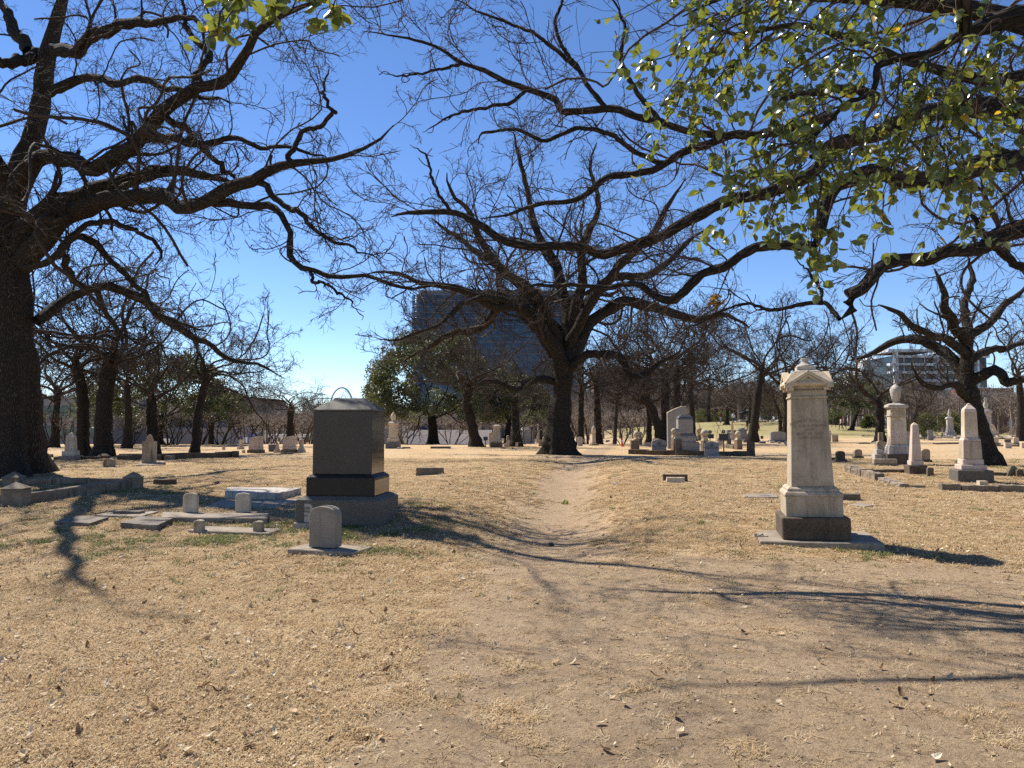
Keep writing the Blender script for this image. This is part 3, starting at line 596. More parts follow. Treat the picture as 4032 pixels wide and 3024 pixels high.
# --- the oak behind the tall obelisk, trunk leaning
oakE_limbs = [
 [(3815, 1530, 50, 23.6), (3770, 1440, 44, 23.9), (3700, 1370, 40, 24.3), (3600, 1335, 34, 24.8), (3530, 1345, 28, 25.2), (3440, 1390, 20, 25.6), (3340, 1420, 11, 26)],
 [(3820, 1500, 46, 23.6), (3880, 1470, 42, 23.2), (3930, 1465, 40, 22.9), (3965, 1505, 34, 22.6), (4040, 1490, 28, 22.2), (4160, 1470, 16, 21.8)],
 [(3805, 1350, 44, 23.6), (3760, 1290, 38, 23), (3720, 1210, 32, 22.6), (3715, 1140, 24, 22.2), (3680, 1060, 14, 22)],
 [(3810, 1300, 36, 23.6), (3800, 1200, 30, 24), (3830, 1100, 22, 24.2), (3810, 1010, 12, 24.4)],
 [(3815, 1330, 36, 23.6), (3900, 1260, 30, 24), (3980, 1180, 24, 24.4), (4060, 1120, 14, 24.8)],
 [(3810, 1400, 40, 23.6), (3720, 1330, 32, 22.8), (3620, 1300, 26, 22.2), (3540, 1230, 20, 21.8), (3460, 1200, 11, 21.4)],
 [(3810, 1560, 34, 23.6), (3740, 1510, 28, 23), (3680, 1530, 24, 22.6), (3620, 1500, 18, 22.2), (3590, 1430, 10, 22)],
 [(3820, 1420, 34, 23.6), (3890, 1380, 30, 24.4), (3970, 1370, 24, 25), (4060, 1340, 14, 25.6)],
]
oak('bare oak with a leaning trunk directly behind the large white obelisk', None,
    [(3872, 1832, 84, 23.6), (3860, 1700, 62, 23.6), (3835, 1600, 58, 23.6), (3812, 1500, 56, 23.6), (3806, 1380, 46, 23.6), (3812, 1280, 36, 23.6)],
    oakE_limbs, 19, 23.6, SPEC_D, K=24, kw=0.03)

# --- the other bare oaks (px along the trunk, width px)
BT = [
 ('thick straight oak trunk of a close pair standing behind the stepped white marker', [(405, 1795, 66), (408, 1650, 60), (420, 1500, 58), (446, 1390, 50)], 31, 0, 1.05, 20, 1.05),
 ('slimmer oak of a close pair, behind the stepped white marker', [(325, 1796, 46), (328, 1650, 44), (322, 1540, 42), (300, 1430, 34)], 31.5, 1, 0.9, 80, 1.1),
 ('oak with a forking trunk behind the scalloped brown headstone', [(604, 1790, 44), (600, 1650, 40), (596, 1570, 38)], 32, 2, 0.75, 140, 1.0),
 ('slender oak leaning outward beside the dark kerb of the long lot', [(768, 1787, 34), (778, 1640, 31), (800, 1540, 28), (812, 1470, 24)], 32.5, 0, 0.80, 200, 0.95),
 ('small round crowned bare tree behind the slant topped pinkish block', [(1140, 1765, 28), (1142, 1680, 25), (1145, 1600, 24)], 46, 1, 0.66, 250, 0.72),
 ('oak with a crooked leaning trunk and one broken brown stub beside the black plaque', [(1880, 1760, 48), (1862, 1680, 40), (1838, 1590, 36), (1845, 1520, 26)], 45, 2, 0.85, 15, 0.75),
 ('oak trunk with a swollen collar between the tall column marker and the hipped gray tomb', [(2036, 1760, 38), (2030, 1650, 31), (2026, 1570, 30)], 45, 0, 0.72, 60, 0.8),
 ('narrow oak trunk behind the plain rounded tablet near the path', [(2285, 1750, 24), (2288, 1600, 22), (2292, 1520, 20)], 52, 1, 0.8, 120, 0.9),
 ('dark oak trunk beside the hooded white pillar near the path', [(2355, 1742, 32), (2353, 1620, 26), (2350, 1520, 22)], 54, 2, 0.85, 180, 0.95),
 ('oak leaning strongly over the ball post lot', [(2608, 1740, 36), (2585, 1660, 33), (2560, 1600, 30), (2520, 1560, 24)], 46, 0, 0.72, 240, 0.8),
 ('thin straight dark trunk between the leaning oak and the twin headstones', [(2556, 1738, 22), (2556, 1660, 20), (2550, 1560, 17)], 55, 1, 0.75, 300, 0.95),
 ('tall oak trunk beside the seated visitor at the family lot', [(2622, 1740, 36), (2620, 1600, 33), (2618, 1470, 28)], 52, 2, 1.0, 345, 1.0),
 ('pale barked oak trunk behind the slant topped granite stone', [(2664, 1738, 34), (2664, 1600, 31), (2668, 1460, 26)], 56, 0, 1.05, 35, 1.0),
 ('slim oak emerging above the slant topped granite stone', [(2728, 1700, 24), (2724, 1600, 22), (2716, 1510, 18)], 75, 1, 1.2, 95, 1.0),
 ('oak trunk beside the woman in the red skirt', [(2962, 1735, 36), (2972, 1650, 31), (2986, 1540, 28), (3000, 1470, 22)], 60, 2, 1.15, 155, 0.9),
 ('oak trunk half hidden by the tall inscribed marble monument', [(3098, 1728, 30), (3098, 1620, 26), (3095, 1500, 22)], 62, 0, 1.15, 215, 0.95),
 ('thin curving trunk beside the yellow green thicket', [(3075, 1700, 16), (3070, 1640, 14), (3050, 1580, 12)], 78, 1, 0.75, 275, 0.8),
 ('oak with low arching limbs behind the draped urn monument', [(3464, 1734, 34), (3466, 1650, 30), (3462, 1580, 28)], 62, 2, 1.2, 325, 0.8),
 ('small curved oak between the draped urn monument and the large obelisk', [(3598, 1705, 20), (3602, 1650, 18), (3618, 1600, 16)], 80, 0, 0.95, 10, 0.7),
 ('oak growing behind the trunk of the central oak', [(2420, 1735, 16), (2425, 1660, 14), (2430, 1580, 12)], 85, 1, 1.0, 50, 0.9),
 ('short trunk on the grassy mound near the horse statue', [(2862, 1678, 20), (2862, 1650, 15), (2864, 1610, 12)], 120, 2, 0.9, 110, 0.6),
 ('slender tree beside the horse statue on the mound', [(2948, 1672, 11), (2952, 1620, 10), (2955, 1570, 8)], 122, 0, 1.0, 170, 0.8),
 ('tall bare tree behind the mound with the green lawn', [(2790, 1690, 14), (2790, 1600, 12), (2794, 1520, 9)], 140, 1, 1.5, 210, 1.0),
 ('bare tree past the evergreen tree and the walking visitors', [(3250, 1700, 22), (3240, 1600, 19), (3230, 1520, 15)], 95, 2, 1.35, 75, 1.0),
 ('bare tree beyond the scroll shaped stone and shrubs', [(4020, 1735, 30), (4020, 1600, 26), (4010, 1480, 20)], 70, 0, 1.2, 130, 0.9),
 ('dim bare oak in the gap behind the massive old oak', [(215, 1782, 30), (220, 1650, 26), (228, 1540, 22)], 44, 1, 0.9, 190, 0.9),
 ('bare oak behind the evergreen tree by the parking building', [(500, 1775, 30), (505, 1640, 26), (500, 1520, 22)], 42, 2, 0.85, 285, 0.9),
]
for k, (lb, tr, Y, cv, sc, ro, zs) in enumerate(BT): bare_tree(lb, tr, Y, CV[cv], sc, ro, zs, seed=100 + k) if not 5 <= k <= 25 else bare_tree(lb, tr, Y, CV[cv], sc * 1.12, ro, zs * 1.18, seed=100 + k)

# --- evergreen live oaks
def leaf_cloud(rng, centers, rad, per, size, flat=0.75):
    n = len(centers) * per
    c = np.repeat(centers, per, 0); r = np.repeat(rad, per)
    d = norm(rng.normal(size=(n, 3))) * (rng.uniform(0.25, 1, (n, 1)) ** 0.6); d[:, 2] *= flat
    p = c + d * r[:, None]
    a = norm(rng.normal(size=(n, 3)) + [0, 0, 0.7]); u_ = norm(np.cross(a, rng.normal(size=(n, 3)))); w_ = np.cross(a, u_)
    s = size * rng.uniform(0.6, 1.4, (n, 1))
    q = np.stack([p - u_ * s, p - w_ * s * 0.55, p + u_ * s, p + w_ * s * 0.55], 1)
    tint = np.clip(np.repeat(rng.uniform(0, 1, len(centers)), per) * 0.5 + rng.uniform(0, 0.55, n), 0, 1)
    return q.reshape(-1, 3), np.repeat(tint, 4)
def cloud_mesh(name, q, tint, mat):
    me = npmesh(name, q, np.arange(len(q)).reshape(-1, 4), [('tint', 'FLOAT', tint)], smooth=False); me.materials.append(mat); return me
def evergreen_crown(seed, rx, rz, n=150, per=210):
    rng = np.random.default_rng(seed)
    nl = 9; az = np.arange(nl) * 2 * np.pi / nl + rng.uniform(-.3, .3, nl); el = np.radians(rng.uniform(12, 70, nl))
    D = np.stack([np.cos(el) * np.cos(az), np.cos(el) * np.sin(az), np.sin(el)], -1)
    P, Rr = grow(rng, np.zeros((nl, 3)), D, np.full(nl, rx * 0.9), np.full(nl, 0.16), 14, 0.14, 0.0, 0.2)
    lv = levels(rng, P, Rr, [(7, 0.2, 1, 0.9, 0.45, 0.5, 0.02, 8, 4, 0.2, 0.0), (5, 0.2, 1, 0.9, 0.5, 0.5, 0.012, 5, 3, 0.2, 0.0)])
    br = tubes_mesh('branches', [(P, Rr, 7)] + lv, M['bark_dark'])
    az = rng.uniform(0, 2 * np.pi, n); h = rng.uniform(-0.18, 1, n); rr = np.sqrt(np.clip(1 - h * h, 0, 1)) * rng.uniform(0.55, 1.0, n) ** 0.5
    rr *= 1 + 0.16 * np.sin(3 * az + 1) + 0.1 * np.sin(5 * az)
    C = np.stack([rr * np.cos(az) * rx, rr * np.sin(az) * rx, h * rz * rng.uniform(0.75, 1.05, n)], -1)
    q, ti = leaf_cloud(rng, C, rng.uniform(0.45, 1.05, n) * rx * 0.19, per, 0.085)
    return br, cloud_mesh('foliage', q, ti, M['evergreen'])
EV = [evergreen_crown(3, 5.4, 5.2, 230, 230), evergreen_crown(8, 4.6, 3.6, 120, 200)]
def evergreen(label, trunk, Y, k, sc, rot, zs=1.0, lift=0.0):
    lift += 0.5; P, Rr = px_trunk(trunk, Y); bz = gz(P[0][0], P[0][1]) - 0.1; P[0][2] = bz; o = P[0].copy()
    S, SR = spline(np.vstack([P[:1], P[0] + (P[1] - P[0]) * 0.3, P[1:]]), np.concatenate([[Rr[0] * 1.4], Rr]), 16)
    root = thing('live_oak', label, 'tree', tuple(o), group='evergreen live oaks', foot=(Rr[0], Rr[0]))
    link('trunk', tubes_mesh('trunk', [((S - o)[None], SR[None], 14)], M['bark_dark'], flare=trunk_flare), None, root)
    for nm, me_ in zip(('branches', 'foliage'), EV[k]):
        c = link(nm, me_, None, root); c.location = Vector(S[-1] - o) + Vector((0, 0, lift if nm == 'foliage' else -0.2)); c.scale = (sc, sc, sc * zs); c.rotation_euler = (0, 0, R(rot))
        if nm == 'branches': c['kind'] = 'stuff'
evergreen('dense evergreen live oak in front of the blue glass tower, beside the white statue column', [(1708, 1748, 46), (1705, 1690, 36), (1700, 1640, 34)], 58, 0, 1.06, 0, 1.0, 0.4)
evergreen('dark evergreen live oak behind the swollen collared oak trunk', [(1998, 1750, 26), (2000, 1690, 22), (2010, 1650, 20)], 60, 1, 0.82, 40, 0.9, 0.2)
evergreen('dark evergreen live oak spreading behind the scalloped brown headstone', [(625, 1775, 34), (628, 1700, 28), (640, 1640, 26)], 50, 1, 1.0, 90, 1.05, 0.0)
evergreen('second dark evergreen crown beside the slender leaning oak', [(830, 1772, 22), (832, 1700, 18), (840, 1650, 16)], 56, 1, 0.50, 130, 1.0, 0.0)
evergreen('rounded evergreen live oak behind the walking visitors', [(3352, 1695, 18), (3362, 1660, 15), (3375, 1620, 14)], 105, 1, 0.95, 170, 1.3, 0.1)
evergreen('low evergreen tree near the white statue column, farther off', [(1440, 1748, 14), (1442, 1700, 11), (1448, 1680, 10)], 78, 1, 0.52, 210, 1.1, 0.0)
evergreen('small evergreen beyond the hipped gray tomb', [(2130, 1748, 12), (2130, 1700, 10), (2132, 1680, 9)], 75, 1, 0.45, 250, 0.9, 0.0)

# --- crepe myrtles: many stems from one base, pale twig ends
def myrtle(seed):
    rng = np.random.default_rng(seed); n = 7; az = rng.uniform(0, 2 * np.pi, n)
    D = np.stack([0.45 * np.cos(az), 0.45 * np.sin(az), np.ones(n)], -1)
    P, Rr = grow(rng, np.stack([0.12 * np.cos(az), 0.12 * np.sin(az), np.zeros(n)], -1), D, np.full(n, 1.9), np.full(n, 0.045), 10, 0.06, 0.0, 0.6)
    lv = levels(rng, P, Rr, [(6, 0.55, 1, 0.9, 0.65, 0.6, 0.014, 8, 4, 0.14, 0.02), (6, 0.2, 1, 0.8, 0.55, 0.6, 0.010, 6, 3, 0.16, 0.02), (5, 0.2, 1, 0.8, 0.5, 0.6, 0.007, 4, 3, 0.2, 0.0)])
    st = tubes_mesh('stems', [(P, Rr, 6)] + lv[:1], M['twig']); st2 = tubes_mesh('twigs', lv[1:], M['twig_pale']); return st, st2
MLAB = ['in the gap just past the massive old oak', 'beside the stepped white marker', 'behind the close pair of oak trunks', 'before the teal windowed office building', 'behind the scalloped brown headstone', 'next to the scalloped headstone, slightly farther', 'beside the slender leaning oak', 'past the slender leaning oak trunk', 'standing behind another near the lot end post', 'at the end post of the long kerb', 'behind the upright white tablet', 'farther off behind the pinkish slant topped block', 'by the blue sign', 'beside the small round crowned tree', 'behind the slim finialed obelisk', 'next to the dark granite monument', 'directly behind the dark granite monument', 'between the granite monument and the evergreen oak', 'by the narrow oak near the path', 'near the hooded white pillar', 'beyond the traffic cone', 'beyond the family lot', 'behind the crooked leaning oak', 'behind the urn topped cream monument', 'behind the slender fluted column']
MY = [myrtle(1), myrtle(2), myrtle(3)]
for k, (px, py, Y, sc) in enumerate([(190, 1778, 44, 1.0), (265, 1776, 47, .9), (428, 1782, 45, 1.0), (520, 1772, 50, .9), (662, 1770, 48, 1.0), (690, 1770, 50, .95), (788, 1769, 50, 1.0),
        (865, 1769, 50, 1.05), (905, 1768, 60, 1.1), (965, 1765, 58, 1.15), (1040, 1762, 58, 1.1), (1060, 1760, 66, 1.2), (1095, 1760, 62, 1.1), (1180, 1758, 60, 1.15), (1215, 1758, 64, 1.2), (1260, 1757, 60, 1.1),
        (1320, 1755, 66, 1.2), (1380, 1752, 66, 1.1), (2240, 1745, 66, 1.4), (2310, 1742, 64, 1.5), (2450, 1738, 90, 1.6), (2520, 1735, 92, 1.6), (1780, 1748, 66, 1.2), (1600, 1748, 68, 1.2), (2070, 1748, 68, 1.2)]):
    x, y = at(px, py, Y)[:2]
    r = thing('crepe_myrtle', 'leafless many stemmed crepe myrtle ' + MLAB[k], 'small tree', (x, y, gz(x, y) - 0.05), R(47 * k), group='crepe myrtles along the lawn edge')
    for nm, me_ in zip(('stems', 'twigs'), MY[k % 3]):
        c = link(nm, me_, None, r); c.scale = (sc * 1.15, sc * 1.15, sc); c['kind'] = 'stuff'

# --- near live oak: leafy drooping branches over the frame, trunk outside
def cpt(x, y, Y): return at(2232 + x * q8, y * q8, Y)
rng = np.random.default_rng(77)
tx, ty = 5.6, 1.2; tz = gz(tx, ty) - 0.1
root = thing('live_oak', 'leafy live oak whose drooping green branches hang across the sky overhead', 'tree', (tx, ty, tz), group='evergreen live oaks')
o = np.array([tx, ty, tz])
def near_limb(pts, name, ns=12, K=30, jit=0.006, mat='bark'):
    P, Rr = spline([p[:3] for p in pts], [p[3] for p in pts], K, rng, jit)
    link(name, tubes_mesh(name, [((P - o)[None], Rr[None], ns)], M[mat]), None, root); return P, Rr
def W(p, r): return (p[0], p[1], p[2], r)
near_limb([(tx, ty, tz, .34), (5.5, 1.3, .6, .27), (5.3, 1.5, 1.8, .24), (5.2, 1.8, 3.0, .2), (4.9, 2.2, 4.4, .12)], 'trunk', 24)
hub = cpt(1930, 160, 4.3)
near_limb([(5.25, 1.7, 2.6, .13), (4.9, 2.6, 3.6, .10), W(cpt(2600, 40, 4.2), .075), W(cpt(2212, 70, 4.3), .062), W(cpt(2050, 110, 4.3), .058), W(hub, .05), W(cpt(1920, 0, 4.2), .045), W(cpt(1900, -300, 4.0), .035)], 'limb')
near_limb([W(hub, .032), W(cpt(1750, 260, 4.3), .026), W(cpt(1600, 285, 4.3), .022), W(cpt(1500, 310, 4.3), .020), W(cpt(1480, 440, 4.25), .016), W(cpt(1340, 510, 4.2), .013), W(cpt(1240, 620, 4.15), .010), W(cpt(1130, 720, 4.1), .006)], 'limb', 8)
near_limb([(4.9, 2.2, 4.4, .10), W(cpt(1900, -500, 4.0), .06), W(cpt(1000, -420, 3.6), .05), W(cpt(0, -380, 3.2), .04), W(cpt(-800, -300, 2.9), .03), W(cpt(-1700, -260, 2.7), .015)], 'limb', 8)
near_limb([(4.9, 2.2, 4.4, .08), W(cpt(2300, -200, 4.8), .05), W(cpt(1500, -160, 4.8), .04), W(cpt(900, -60, 4.7), .025), W(cpt(560, 80, 4.6), .004)], 'limb', 8)
targets = [((1900, -60), (480, 200), 4.4), ((1200, -200), (250, 110), 4.4), ((900, 40), (380, 330), 4.5), ((1000, 20), (430, 560), 4.5), ((900, 100), (450, 640), 4.3), ((1000, 160), (620, 560), 4.4),
 ((1500, 310), (960, 470), 4.1), ((1340, 510), (800, 700), 4.2), ((1240, 620), (740, 900), 4.1), ((1240, 620), (740, 1080), 4.2), ((1200, 680), (980, 1130), 4.0), ((1250, 600), (1160, 1120), 4.2), ((1200, 800), (1180, 1310), 4.0),
 ((1480, 440), (1400, 900), 4.3), ((1480, 440), (1310, 1150), 4.1), ((1750, 260), (1480, 900), 4.4), ((1700, 500), (1520, 1060), 4.2), ((1750, 260), (1700, 820), 4.4), ((1800, 500), (1740, 1120), 4.3), ((1930, 160), (1900, 700), 4.4), ((1900, 600), (1950, 1130), 4.3),
 ((2212, 200), (2130, 600), 4.4), ((2100, 150), (2050, 780), 4.5), ((2300, 300), (2170, 840), 4.3), ((1500, -100), (1020, 320), 4.6), ((1700, -100), (1280, 330), 4.5), ((1600, -60), (1100, 180), 4.3), ((1300, -100), (760, 330), 4.5), ((1200, -60), (700, 150), 4.2),
 ((1300, -100), (870, 60), 4.4), ((1500, -100), (1350, 200), 4.2), ((1900, 0), (1600, 200), 4.5), ((1930, 160), (1650, 560), 4.2), ((1600, 285), (1180, 420), 4.5), ((1480, 440), (1120, 600), 4.4), ((1340, 510), (960, 860), 4.3), ((1600, 285), (1560, 700), 4.2), ((2100, 100), (1840, 420), 4.1), ((1100, -100), (560, 60), 4.3), ((2212, 60), (2060, 330), 4.2), ((1240, 620), (900, 760), 4.4), ((1240, 620), (1050, 930), 4.3), ((1900, 300), (1830, 900), 4.5),
 ((2000, 200), (1760, 640), 4.6), ((1850, 250), (1440, 640), 4.5), ((1300, 560), (1080, 1020), 4.4), ((950, -40), (500, 420), 4.6), ((1700, 0), (1450, 380), 4.6), ((1100, 0), (820, 480), 4.6), ((900, 0), (640, 420), 4.3),
 ((-1480, -260), (-1660, 110), 2.9), ((-1560, -240), (-1740, 180), 2.8), ((-1300, -280), (-1440, 40), 2.9), ((-1050, -280), (-1215, 20), 2.9), ((-1000, -300), (-1170, 90), 2.85), ((-1560, -240), (-1530, 20), 2.8)]
Ps, Rs = [], []
for (sx0, sy0), (ex, ey), Y in targets:
    a0 = cpt(sx0, sy0, Y + rng.uniform(-.1, .25)); e0 = cpt(ex, ey, Y); d = e0 - a0; n_ = np.linalg.norm(d)
    m1 = a0 + d * .35 + np.array([0, rng.uniform(-.2, .2), .10 * n_ + rng.uniform(-.05, .05)]); m2 = a0 + d * .7 + np.array([0, rng.uniform(-.2, .2), .10 * n_])
    P, Rr = spline([a0, m1, m2, e0], [.0075, .006, .0045, .002], 16, rng, 0.012); Ps.append(P - o); Rs.append(Rr)
Ps, Rs = np.array(Ps), np.array(Rs); L = plen(Ps)
far_n = len(targets) - 6
S0, D, Lc, Rc = spawn(rng, Ps, Rs, L, 9, 0.22, 1.0, 0.9, 0.30, 0.6, 0.0018, 0.0); D[:, 2] -= 0.25
Lc = np.clip(Lc * 1.3, 0.16, 0.42); Lc = np.where(np.repeat(np.arange(len(targets)) >= far_n, 9), 0.08, Lc)
P2, R2 = grow(rng, S0, D, Lc, Rc, 8, 0.14, -0.02, 0.6)
link('twigs', tubes_mesh('twigs', [(Ps, Rs, 5), (P2, R2, 4)], M['twig_near']), None, root, kind='stuff')
# leaf: folded ellipse with slightly toothed edge
def leaf_geo(sc, cup, rs):
    u_ = np.array([0, .18, .42, .70, .90, 1.0]); wd = np.array([0.0, .26, .36, .31, .16, 0.0])
    mid = np.stack([u_, 0 * u_, -cup * u_ ** 2], -1)
    L_ = mid.copy(); L_[:, 1] += wd * rs.uniform(.9, 1.08, 6); L_[:, 2] += wd * .35
    R_ = mid.copy(); R_[:, 1] -= wd * rs.uniform(.9, 1.08, 6); R_[:, 2] += wd * .35
    V = np.vstack([mid, L_[1:-1], R_[1:-1]]) * sc
    F = []
    for i in range(5):
        l0 = 0 if i == 0 else 5 + i; l1 = 5 if i == 4 else 6 + i; r0 = 0 if i == 0 else 9 + i; r1 = 5 if i == 4 else 10 + i
        F.append((i, i + 1, l1, l0) if l0 != i and l1 != i + 1 else ((i, i + 1, l1, l1) if l0 == i else (i, i + 1, l0, l0)))
        F.append((i + 1, i, r0, r1) if r0 != i and r1 != i + 1 else ((i + 1, i, r1, r1) if r0 == i else (i + 1, i, r0, r0)))
    return V, F
def tris_from(F):
    out = []
    for f in F:
        g = []
        for q in f:
            if q not in g: g.append(q)
        out.append((g[0], g[1], g[2]))
        if len(g) == 4: out.append((g[0], g[2], g[3]))
    return np.array(out)
rs = np.random.RandomState(4)
LV = [leaf_geo(1.0, c_, rs) for c_ in (0.05, 0.22, -0.12, 0.38)]; LVt = [(v_, tris_from(f_)) for v_, f_ in LV]
pts, dirs = [], []
n2, K2, _ = P2.shape; T2 = tangents(P2)
for i in range(n2):
    for tt in np.concatenate([rng.uniform(0.2, 1, 4), [0.97, 1.0]]):
        if Lc[i] < .09 and rng.uniform() < .35: continue
        f = tt * (K2 - 1); k = min(int(f), K2 - 2); p = P2[i, k] * (1 - f + k) + P2[i, k + 1] * (f - k)
        q = norm(np.cross(T2[i, k], rng.normal(size=3))); dd = norm(T2[i, k] * rng.uniform(.2, .9) + q + np.array([0, 0, -0.25])); pts.append(p); dirs.append(dd)
pts, dirs = np.array(pts), np.array(dirs); nL = len(pts); size = rng.uniform(.038, .074, nL); tint = np.clip(rng.beta(2, 2.4, nL) * .85, 0, .8); tint[rng.uniform(size=nL) > .975] = 1.0
sun3 = np.array(sdir); nrm = norm(rng.normal(size=(nL, 3)) + np.array([0, 0, .6])); side = norm(np.cross(nrm, dirs)); nrm = np.cross(dirs, side)
B3 = np.stack([dirs, side, nrm], 1)       # rows
dist = np.linalg.norm(pts + o - np.array([0, 0, EYE]), axis=1); order = np.argsort(dist / size)
cell = []
for var in range(4):
    for tk in range(5):
        v_, f_ = LVt[var]; me = npmesh('leaf', v_, f_, [('tint', 'FLOAT', np.full(len(v_), (tk + .5) / 5 if tk < 4 else 0.85))]); me.materials.append(M['leaf']); cell.append(me)
inview = []
for i in order:
    p = pts[i] + o; yy = p[1]; pxx = 2016 + FPX * p[0] / yy
    if yy > 1 and -30 < pxx < 4060 and p[2] - EYE < yy * 0.60: inview.append(i)
    if len(inview) >= 290: break
for i in inview:
    me = cell[int(rng.integers(4)) * 5 + min(4, int(tint[i] * 5))]
    ob = link('leaf', me, None, root); mt = Matrix([list(B3[i][0]) , list(B3[i][1]), list(B3[i][2])]).transposed().to_4x4()
    ob.matrix_local = Matrix.Translation(Vector(pts[i])) @ mt @ Matrix.Scale(float(size[i]), 4)
rest = np.setdiff1d(np.arange(nL), inview); Vs, Fs, Ts, off = [], [], [], 0
for var in range(4):
    idx = rest[rest % 4 == var]; v_, f_ = LVt[var]
    VV = np.einsum('vk,nkj->nvj', v_, B3[idx]) * size[idx][:, None, None] + pts[idx][:, None, :]
    FF = f_[None] + (np.arange(len(idx)) * len(v_))[:, None, None] + off
    Vs.append(VV.reshape(-1, 3)); Fs.append(FF.reshape(-1, 3)); Ts.append(np.repeat(tint[idx], len(v_))); off += VV.shape[0] * VV.shape[1]
me = npmesh('foliage', np.concatenate(Vs), np.concatenate(Fs), [('tint', 'FLOAT', np.concatenate(Ts))]); me.materials.append(M['leaf'])
link('foliage', me, None, root, kind='stuff')
# hanging clump of dried leaves
p = at(2822, 1145, 7.6); rng2 = np.random.default_rng(3)
r = thing('dried_leaf_clump', 'clump of dried yellow brown leaves dangling from a thin twig', 'leaf clump', tuple(p))
q_, ti_ = leaf_cloud(rng2, np.array([[0, 0, -.06], [-.05, 0, -.11], [.06, 0, -.12], [0, .02, -.14]]), np.array([.05, .06, .06, .05]), 26, 0.022, 0.6)
link('foliage', cloud_mesh('foliage', q_, ti_, M['dry_leaf']), None, r, kind='stuff')
pp = np.array([at(2835, 1050, 7.7), at(2828, 1100, 7.65), p, p - [0, 0, .06]]) - p; P, Rr = spline(pp, [.005, .004, .003, .002], 10)
link('stem', tubes_mesh('stem', [(P[None], Rr[None], 5)], M['twig_near']), None, r)

# ================================================================== STONES
def sc_(p): return p[1] / FPX               # metres per photo pixel at that depth
def stack(name, label, cat, px, py, parts, rz=0, group=None, tilt=(0, 0), dz=-0.03, Y=None, k=None):
    """parts: list of (part_name, kind, material, *numbers in photo pixels) piled up from the ground"""
    if Y is None: g = G(px, py)
    else: x_, y_ = at(px, py, Y)[:2]; g = np.array([x_, y_, gz(x_, y_)])
    s = sc_(g); wmax = max([p[3] for p in parts if p[1] != 'text'])
    r = thing(name, label, cat, (g[0], g[1] + 0.0, g[2] + dz), R(rz), group, tilt, foot=(wmax * s / 2, wmax * s / 2 * (0.5 if parts[0][1] in ('arch', 'tab') else 1)))
    z = 0.0
    for p in parts:
        nm, kind, mt = p[:3]; a = p[3:]; first = -dz if z == 0 else 0.0
        if kind == 'box':      # w, h, taper, depth ratio
            wd, h = a[0] * s, a[1] * s + first; tp = a[2] if len(a) > 2 else 1; dr = a[3] if len(a) > 3 else 1
            me = box(wd, wd * dr, h, z, tp, min(0.012, wd * .03)); z += h
        elif kind == 'rough':
            wd, h = a[0] * s, a[1] * s + first; dr = a[2] if len(a) > 2 else 1
            me = loft_rect([(wd / 2, wd * dr / 2, z), (wd / 2 * .97, wd * dr / 2 * .94, z + h)], rough=min(wd, h) * .035, cuts=3, seed=int(px)); z += h
        elif kind == 'arch':   # w, h, rise, depth ratio
            wd, h = a[0] * s, a[1] * s + first; me = prism([(x, q + z) for x, q in arch_out(wd, h, a[2] * s)], -wd * a[3] / 2, wd * a[3] / 2, .008); z += h
        elif kind == 'gable':  # w, eave h, total h, depth
            wd = a[0] * s / 2; me = prism([(-wd, z), (wd, z), (wd, z + a[1] * s + first), (0, z + a[2] * s + first), (-wd, z + a[1] * s + first)], -wd * a[3], wd * a[3], .008); z += a[2] * s + first
        elif kind == 'out':    # w (unit outline width), outline list, depth ratio, scale
            wd = a[0] * s; me = prism([(x * wd, z + q * wd) for x, q in a[1]], -wd * a[2] / 2, wd * a[2] / 2, .006); z += max(q for _, q in a[1]) * wd
        elif kind == 'pyr':    # w, h
            wd = a[0] * s / 2; me = loft_rect([(wd, wd, z), (.012, .012, z + a[1] * s)], .004); z += a[1] * s
        elif kind == 'turn':   # wmax, profile [(r,z)] px, n
            me = lathe([(max(.002, q[0] * s), z + q[1] * s) for q in a[1]], a[2] if len(a) > 2 else 16); z += a[1][-1][1] * s
        elif kind == 'loft':   # wmax, rings (halfw, z)
            me = loft_rect([(q[0] * s, q[0] * s * (a[2] if len(a) > 2 else 1), z + q[1] * s) for q in a[1]], .005); z += a[1][-1][1] * s
        link(nm, me, M[mt], r)
    return r
def text_mesh(body, size, depth, mat, parent, loc, rot, spread=1.0, font_w=1.0, arch=0.0):
    cu = bpy.data.curves.new('lettering', 'FONT'); cu.body = body; cu.size = size; cu.extrude = depth; cu.align_x = 'CENTER'; cu.space_character = spread; cu.offset = size * 0.012
    cu.resolution_u = 2
    ob = bpy.data.objects.new('lettering', cu); COL.objects.link(ob); dg = bpy.context.evaluated_depsgraph_get(); dg.update()
    me = bpy.data.meshes.new_from_object(ob.evaluated_get(dg)); bpy.data.objects.remove(ob)
    if arch:
        for v in me.vertices: v.co.y -= arch * v.co.x ** 2
    o2 = link('lettering', me, M[mat], parent); me.materials.clear(); me.materials.append(M[mat]); o2.location = loc; o2.rotation_euler = rot; o2.scale = (font_w, 1, 1)
    return o2

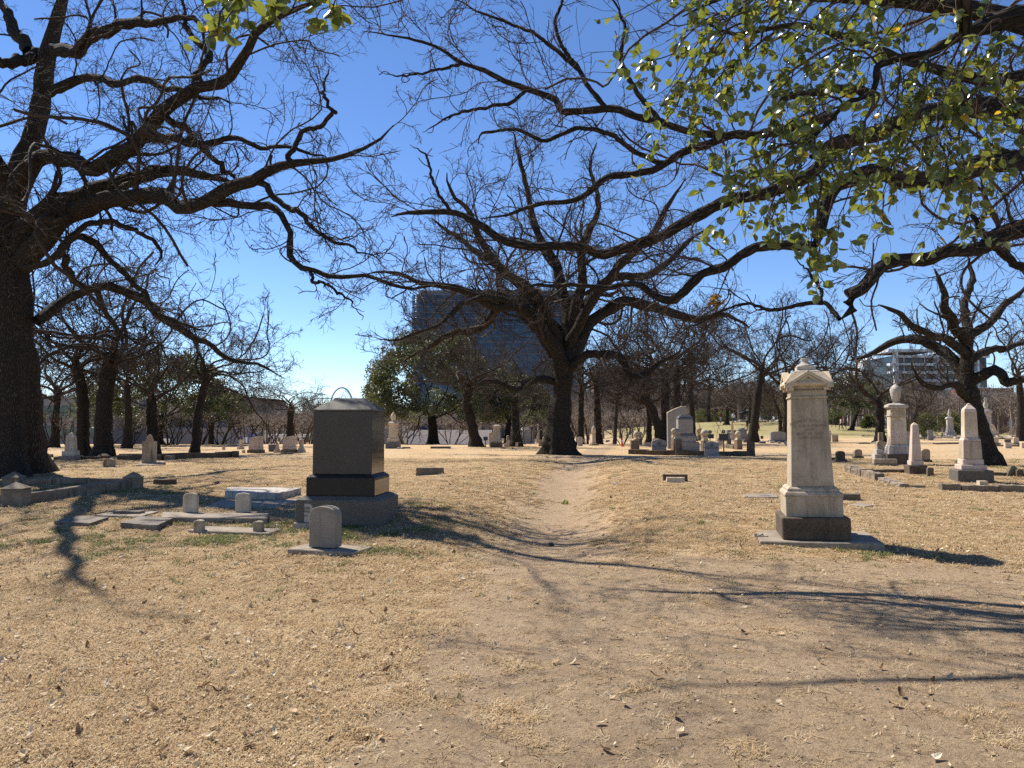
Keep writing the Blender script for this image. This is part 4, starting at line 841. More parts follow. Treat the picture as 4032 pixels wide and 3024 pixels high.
# ---- big dark granite monument
g = G(1340, 2076); gy_ = g[1]; s = gy_ / FPX
BW, PW, DW = 343 * s, 274 * s * 1.008, 237 * s * 1.015; BD, PD, DD = 1.02, .84, .70
mx, my = (1340 - 2016) * s + .03, gy_ + BD / 2
r = thing('granite_monument', 'massive dark gray granite monument in three blocks with a hipped top', 'monument', (mx, my, gz(mx, my) - .05), R(-5.5), foot=(BW / 2, BD / 2))
def blk(nm, mt, wd, dp, z0, z1, wash=0.0, inset=0.0, bev=.008):
    rings = [(wd / 2, dp / 2, z0), (wd / 2, dp / 2, z1)]
    if wash: rings.append((wd / 2 - inset, dp / 2 - inset, z1 + wash))
    return link(nm, loft_rect(rings, bev), M[mt], r)
zb = .05 + 92 * s
blk('base', 'granite_base', BW, BD, 0, zb, .055, .085)
blk('plinth', 'granite_dark', PW, PD, zb + .055, zb + .055 + 72 * s, .045, .06)
zd = zb + .10 + 72 * s; zt = zd + 252 * s
blk('die', 'granite', DW, DD, zd, zt)
link('cap', loft_rect([(DW / 2 + .006, DD / 2 + .006, zt + .001), (DW / 2 + .006, DD / 2 + .006, zt + .02), (DW * .25, .05, zt + 54 * s)], .004), M['granite_base'], r)
for sx in (-1, 1):
    pl = box(.004, DD - .03, 252 * s - .01, zd + .005, bevel=0); o_ = link('polished_side', pl, M['granite_polished'], r); o_.location = (sx * (DW / 2 + .0015), 0, 0)
    pl = box(.004, PD - .03, 60 * s, zb + .062, bevel=0); o_ = link('polished_side', pl, M['granite_polished'], r); o_.location = (sx * (PW / 2 + .0015), 0, 0)

# ---- tall inscribed marble monument
g = G(3222, 2160); my = g[1] + .56; mx = (3186 - 2016) / FPX * my
r = thing('marble_monument', 'tall tapering cream marble monument with gabled cap, broken finial and worn inscription', 'monument', (mx, my, gz(mx, my) - .05), R(-14), foot=(.74, .55))
s = (my - .40) / FPX
def lr(nm, mt, rings, bev=.006, off=0.0):
    o_ = link(nm, loft_rect([(a * s, a * s * .96, .05 + z * s) for a, z in rings], bev), M[mt], r); o_.location.x = off; return o_
link('ground_slab', loft_rect([(.74, .56, -.02), (.735, .555, .105)], .012), M['concrete'], r).location = (.03, -.02, 0)
zb = 25
link('base', loft_rect([(126 * s, .44, .106), (126 * s, .44, .39)], .012), M['brownstone'], r)
# carved lattice of squares on the front of the base
for k in range(9):
    for sg in (-1, 1):
        bm = bmesh.new(); bmesh.ops.create_cube(bm, size=1); bmesh.ops.scale(bm, vec=(.012, .008, .165), verts=bm.verts); bmesh.ops.rotate(bm, matrix=Matrix.Rotation(sg * R(45), 3, 'Y'), verts=bm.verts)
        o_ = link('lattice_bar', bm_mesh(bm, 'bar', 0), M['brownstone'], r); o_.location = (-.34 + .085 * k, -.443 - .0008 * (sg + 1), .245)
up = .39
def L2(nm, rings, bev=.005, mt='marble_warm'):
    o_ = link(nm, loft_rect([(a, a * .97, z) for a, z in rings], bev), M[mt], r); return o_
u = s
L2('lower_die', [(106 * u, up), (106 * u, up + 80 * u)])
z0 = up + 80 * u
L2('moulding', [(109 * u, z0), (109 * u, z0 + 7 * u), (104 * u, z0 + 16 * u), (97 * u, z0 + 21 * u), (97 * u, z0 + 28 * u), (88 * u, z0 + 36 * u)], .004)
z1 = z0 + 36 * u
sh = L2('shaft', [(80 * u, z1), (67.5 * u, z1 + 352 * u)], .006)
z2 = z1 + 352 * u
L2('neck_moulding', [(67 * u, z2), (72 * u, z2 + 4 * u), (72 * u, z2 + 8 * u), (68 * u, z2 + 13 * u)], .003)
z3 = z2 + 13 * u
L2('frieze', [(67.5 * u, z3), (67.5 * u, z3 + 30 * u)], .003)
# cross gabled cap: four identical gables around the shaft
def gable(hw, e, pk, y0, y1, nm, rot, mt='marble', thick=None):
    out = [(-hw, e), (0, pk), (hw, e)]
    t = thick
    poly = [(-hw, z3 + e * u * 0 + t[0]), (hw, z3 + t[0]), (hw, z3 + t[1]), (0, z3 + t[2]), (-hw, z3 + t[1])]
    o_ = link(nm, prism(poly, y0, y1, .004), M[mt], r); o_.rotation_euler.z = rot; return o_
for k in range(2):
    gable(67 * u, 0, 0, -67 * u, 67 * u, 'gable', k * math.pi / 2, 'marble_warm', (20 * u, 30 * u, 74 * u))
for k in range(4):
    for sg in (-1, 1):
        for (hw, zz, th, pr, nm) in ((92, 36, 14, 91, 'cornice'), (82, 26, 10, 82, 'cornice_moulding')):
            a, b2_ = (0, z3 + (zz + 50) * u), (sg * hw * u, z3 + zz * u * 1.0 - 6 * u)
            poly = [a, (a[0], a[1] + th * u), (b2_[0], b2_[1] + th * u), b2_]
            if sg > 0: poly = poly[::-1]
            o_ = link(nm, prism(poly, -pr * u - (.0004 * k), -(pr - 26) * u, .003), M['marble'], r); o_.rotation_euler.z = k * math.pi / 2
L2('cap', [(84 * u, z3 + 38 * u), (92 * u, z3 + 44 * u), (92 * u, z3 + 52 * u), (60 * u, z3 + 94 * u)], .004, 'marble')
link('finial_base', loft_rect([(50 * u, 50 * u, z3 + 80 * u), (50 * u, 50 * u, z3 + 98 * u), (36 * u, 36 * u, z3 + 106 * u), (36 * u, 36 * u, z3 + 120 * u)], .004), M['marble_gray'], r)
link('finial', lathe([(37 * u, z3 + 119 * u), (35 * u, z3 + 124 * u), (26 * u, z3 + 129 * u), (17 * u, z3 + 136 * u), (14 * u, z3 + 146 * u), (17 * u, z3 + 152 * u), (16 * u, z3 + 155 * u)], 20), M['marble_gray'], r)
tl = math.atan((80 - 67.5) / 352)
def stext(body, zf, size, arch=0.0, wdt=1.0, spread=1.05):
    zz = z1 + zf * 352 * u; hw = (80 - 12.5 * zf) * u * .97
    text_mesh(body, size, .0012, 'letter_dark', r, (0, -hw - .0015, zz), (R(90) - tl, 0, 0), spread, wdt, arch)
stext('INFANT DAU. OF', .735, .062, .9); stext('J.L. & M.H. STEVENS', .675, .052, 0, .92); stext('DIED', .630, .05); stext('MAY 20. 1870', .585, .054); stext('AGED 1 DAY.', .54, .05)
r.rotation_euler = (0, R(-1.0), R(-14))
# pale rubble at the slab
for k, (px, py, sz) in enumerate([(2985, 2118, .07), (3010, 2122, .05)]):
    g = G(px, py); st = thing('loose_stone', ['pale broken stone lying beside the slab of the tall inscribed marble monument', 'smaller stone chip against the slab of the tall inscribed marble monument'][k], 'stone', tuple(g))
    link('stone', loft_rect([(sz, sz * .7, -.01), (sz * .8, sz * .5, sz * .8)], rough=sz * .12, cuts=2, seed=k), M['boulder'], st)

# ---- small arched granite stone with word on its curved top
g = G(1272, 2180); mx, my = g[0], g[1] + .10
r = thing('arched_gravestone', 'thick arched gray granite gravestone lettered on its curved top, on a stone slab', 'gravestone', (mx, my, gz(mx, my) - .03), R(-17), foot=(.36, .24))
s = my / FPX
wd = 112 * s; hh = 158 * s; rise = 32 * s; dp = .17
link('slab', loft_rect([(.46, .24, -.02), (.46, .24, .075)], .01), M['concrete'], r).location = (.06, .03, 0)
link('tablet', prism([(x, z + .086) for x, z in arch_out(wd, hh, rise, 14)], -dp / 2, dp / 2, .005), M['arch_gray'], r)
# raised letters along the curved top
Rc = (wd * wd / 4 + rise * rise) / (2 * rise)
for k, ch in enumerate('FATHER'):
    xx = (-.5 + (k + .5) / 6) * wd * .90; an = math.asin(xx / Rc); zt = .086 + hh - rise + math.sqrt(max(0, 1 - (2 * xx / wd) ** 2)) ** .9 * rise + .001
    dxs = .01; zt2 = .086 + hh - rise + math.sqrt(max(0, 1 - (2 * (abs(xx) + dxs) / wd) ** 2)) ** .9 * rise + .001; an = math.copysign(math.atan((zt - zt2) / dxs), xx)
    text_mesh(ch, .105, .004, 'letter_gray', r, (xx, -.04, zt + .002), (0, an, 0), 1, .72)

# ---- small white tablet behind it
r = stack('tablet_gravestone', 'small weathered white tablet tucked between the dark granite monument and the thick arched stone', 'gravestone', 1206, 2078,
    [('base', 'rough', 'boulder', 92, 20, .5), ('tablet', 'arch', 'marble_gray', 60, 76, 16, .3)], rz=-8)
s = G(1206, 2078)[1] / FPX
text_mesh('LOURIE', .046, .001, 'letter_gray', r, (0, -30 * .3 * s - .003, 20 * s + .03 + 52 * s), (R(90), 0, 0), 1, .8); text_mesh('KENDALL', .046, .001, 'letter_gray', r, (0, -30 * .3 * s - .003, 20 * s + .03 + 40 * s), (R(90), 0, 0), 1, .8)
text_mesh('1876', .035, .001, 'letter_gray', r, (0, -30 * .3 * s - .003, 20 * s + .03 + 24 * s), (R(90), 0, 0), 1, .8)

# ---- twin tablets on one long sill
def quad_slab(name, label, cat, cs, th, mt, group=None, rough=0.0, lift=0.0, seed=0):
    pts_ = [G(*c) for c in cs]; c0 = np.mean(pts_, 0); r = thing(name, label, cat, (c0[0], c0[1], c0[2]), 0, group)
    P_ = [(p[0] - c0[0], p[1] - c0[1]) for p in pts_]
    rad = np.mean([math.hypot(*p) for p in P_]); FOOT.append((c0[0], c0[1], 0, max(abs(p[0]) for p in P_) * .8, max(abs(p[1]) for p in P_) * .6))
    bm = bmesh.new(); lo = [bm.verts.new((x, y, -.04 + lift)) for x, y in P_]; hi = [bm.verts.new((x, y, th + lift + (pts_[i][2] - c0[2]) * .7)) for i, (x, y) in enumerate(P_)]
    bm.faces.new(lo); bm.faces.new(hi); n = len(P_)
    for i in range(n): bm.faces.new((lo[i], lo[(i + 1) % n], hi[(i + 1) % n], hi[i]))
    bmesh.ops.recalc_face_normals(bm, faces=bm.faces)
    if rough:
        bmesh.ops.subdivide_edges(bm, edges=bm.edges[:], cuts=4, use_grid_fill=True); rr = random.Random(seed)
        for v in bm.verts: v.co += Vector((rr.uniform(-1, 1), rr.uniform(-1, 1), rr.uniform(-1, 1) * .5)) * rough
        me = bm_mesh(bm, 'slab', 0)
    else: me = bm_mesh(bm, 'slab', .01)
    link('slab', me, M[mt], r); return r
quad_slab('stone_sill', 'long low stone sill in the grass in front of the twin marble tablets', 'sill', [(635, 2060), (1052, 2064), (1058, 2042), (640, 2036)], .085, 'concrete')
for px, lb in ((750, 'arched marble tablet on a rough base, the twin nearer the flat sunken slabs'), (957, 'arched marble tablet on a rough base, the twin nearer the dark granite monument')):
    stack('tablet_gravestone', lb, 'gravestone', px, 2036, [('base', 'rough', 'sandstone', 106, 18, .45), ('tablet', 'arch', 'marble', 59, 76, 14, .26)], rz=-6, group='twin arched tablets')
quad_slab('flat_slab', 'flat stone slab carrying the two stubby footstones', 'grave slab', [(738, 2098), (1062, 2112), (1112, 2090), (800, 2080)], .035, 'concrete')
for px, py, lb in ((784, 2098, 'stubby square footstone with chipped top below the tablet nearer the sunken slabs'), (1018, 2104, 'stubby round shouldered footstone at the end of its flat slab')):
    stack('footstone', lb, 'footstone', px, py, [('block', 'arch', 'marble_stained', 37, 50, 8, .7)], rz=-8, group='pair of stubby footstones')
stack('stone_chunk', 'low broken stone lump in front of the long stone sill', 'stone', 900, 2063, [('lump', 'rough', 'sandstone', 36, 12, .6)])
quad_slab('sunken_slab', 'flat weathered slab sunk in the grass, the one farthest from the tablets', 'grave slab', [(213, 2068), (352, 2078), (428, 2050), (300, 2045)], .06, 'rough_gray', rough=.006, seed=1, group='sunken slabs')
quad_slab('sunken_slab', 'thick weathered slab with a ragged corner beside the long stone sill', 'grave slab', [(473, 2082), (618, 2094), (680, 2062), (552, 2052)], .085, 'rough_gray', rough=.008, seed=2, group='sunken slabs')
quad_slab('sunken_slab', 'thin wide slab carrying a broken fragment of stone', 'grave slab', [(373, 2038), (545, 2044), (625, 2021), (455, 2018)], .035, 'concrete', rough=.004, seed=3, group='sunken slabs')
stack('broken_fragment', 'broken gray stone fragment resting on a thin wide slab', 'stone', 508, 2030, [('fragment', 'rough', 'rough_gray', 112, 18, .35)], rz=-10, dz=.03)
quad_slab('grave_pad', 'thin concrete pad beneath the raised white grave ledger', 'grave slab', [(800, 2004), (1060, 2008), (1210, 1968), (880, 1966)], .02, 'concrete')
quad_slab('ledger_stone', 'raised pale marble grave ledger lying flat beyond the twin tablets', 'grave ledger', [(885, 1968), (1105, 1972), (1185, 1948), (895, 1944)], .14, 'marble_gray', rough=.004, seed=4)
stack('stone_lump', 'dark rough stump of stone lying alone in the dappled grass', 'stone', 650, 1908, [('lump', 'rough', 'brownstone', 78, 20, .5)], rz=10)

# ---- kerbed lot with pyramid capped posts
def kerb_run(label, p0, p1, h, wd, mt, nseg, group, gap=.012, sink=.05, rough=.003):
    a0, a1 = G(*p0), G(*p1); d = a1 - a0; Ln = math.hypot(d[0], d[1]); rz = math.atan2(d[1], d[0])
    r = thing('lot_kerb', label, 'stone kerb', tuple(a0), 0, group); FOOT.append(((a0[0] + a1[0]) / 2, (a0[1] + a1[1]) / 2, rz, Ln / 2, wd / 2))
    rr = random.Random(int(p0[0] * 7 + p1[0])); cuts = [0] + sorted(rr.uniform(.85, 1.15) * k / nseg if k < nseg else 1 for k in range(1, nseg)) + [1]
    for k in range(nseg):
        t0, t1 = cuts[k], cuts[k + 1]; c = a0 + d * (t0 + t1) / 2; ln = Ln * (t1 - t0) - gap
        o_ = link('kerb_stone', loft_rect([(ln / 2, wd / 2, -sink), (ln / 2, wd / 2, h)], rough=rough, cuts=3, seed=k) if rough > .006 else box(ln, wd, h + sink, -sink, 1, .012), M[mt], r)
        o_.location = (c[0] - a0[0] + rr.uniform(-.01, .01), c[1] - a0[1] + rr.uniform(-.01, .01), gz(c[0], c[1]) - a0[2] + rr.uniform(-.012, .012)); o_.rotation_euler = (rr.uniform(-.02, .02), -math.atan2(d[2], Ln), rz + rr.uniform(-.01, .01))
    return r
def post(px, py, w_, h_, label, mt='kerbstone', rz=8, group='pyramid capped kerb posts', cap=24):
    return stack('kerb_post', label, 'stone post', px, py, [('shaft', 'box', mt, w_, h_), ('cap', 'loft', mt, w_ * 1.1, [(w_ * .53, 0), (w_ * .53, 3), (1, cap)])], rz=rz, group=group)
post(54, 1912, 60, 30, 'pyramid capped stone post on the back kerb against the massive old oak')
post(61, 1990, 78, 64, 'closest pyramid capped stone post, at the front kerb of the lot', cap=27)
post(524, 1924, 58, 42, 'pyramid capped corner post where the two long kerbs of the lot meet', cap=24)
kerb_run('back stone kerb of the lot running along the foot of the massive old oak', (88, 1910), (495, 1905), .14, .20, 'kerbstone', 3, 'kerbs of the pyramid post lot')
kerb_run('front stone kerb of the lot slanting away to the corner post', (100, 1984), (505, 1926), .19, .20, 'kerbstone', 3, 'kerbs of the pyramid post lot')
kerb_run('short end of the front kerb beyond the closest pyramid post', (-160, 1998), (26, 1990), .16, .20, 'kerbstone', 2, 'kerbs of the pyramid post lot')
kerb_run('short end of the back kerb beyond its pyramid post', (-160, 1915), (24, 1911), .12, .20, 'kerbstone', 2, 'kerbs of the pyramid post lot')

# ---- stones on the lawn towards the low building
BAR = [(-.5, 0), (.5, 0), (.5, 1.62), (.46, 1.70), (.40, 1.60), (.34, 1.66), (.27, 1.66), (.22, 1.86), (.16, 2.0), (.06, 2.12), (0, 2.14), (-.06, 2.12), (-.16, 2.0), (-.22, 1.86), (-.27, 1.66), (-.34, 1.66), (-.40, 1.60), (-.46, 1.70), (-.5, 1.62)]
stack('scalloped_headstone', 'tall brown headstone with a scalloped shouldered top and a round stain', 'gravestone', 587, 1830, [('tablet', 'out', 'marble_stained', 57, BAR, .14)], rz=-3)
quad_slab('grave_slab', 'pale slab on the ground at the foot of the scalloped brown headstone', 'grave slab', [(535, 1836), (640, 1834), (650, 1820), (560, 1824)], .04, 'concrete')
stack('footstone', 'small square block just beside the scalloped brown headstone', 'footstone', 634, 1831, [('block', 'box', 'concrete', 30, 11, .95, .6)])
stack('obelisk_marker', 'stepped white marker with a knobbed top on two broad steps', 'gravestone', 278, 1812,
      [('base', 'box', 'concrete', 64, 17), ('step', 'box', 'marble', 48, 20, .97), ('shaft', 'box', 'marble', 34, 54, .84), ('cap', 'loft', 'marble', 30, [(15, 0), (9, 8), (8, 9)]), ('knob', 'turn', 'marble', 12, [(7, 0), (8, 3), (5, 6), (1, 8)])], rz=6)
stack('tablet_gravestone', 'small plain white tablet beside the flared base of the massive old oak', 'gravestone', 178, 1816, [('tablet', 'arch', 'marble', 23, 32, 2, .25)], rz=4)
stack('stone_block', 'short dark block behind the small plain white tablet', 'gravestone', 199, 1800, [('block', 'box', 'kerbstone', 14, 12)])
stack('round_gravestone', 'low rounded gravestone on a thin slab before the dark kerb', 'gravestone', 430, 1839, [('slab', 'box', 'concrete', 100, 2, 1, .3), ('tablet', 'arch', 'marble_stained', 42, 31, 14, .35)], rz=4)
stack('kerb_post', 'domed dark kerb post behind the low rounded gravestone', 'stone post', 408, 1807, [('block', 'box', 'brownstone', 34, 13), ('dome', 'loft', 'brownstone', 30, [(16, 0), (7, 7)])])
kerb_run('dark far kerb crossing behind the stepped white marker', (212, 1812), (395, 1809), .12, .2, 'brownstone', 4, 'dark kerbs of the long lots')
kerb_run('dark kerb crossing behind the scalloped brown headstone', (466, 1812), (640, 1812), .2, .2, 'brownstone', 3, 'dark kerbs of the long lots')
kerb_run('dark kerb running from the scalloped headstone to the end post', (640, 1812), (925, 1800), .22, .22, 'brownstone', 5, 'dark kerbs of the long lots')
kerb_run('far side of the long lot, kerb in tree shade', (470, 1794), (900, 1790), .08, .2, 'brownstone', 5, 'dark kerbs of the long lots')
stack('kerb_post', 'dark square end post of the long kerb', 'stone post', 927, 1801, [('block', 'box', 'brownstone', 22, 25)], rz=5)
stack('kerb_post', 'low square post where two dark kerbs join near the scalloped headstone', 'stone post', 668, 1812, [('block', 'box', 'kerbstone', 30, 18)], rz=5)
def slant(px, py, lb, w_=42, h_=46, mt='marble_pink'):
    s = sc_(G(px, py)); w2 = w_ * s / 2
    r = stack('slant_monument', lb, 'monument', px, py, [('base', 'box', 'sandstone', w_ * 1.18, 12), ('lower_die', 'box', mt, w_, 12), ('die', 'box', mt, w_ * .95, h_ - 16)], rz=-12, group='slant topped marble blocks')
    o_ = link('cap', prism([(-w2, 0), (w2, 0), (w2, 11 * s), (-w2 * .9, 5 * s)], -w2, w2, .004), M['marble'], r); o_.location.z = (12 + 12 + h_ - 16) * s + .031; return r
slant(1008, 1783, 'pinkish marble block monument with a slanting white top, nearer the slender leaning oak')
slant(1140, 1782, 'pinkish marble block monument with slanting white top, before the small round crowned tree')
stack('tablet_gravestone', 'upright white tablet on a base beyond the end post of the long kerb', 'gravestone', 948, 1769, [('base', 'box', 'marble', 22, 10), ('tablet', 'box', 'marble', 16, 27, .92, .4)])
stack('footstone', 'tiny white footstone beside the end post of the long kerb', 'footstone', 959, 1784, [('block', 'box', 'marble', 10, 12)])
stack('block_gravestone', 'dark gray wedge gravestone between the two pinkish slant topped blocks', 'gravestone', 1074, 1778, [('die', 'box', 'dark_granite', 29, 28, 1.08, .5)])
stack('obelisk_marker', 'short knobbed obelisk in front of the dark gray wedge gravestone', 'gravestone', 1092, 1782, [('base', 'box', 'marble', 24, 8), ('plinth', 'box', 'marble', 17, 7), ('shaft', 'box', 'marble', 12, 18, .7), ('knob', 'turn', 'marble', 6, [(3, 0), (4, 3), (1, 6)])])
stack('obelisk_marker', 'slim white obelisk with a finial just past the pinkish slant topped blocks', 'gravestone', 1187, 1781, [('base', 'box', 'marble', 27, 10), ('plinth', 'box', 'marble', 20, 8), ('shaft', 'box', 'marble', 15, 30, .75), ('cap', 'loft', 'marble', 8, [(8, 0), (8, 2), (3, 4)]), ('finial', 'turn', 'marble', 6, [(2, 0), (4, 3), (2, 6), (3, 8), (.5, 11)])])
stack('footstone', 'tiny white marker near the crepe myrtles on the far lawn', 'footstone', 881, 1771, [('block', 'box', 'marble', 9, 13)])
stack('flat_marker', 'low reddish slab in front of the pinkish block near the round crowned tree', 'grave slab', 1130, 1787, [('slab', 'box', 'sandstone', 46, 5, 1, .4)])

# ---- middle ground
def statue(px, py, lb, H_, w_, mt, head):
    """pedestal with draped urn or figure. H_ total px"""
    k = H_ / 142.0
    P_ = [('base', 'box', 'dark_granite' if head == 'leaf' else mt, w_, 26 * k), ('plinth', 'box', mt, w_ * .8, 14 * k, .95), ('shaft', 'box', mt, w_ * .6, 50 * k, .92),
          ('cap', 'loft', mt, w_ * .72, [(w_ * .29, 0), (w_ * .36, 4 * k), (w_ * .36, 9 * k), (w_ * .24, 15 * k)])]
    if head == 'leaf': P_.append(('urn', 'turn', mt, w_ * .4, [(w_ * .10, 0), (w_ * .12, 3 * k), (w_ * .20, 10 * k), (w_ * .22, 20 * k), (w_ * .17, 28 * k), (w_ * .05, 35 * k), (1, 38 * k)]))
    else: P_.append(('figure', 'turn', mt, w_ * .4, [(w_ * .2, 0), (w_ * .14, 5 * k), (w_ * .20, 14 * k), (w_ * .13, 22 * k), (w_ * .11, 25 * k), (w_ * .13, 29 * k), (w_ * .10, 34 * k), (w_ * .03, 37 * k)]))
    return stack('statue_monument', lb, 'monument', px, py, P_, rz=-10)
statue(1548, 1766, 'cream marble monument topped by an urn shaped finial, in front of the evergreen oak', 143, 48, 'marble', 'leaf')
stack('rough_block', 'long rough gray granite block lying on the tawny grass beside the path', 'gravestone', 1694, 1869, [('block', 'rough', 'rough_gray', 106, 27, .35)], rz=-3)
stack('flat_log_marker', 'long low gray log shaped marker on the far grass', 'grave marker', 1735, 1766, [('block', 'rough', 'rough_gray', 80, 8, .2)])
stack('flat_log_marker', 'short low marker beside the urn topped cream monument', 'grave marker', 1575, 1768, [('block', 'rough', 'marble_gray', 22, 6, .5)])
stack('flat_log_marker', 'flat narrow marker behind the urn topped cream monument', 'grave marker', 1600, 1765, [('block', 'rough', 'rough_gray', 32, 5, .3)])
def plaque(px, py_c, w_, h_, py_base, lb, emblem=True, Y=None):
    g = G(px, py_base) if Y is None else None; s = sc_(g)
    r = thing('plaque_stand', lb, 'plaque', tuple(g), 0, None); zc = (py_base - py_c) * s
    link('pole', lathe([(.03, 0), (.028, zc - h_ * s / 2)], 8), M['black_metal'], r)
    link('panel', prism([(-w_ * s / 2, zc - h_ * s / 2), (w_ * s / 2, zc - h_ * s / 2), (w_ * s / 2, zc + h_ * s / 2), (-w_ * s / 2, zc + h_ * s / 2)], -.03, .03, .005), M['black_metal'], r)
    if emblem:
        o_ = link('emblem', lathe([(7.5 * s, -.02), (7.5 * s, .02)], 20, False), M['black_metal'], r); o_.rotation_euler.x = R(90); o_.location = (0, 0, zc + (h_ / 2 + 8) * s)
        star = [(math.sin(i * math.pi / 5) * (5 if i % 2 == 0 else 2) * s, math.cos(i * math.pi / 5) * (5 if i % 2 == 0 else 2) * s) for i in range(10)]
        o_ = link('star', prism(star[::-1], -.004, .004, 0), M['letter_pale'], r); o_.location = (0, -.026, zc + (h_ / 2 + 8) * s)
    return r
plaque(1912, 1727, 17, 15, 1762, 'small dark plaque on a stand beside the crooked leaning oak', False)
stack('tablet_gravestone', 'tall plain round topped white tablet beside the flared cap column marker', 'gravestone', 1936, 1758, [('tablet', 'arch', 'marble', 20, 56, 9, .3)])
stack('column_marker', 'white column marker with a wide flared cap and dark base', 'gravestone', 1955, 1761, [('base', 'box', 'sandstone', 40, 19), ('plinth', 'box', 'marble', 32, 12, .9), ('shaft', 'box', 'marble', 24, 44, .86), ('cap', 'loft', 'marble', 30, [(11, 0), (15, 5), (15, 9), (8, 14)])], rz=-15)
stack('lion_statue', 'small hunched stone figure behind the slanted broken marble slab', 'statue', 2000, 1757, [('pedestal', 'box', 'marble_stained', 15, 22), ('figure', 'turn', 'marble_stained', 14, [(6, 0), (7, 6), (5, 11), (6, 15), (4, 19), (1, 21)])])
stack('broken_slab', 'broken pinkish marble slab with a pointed torn corner', 'gravestone', 1994, 1760, [('slab', 'out', 'marble_pink', 28, [(-.5, 0), (.35, 0), (.42, .55), (.5, .95), (.36, 1.08), (.1, .72), (-.3, .55)], .2)])
stack('footstone', 'tiny white block between the swollen collared oak and the broken slab', 'footstone', 2035, 1761, [('block', 'box', 'marble', 10, 18)])
stack('ball_post', 'ball topped stone post against the swollen collared oak trunk', 'stone post', 2052, 1759, [('shaft', 'box', 'sandstone', 13, 32), ('ball', 'turn', 'marble_stained', 14, [(2, -1), (6, 2), (7.5, 6), (6, 10), (2, 13), (.3, 13.5)])])
stack('hipped_tomb', 'broad gray granite tomb with sloping sides and a hipped roof', 'monument', 2066, 1747, [('base', 'box', 'gray_granite', 58, 10), ('step', 'box', 'gray_granite', 48, 8), ('body', 'box', 'gray_granite', 40, 34, .76), ('roof', 'loft', 'gray_granite', 38, [(19, 0), (19, 3), (8, 13)])], rz=25)
stack('column_marker', 'slender fluted white column on a square base, alone behind the path', 'gravestone', 2120, 1742, [('base', 'box', 'marble', 20, 7), ('plinth', 'box', 'marble', 14, 18, .95), ('column', 'turn', 'marble', 10, [(5, 0), (4.4, 20), (3.6, 50)]), ('capital', 'loft', 'marble', 12, [(3.6, 0), (6, 3), (6, 5)])])
stack('tablet_gravestone', 'low rounded tablet in front of the slender fluted column', 'gravestone', 2129, 1757, [('tablet', 'arch', 'marble_stained', 16, 25, 6, .4)])
stack('figure_post', 'narrow carved post next to the trunk of the central oak', 'stone post', 2141, 1758, [('shaft', 'box', 'marble_stained', 11, 26), ('ball', 'turn', 'marble_stained', 10, [(3, 0), (5, 4), (5, 8), (2, 13)])])
stack('tablet_gravestone', 'plain gray rounded tablet at the foot of a narrow oak', 'gravestone', 2284, 1756, [('tablet', 'arch', 'marble_gray', 20, 36, 5, .3)])
stack('hooded_pillar', 'hooded white pillar marker with a rounded head on a thin slab', 'gravestone', 2338, 1754, [('slab', 'box', 'concrete', 38, 4, 1, .6), ('base', 'box', 'marble', 20, 7), ('shaft', 'box', 'marble', 15, 34, .9), ('hood', 'turn', 'marble', 14, [(6, 0), (8, 3), (8.5, 14), (7, 24), (3, 31), (.5, 32)])])
stack('low_marker', 'low gray marker by the dark oak trunk near the path', 'grave marker', 2369, 1740, [('block', 'box', 'rough_gray', 16, 7, .8)])
stack('low_marker', 'low gray marker past the dark oak trunk, nearer the traffic cone', 'grave marker', 2393, 1740, [('block', 'box', 'rough_gray', 17, 7, .8)])
# traffic cone
g = G(2451, 1758); s = sc_(g); r = thing('traffic_cone', 'orange traffic cone with a pale band standing on the dirt path', 'traffic cone', tuple(g))
link('base', box(14 * s, 14 * s, .04, 0, .95, .01), M['orange'], r); link('cone', lathe([(5.2 * s, .04), (3.4 * s, 14 * s), (3.1 * s, 17 * s)], 16), M['orange'], r)
link('band', lathe([(3.15 * s, 17 * s), (2.3 * s, 24 * s)], 16), M['white_plastic'], r); link('tip', lathe([(2.3 * s, 24 * s), (1.3 * s, 31 * s)], 16), M['orange'], r)

# ---- family lot with ball posts
def ballpost(px, py, w_, hs, rb, lb, mt='sandstone'):
    return stack('ball_post', lb, 'stone post', px, py, [('shaft', 'box', mt, w_, hs, .92), ('bracket', 'loft', 'marble_warm', rb * 2, [(w_ * .46, 0), (rb * .6, rb * .6), (rb * .75, rb * 1.1)]),
        ('ball', 'turn', 'marble_warm', rb * 2, [(rb * math.sin(a), rb * .75 - rb * math.cos(a) + rb * .15) for a in np.linspace(.35, math.pi - .02, 10)])], rz=15, group='ball topped posts of the family lot')
ballpost(2668, 1792, 28, 62, 14, 'ball topped stone post standing before the slant topped granite stone')
ballpost(2655, 1776, 20, 54, 12, 'ball topped stone post just behind another, by the slant topped granite stone')
ballpost(2775, 1782, 24, 46, 15, 'ball topped stone post half hidden by the headstone near the black plaques')
ballpost(2506, 1768, 18, 38, 10.5, 'ball topped post just behind the blunt corner post of the lot')
ballpost(2520, 1752, 14, 24, 9.5, 'smallest ball topped post beside the blunt corner post near the cone')
ballpost(2752, 1735, 14, 20, 10, 'ball topped post peeking from behind the granite monument')
ballpost(2907, 1770, 24, 38, 11.5, 'ball topped post standing alone past the black plaques')
ballpost(2870, 1750, 14, 22, 9, 'ball topped post directly behind the larger black plaque')
stack('corner_post', 'blunt square post without a ball at the lot corner nearest the cone', 'stone post', 2496, 1786, [('shaft', 'rough', 'sandstone', 26, 52, 1)])
stack('corner_post', 'dark blunt post without a ball at the lot corner nearest the inscribed marble monument', 'stone post', 2957, 1795, [('shaft', 'rough', 'brownstone', 25, 56, 1)])
kerb_run('front sandstone kerb of the family lot, running under the headstones', (2478, 1788), (2945, 1796), .20, .3, 'brownstone', 6, 'kerbs of the family lot', rough=.004)
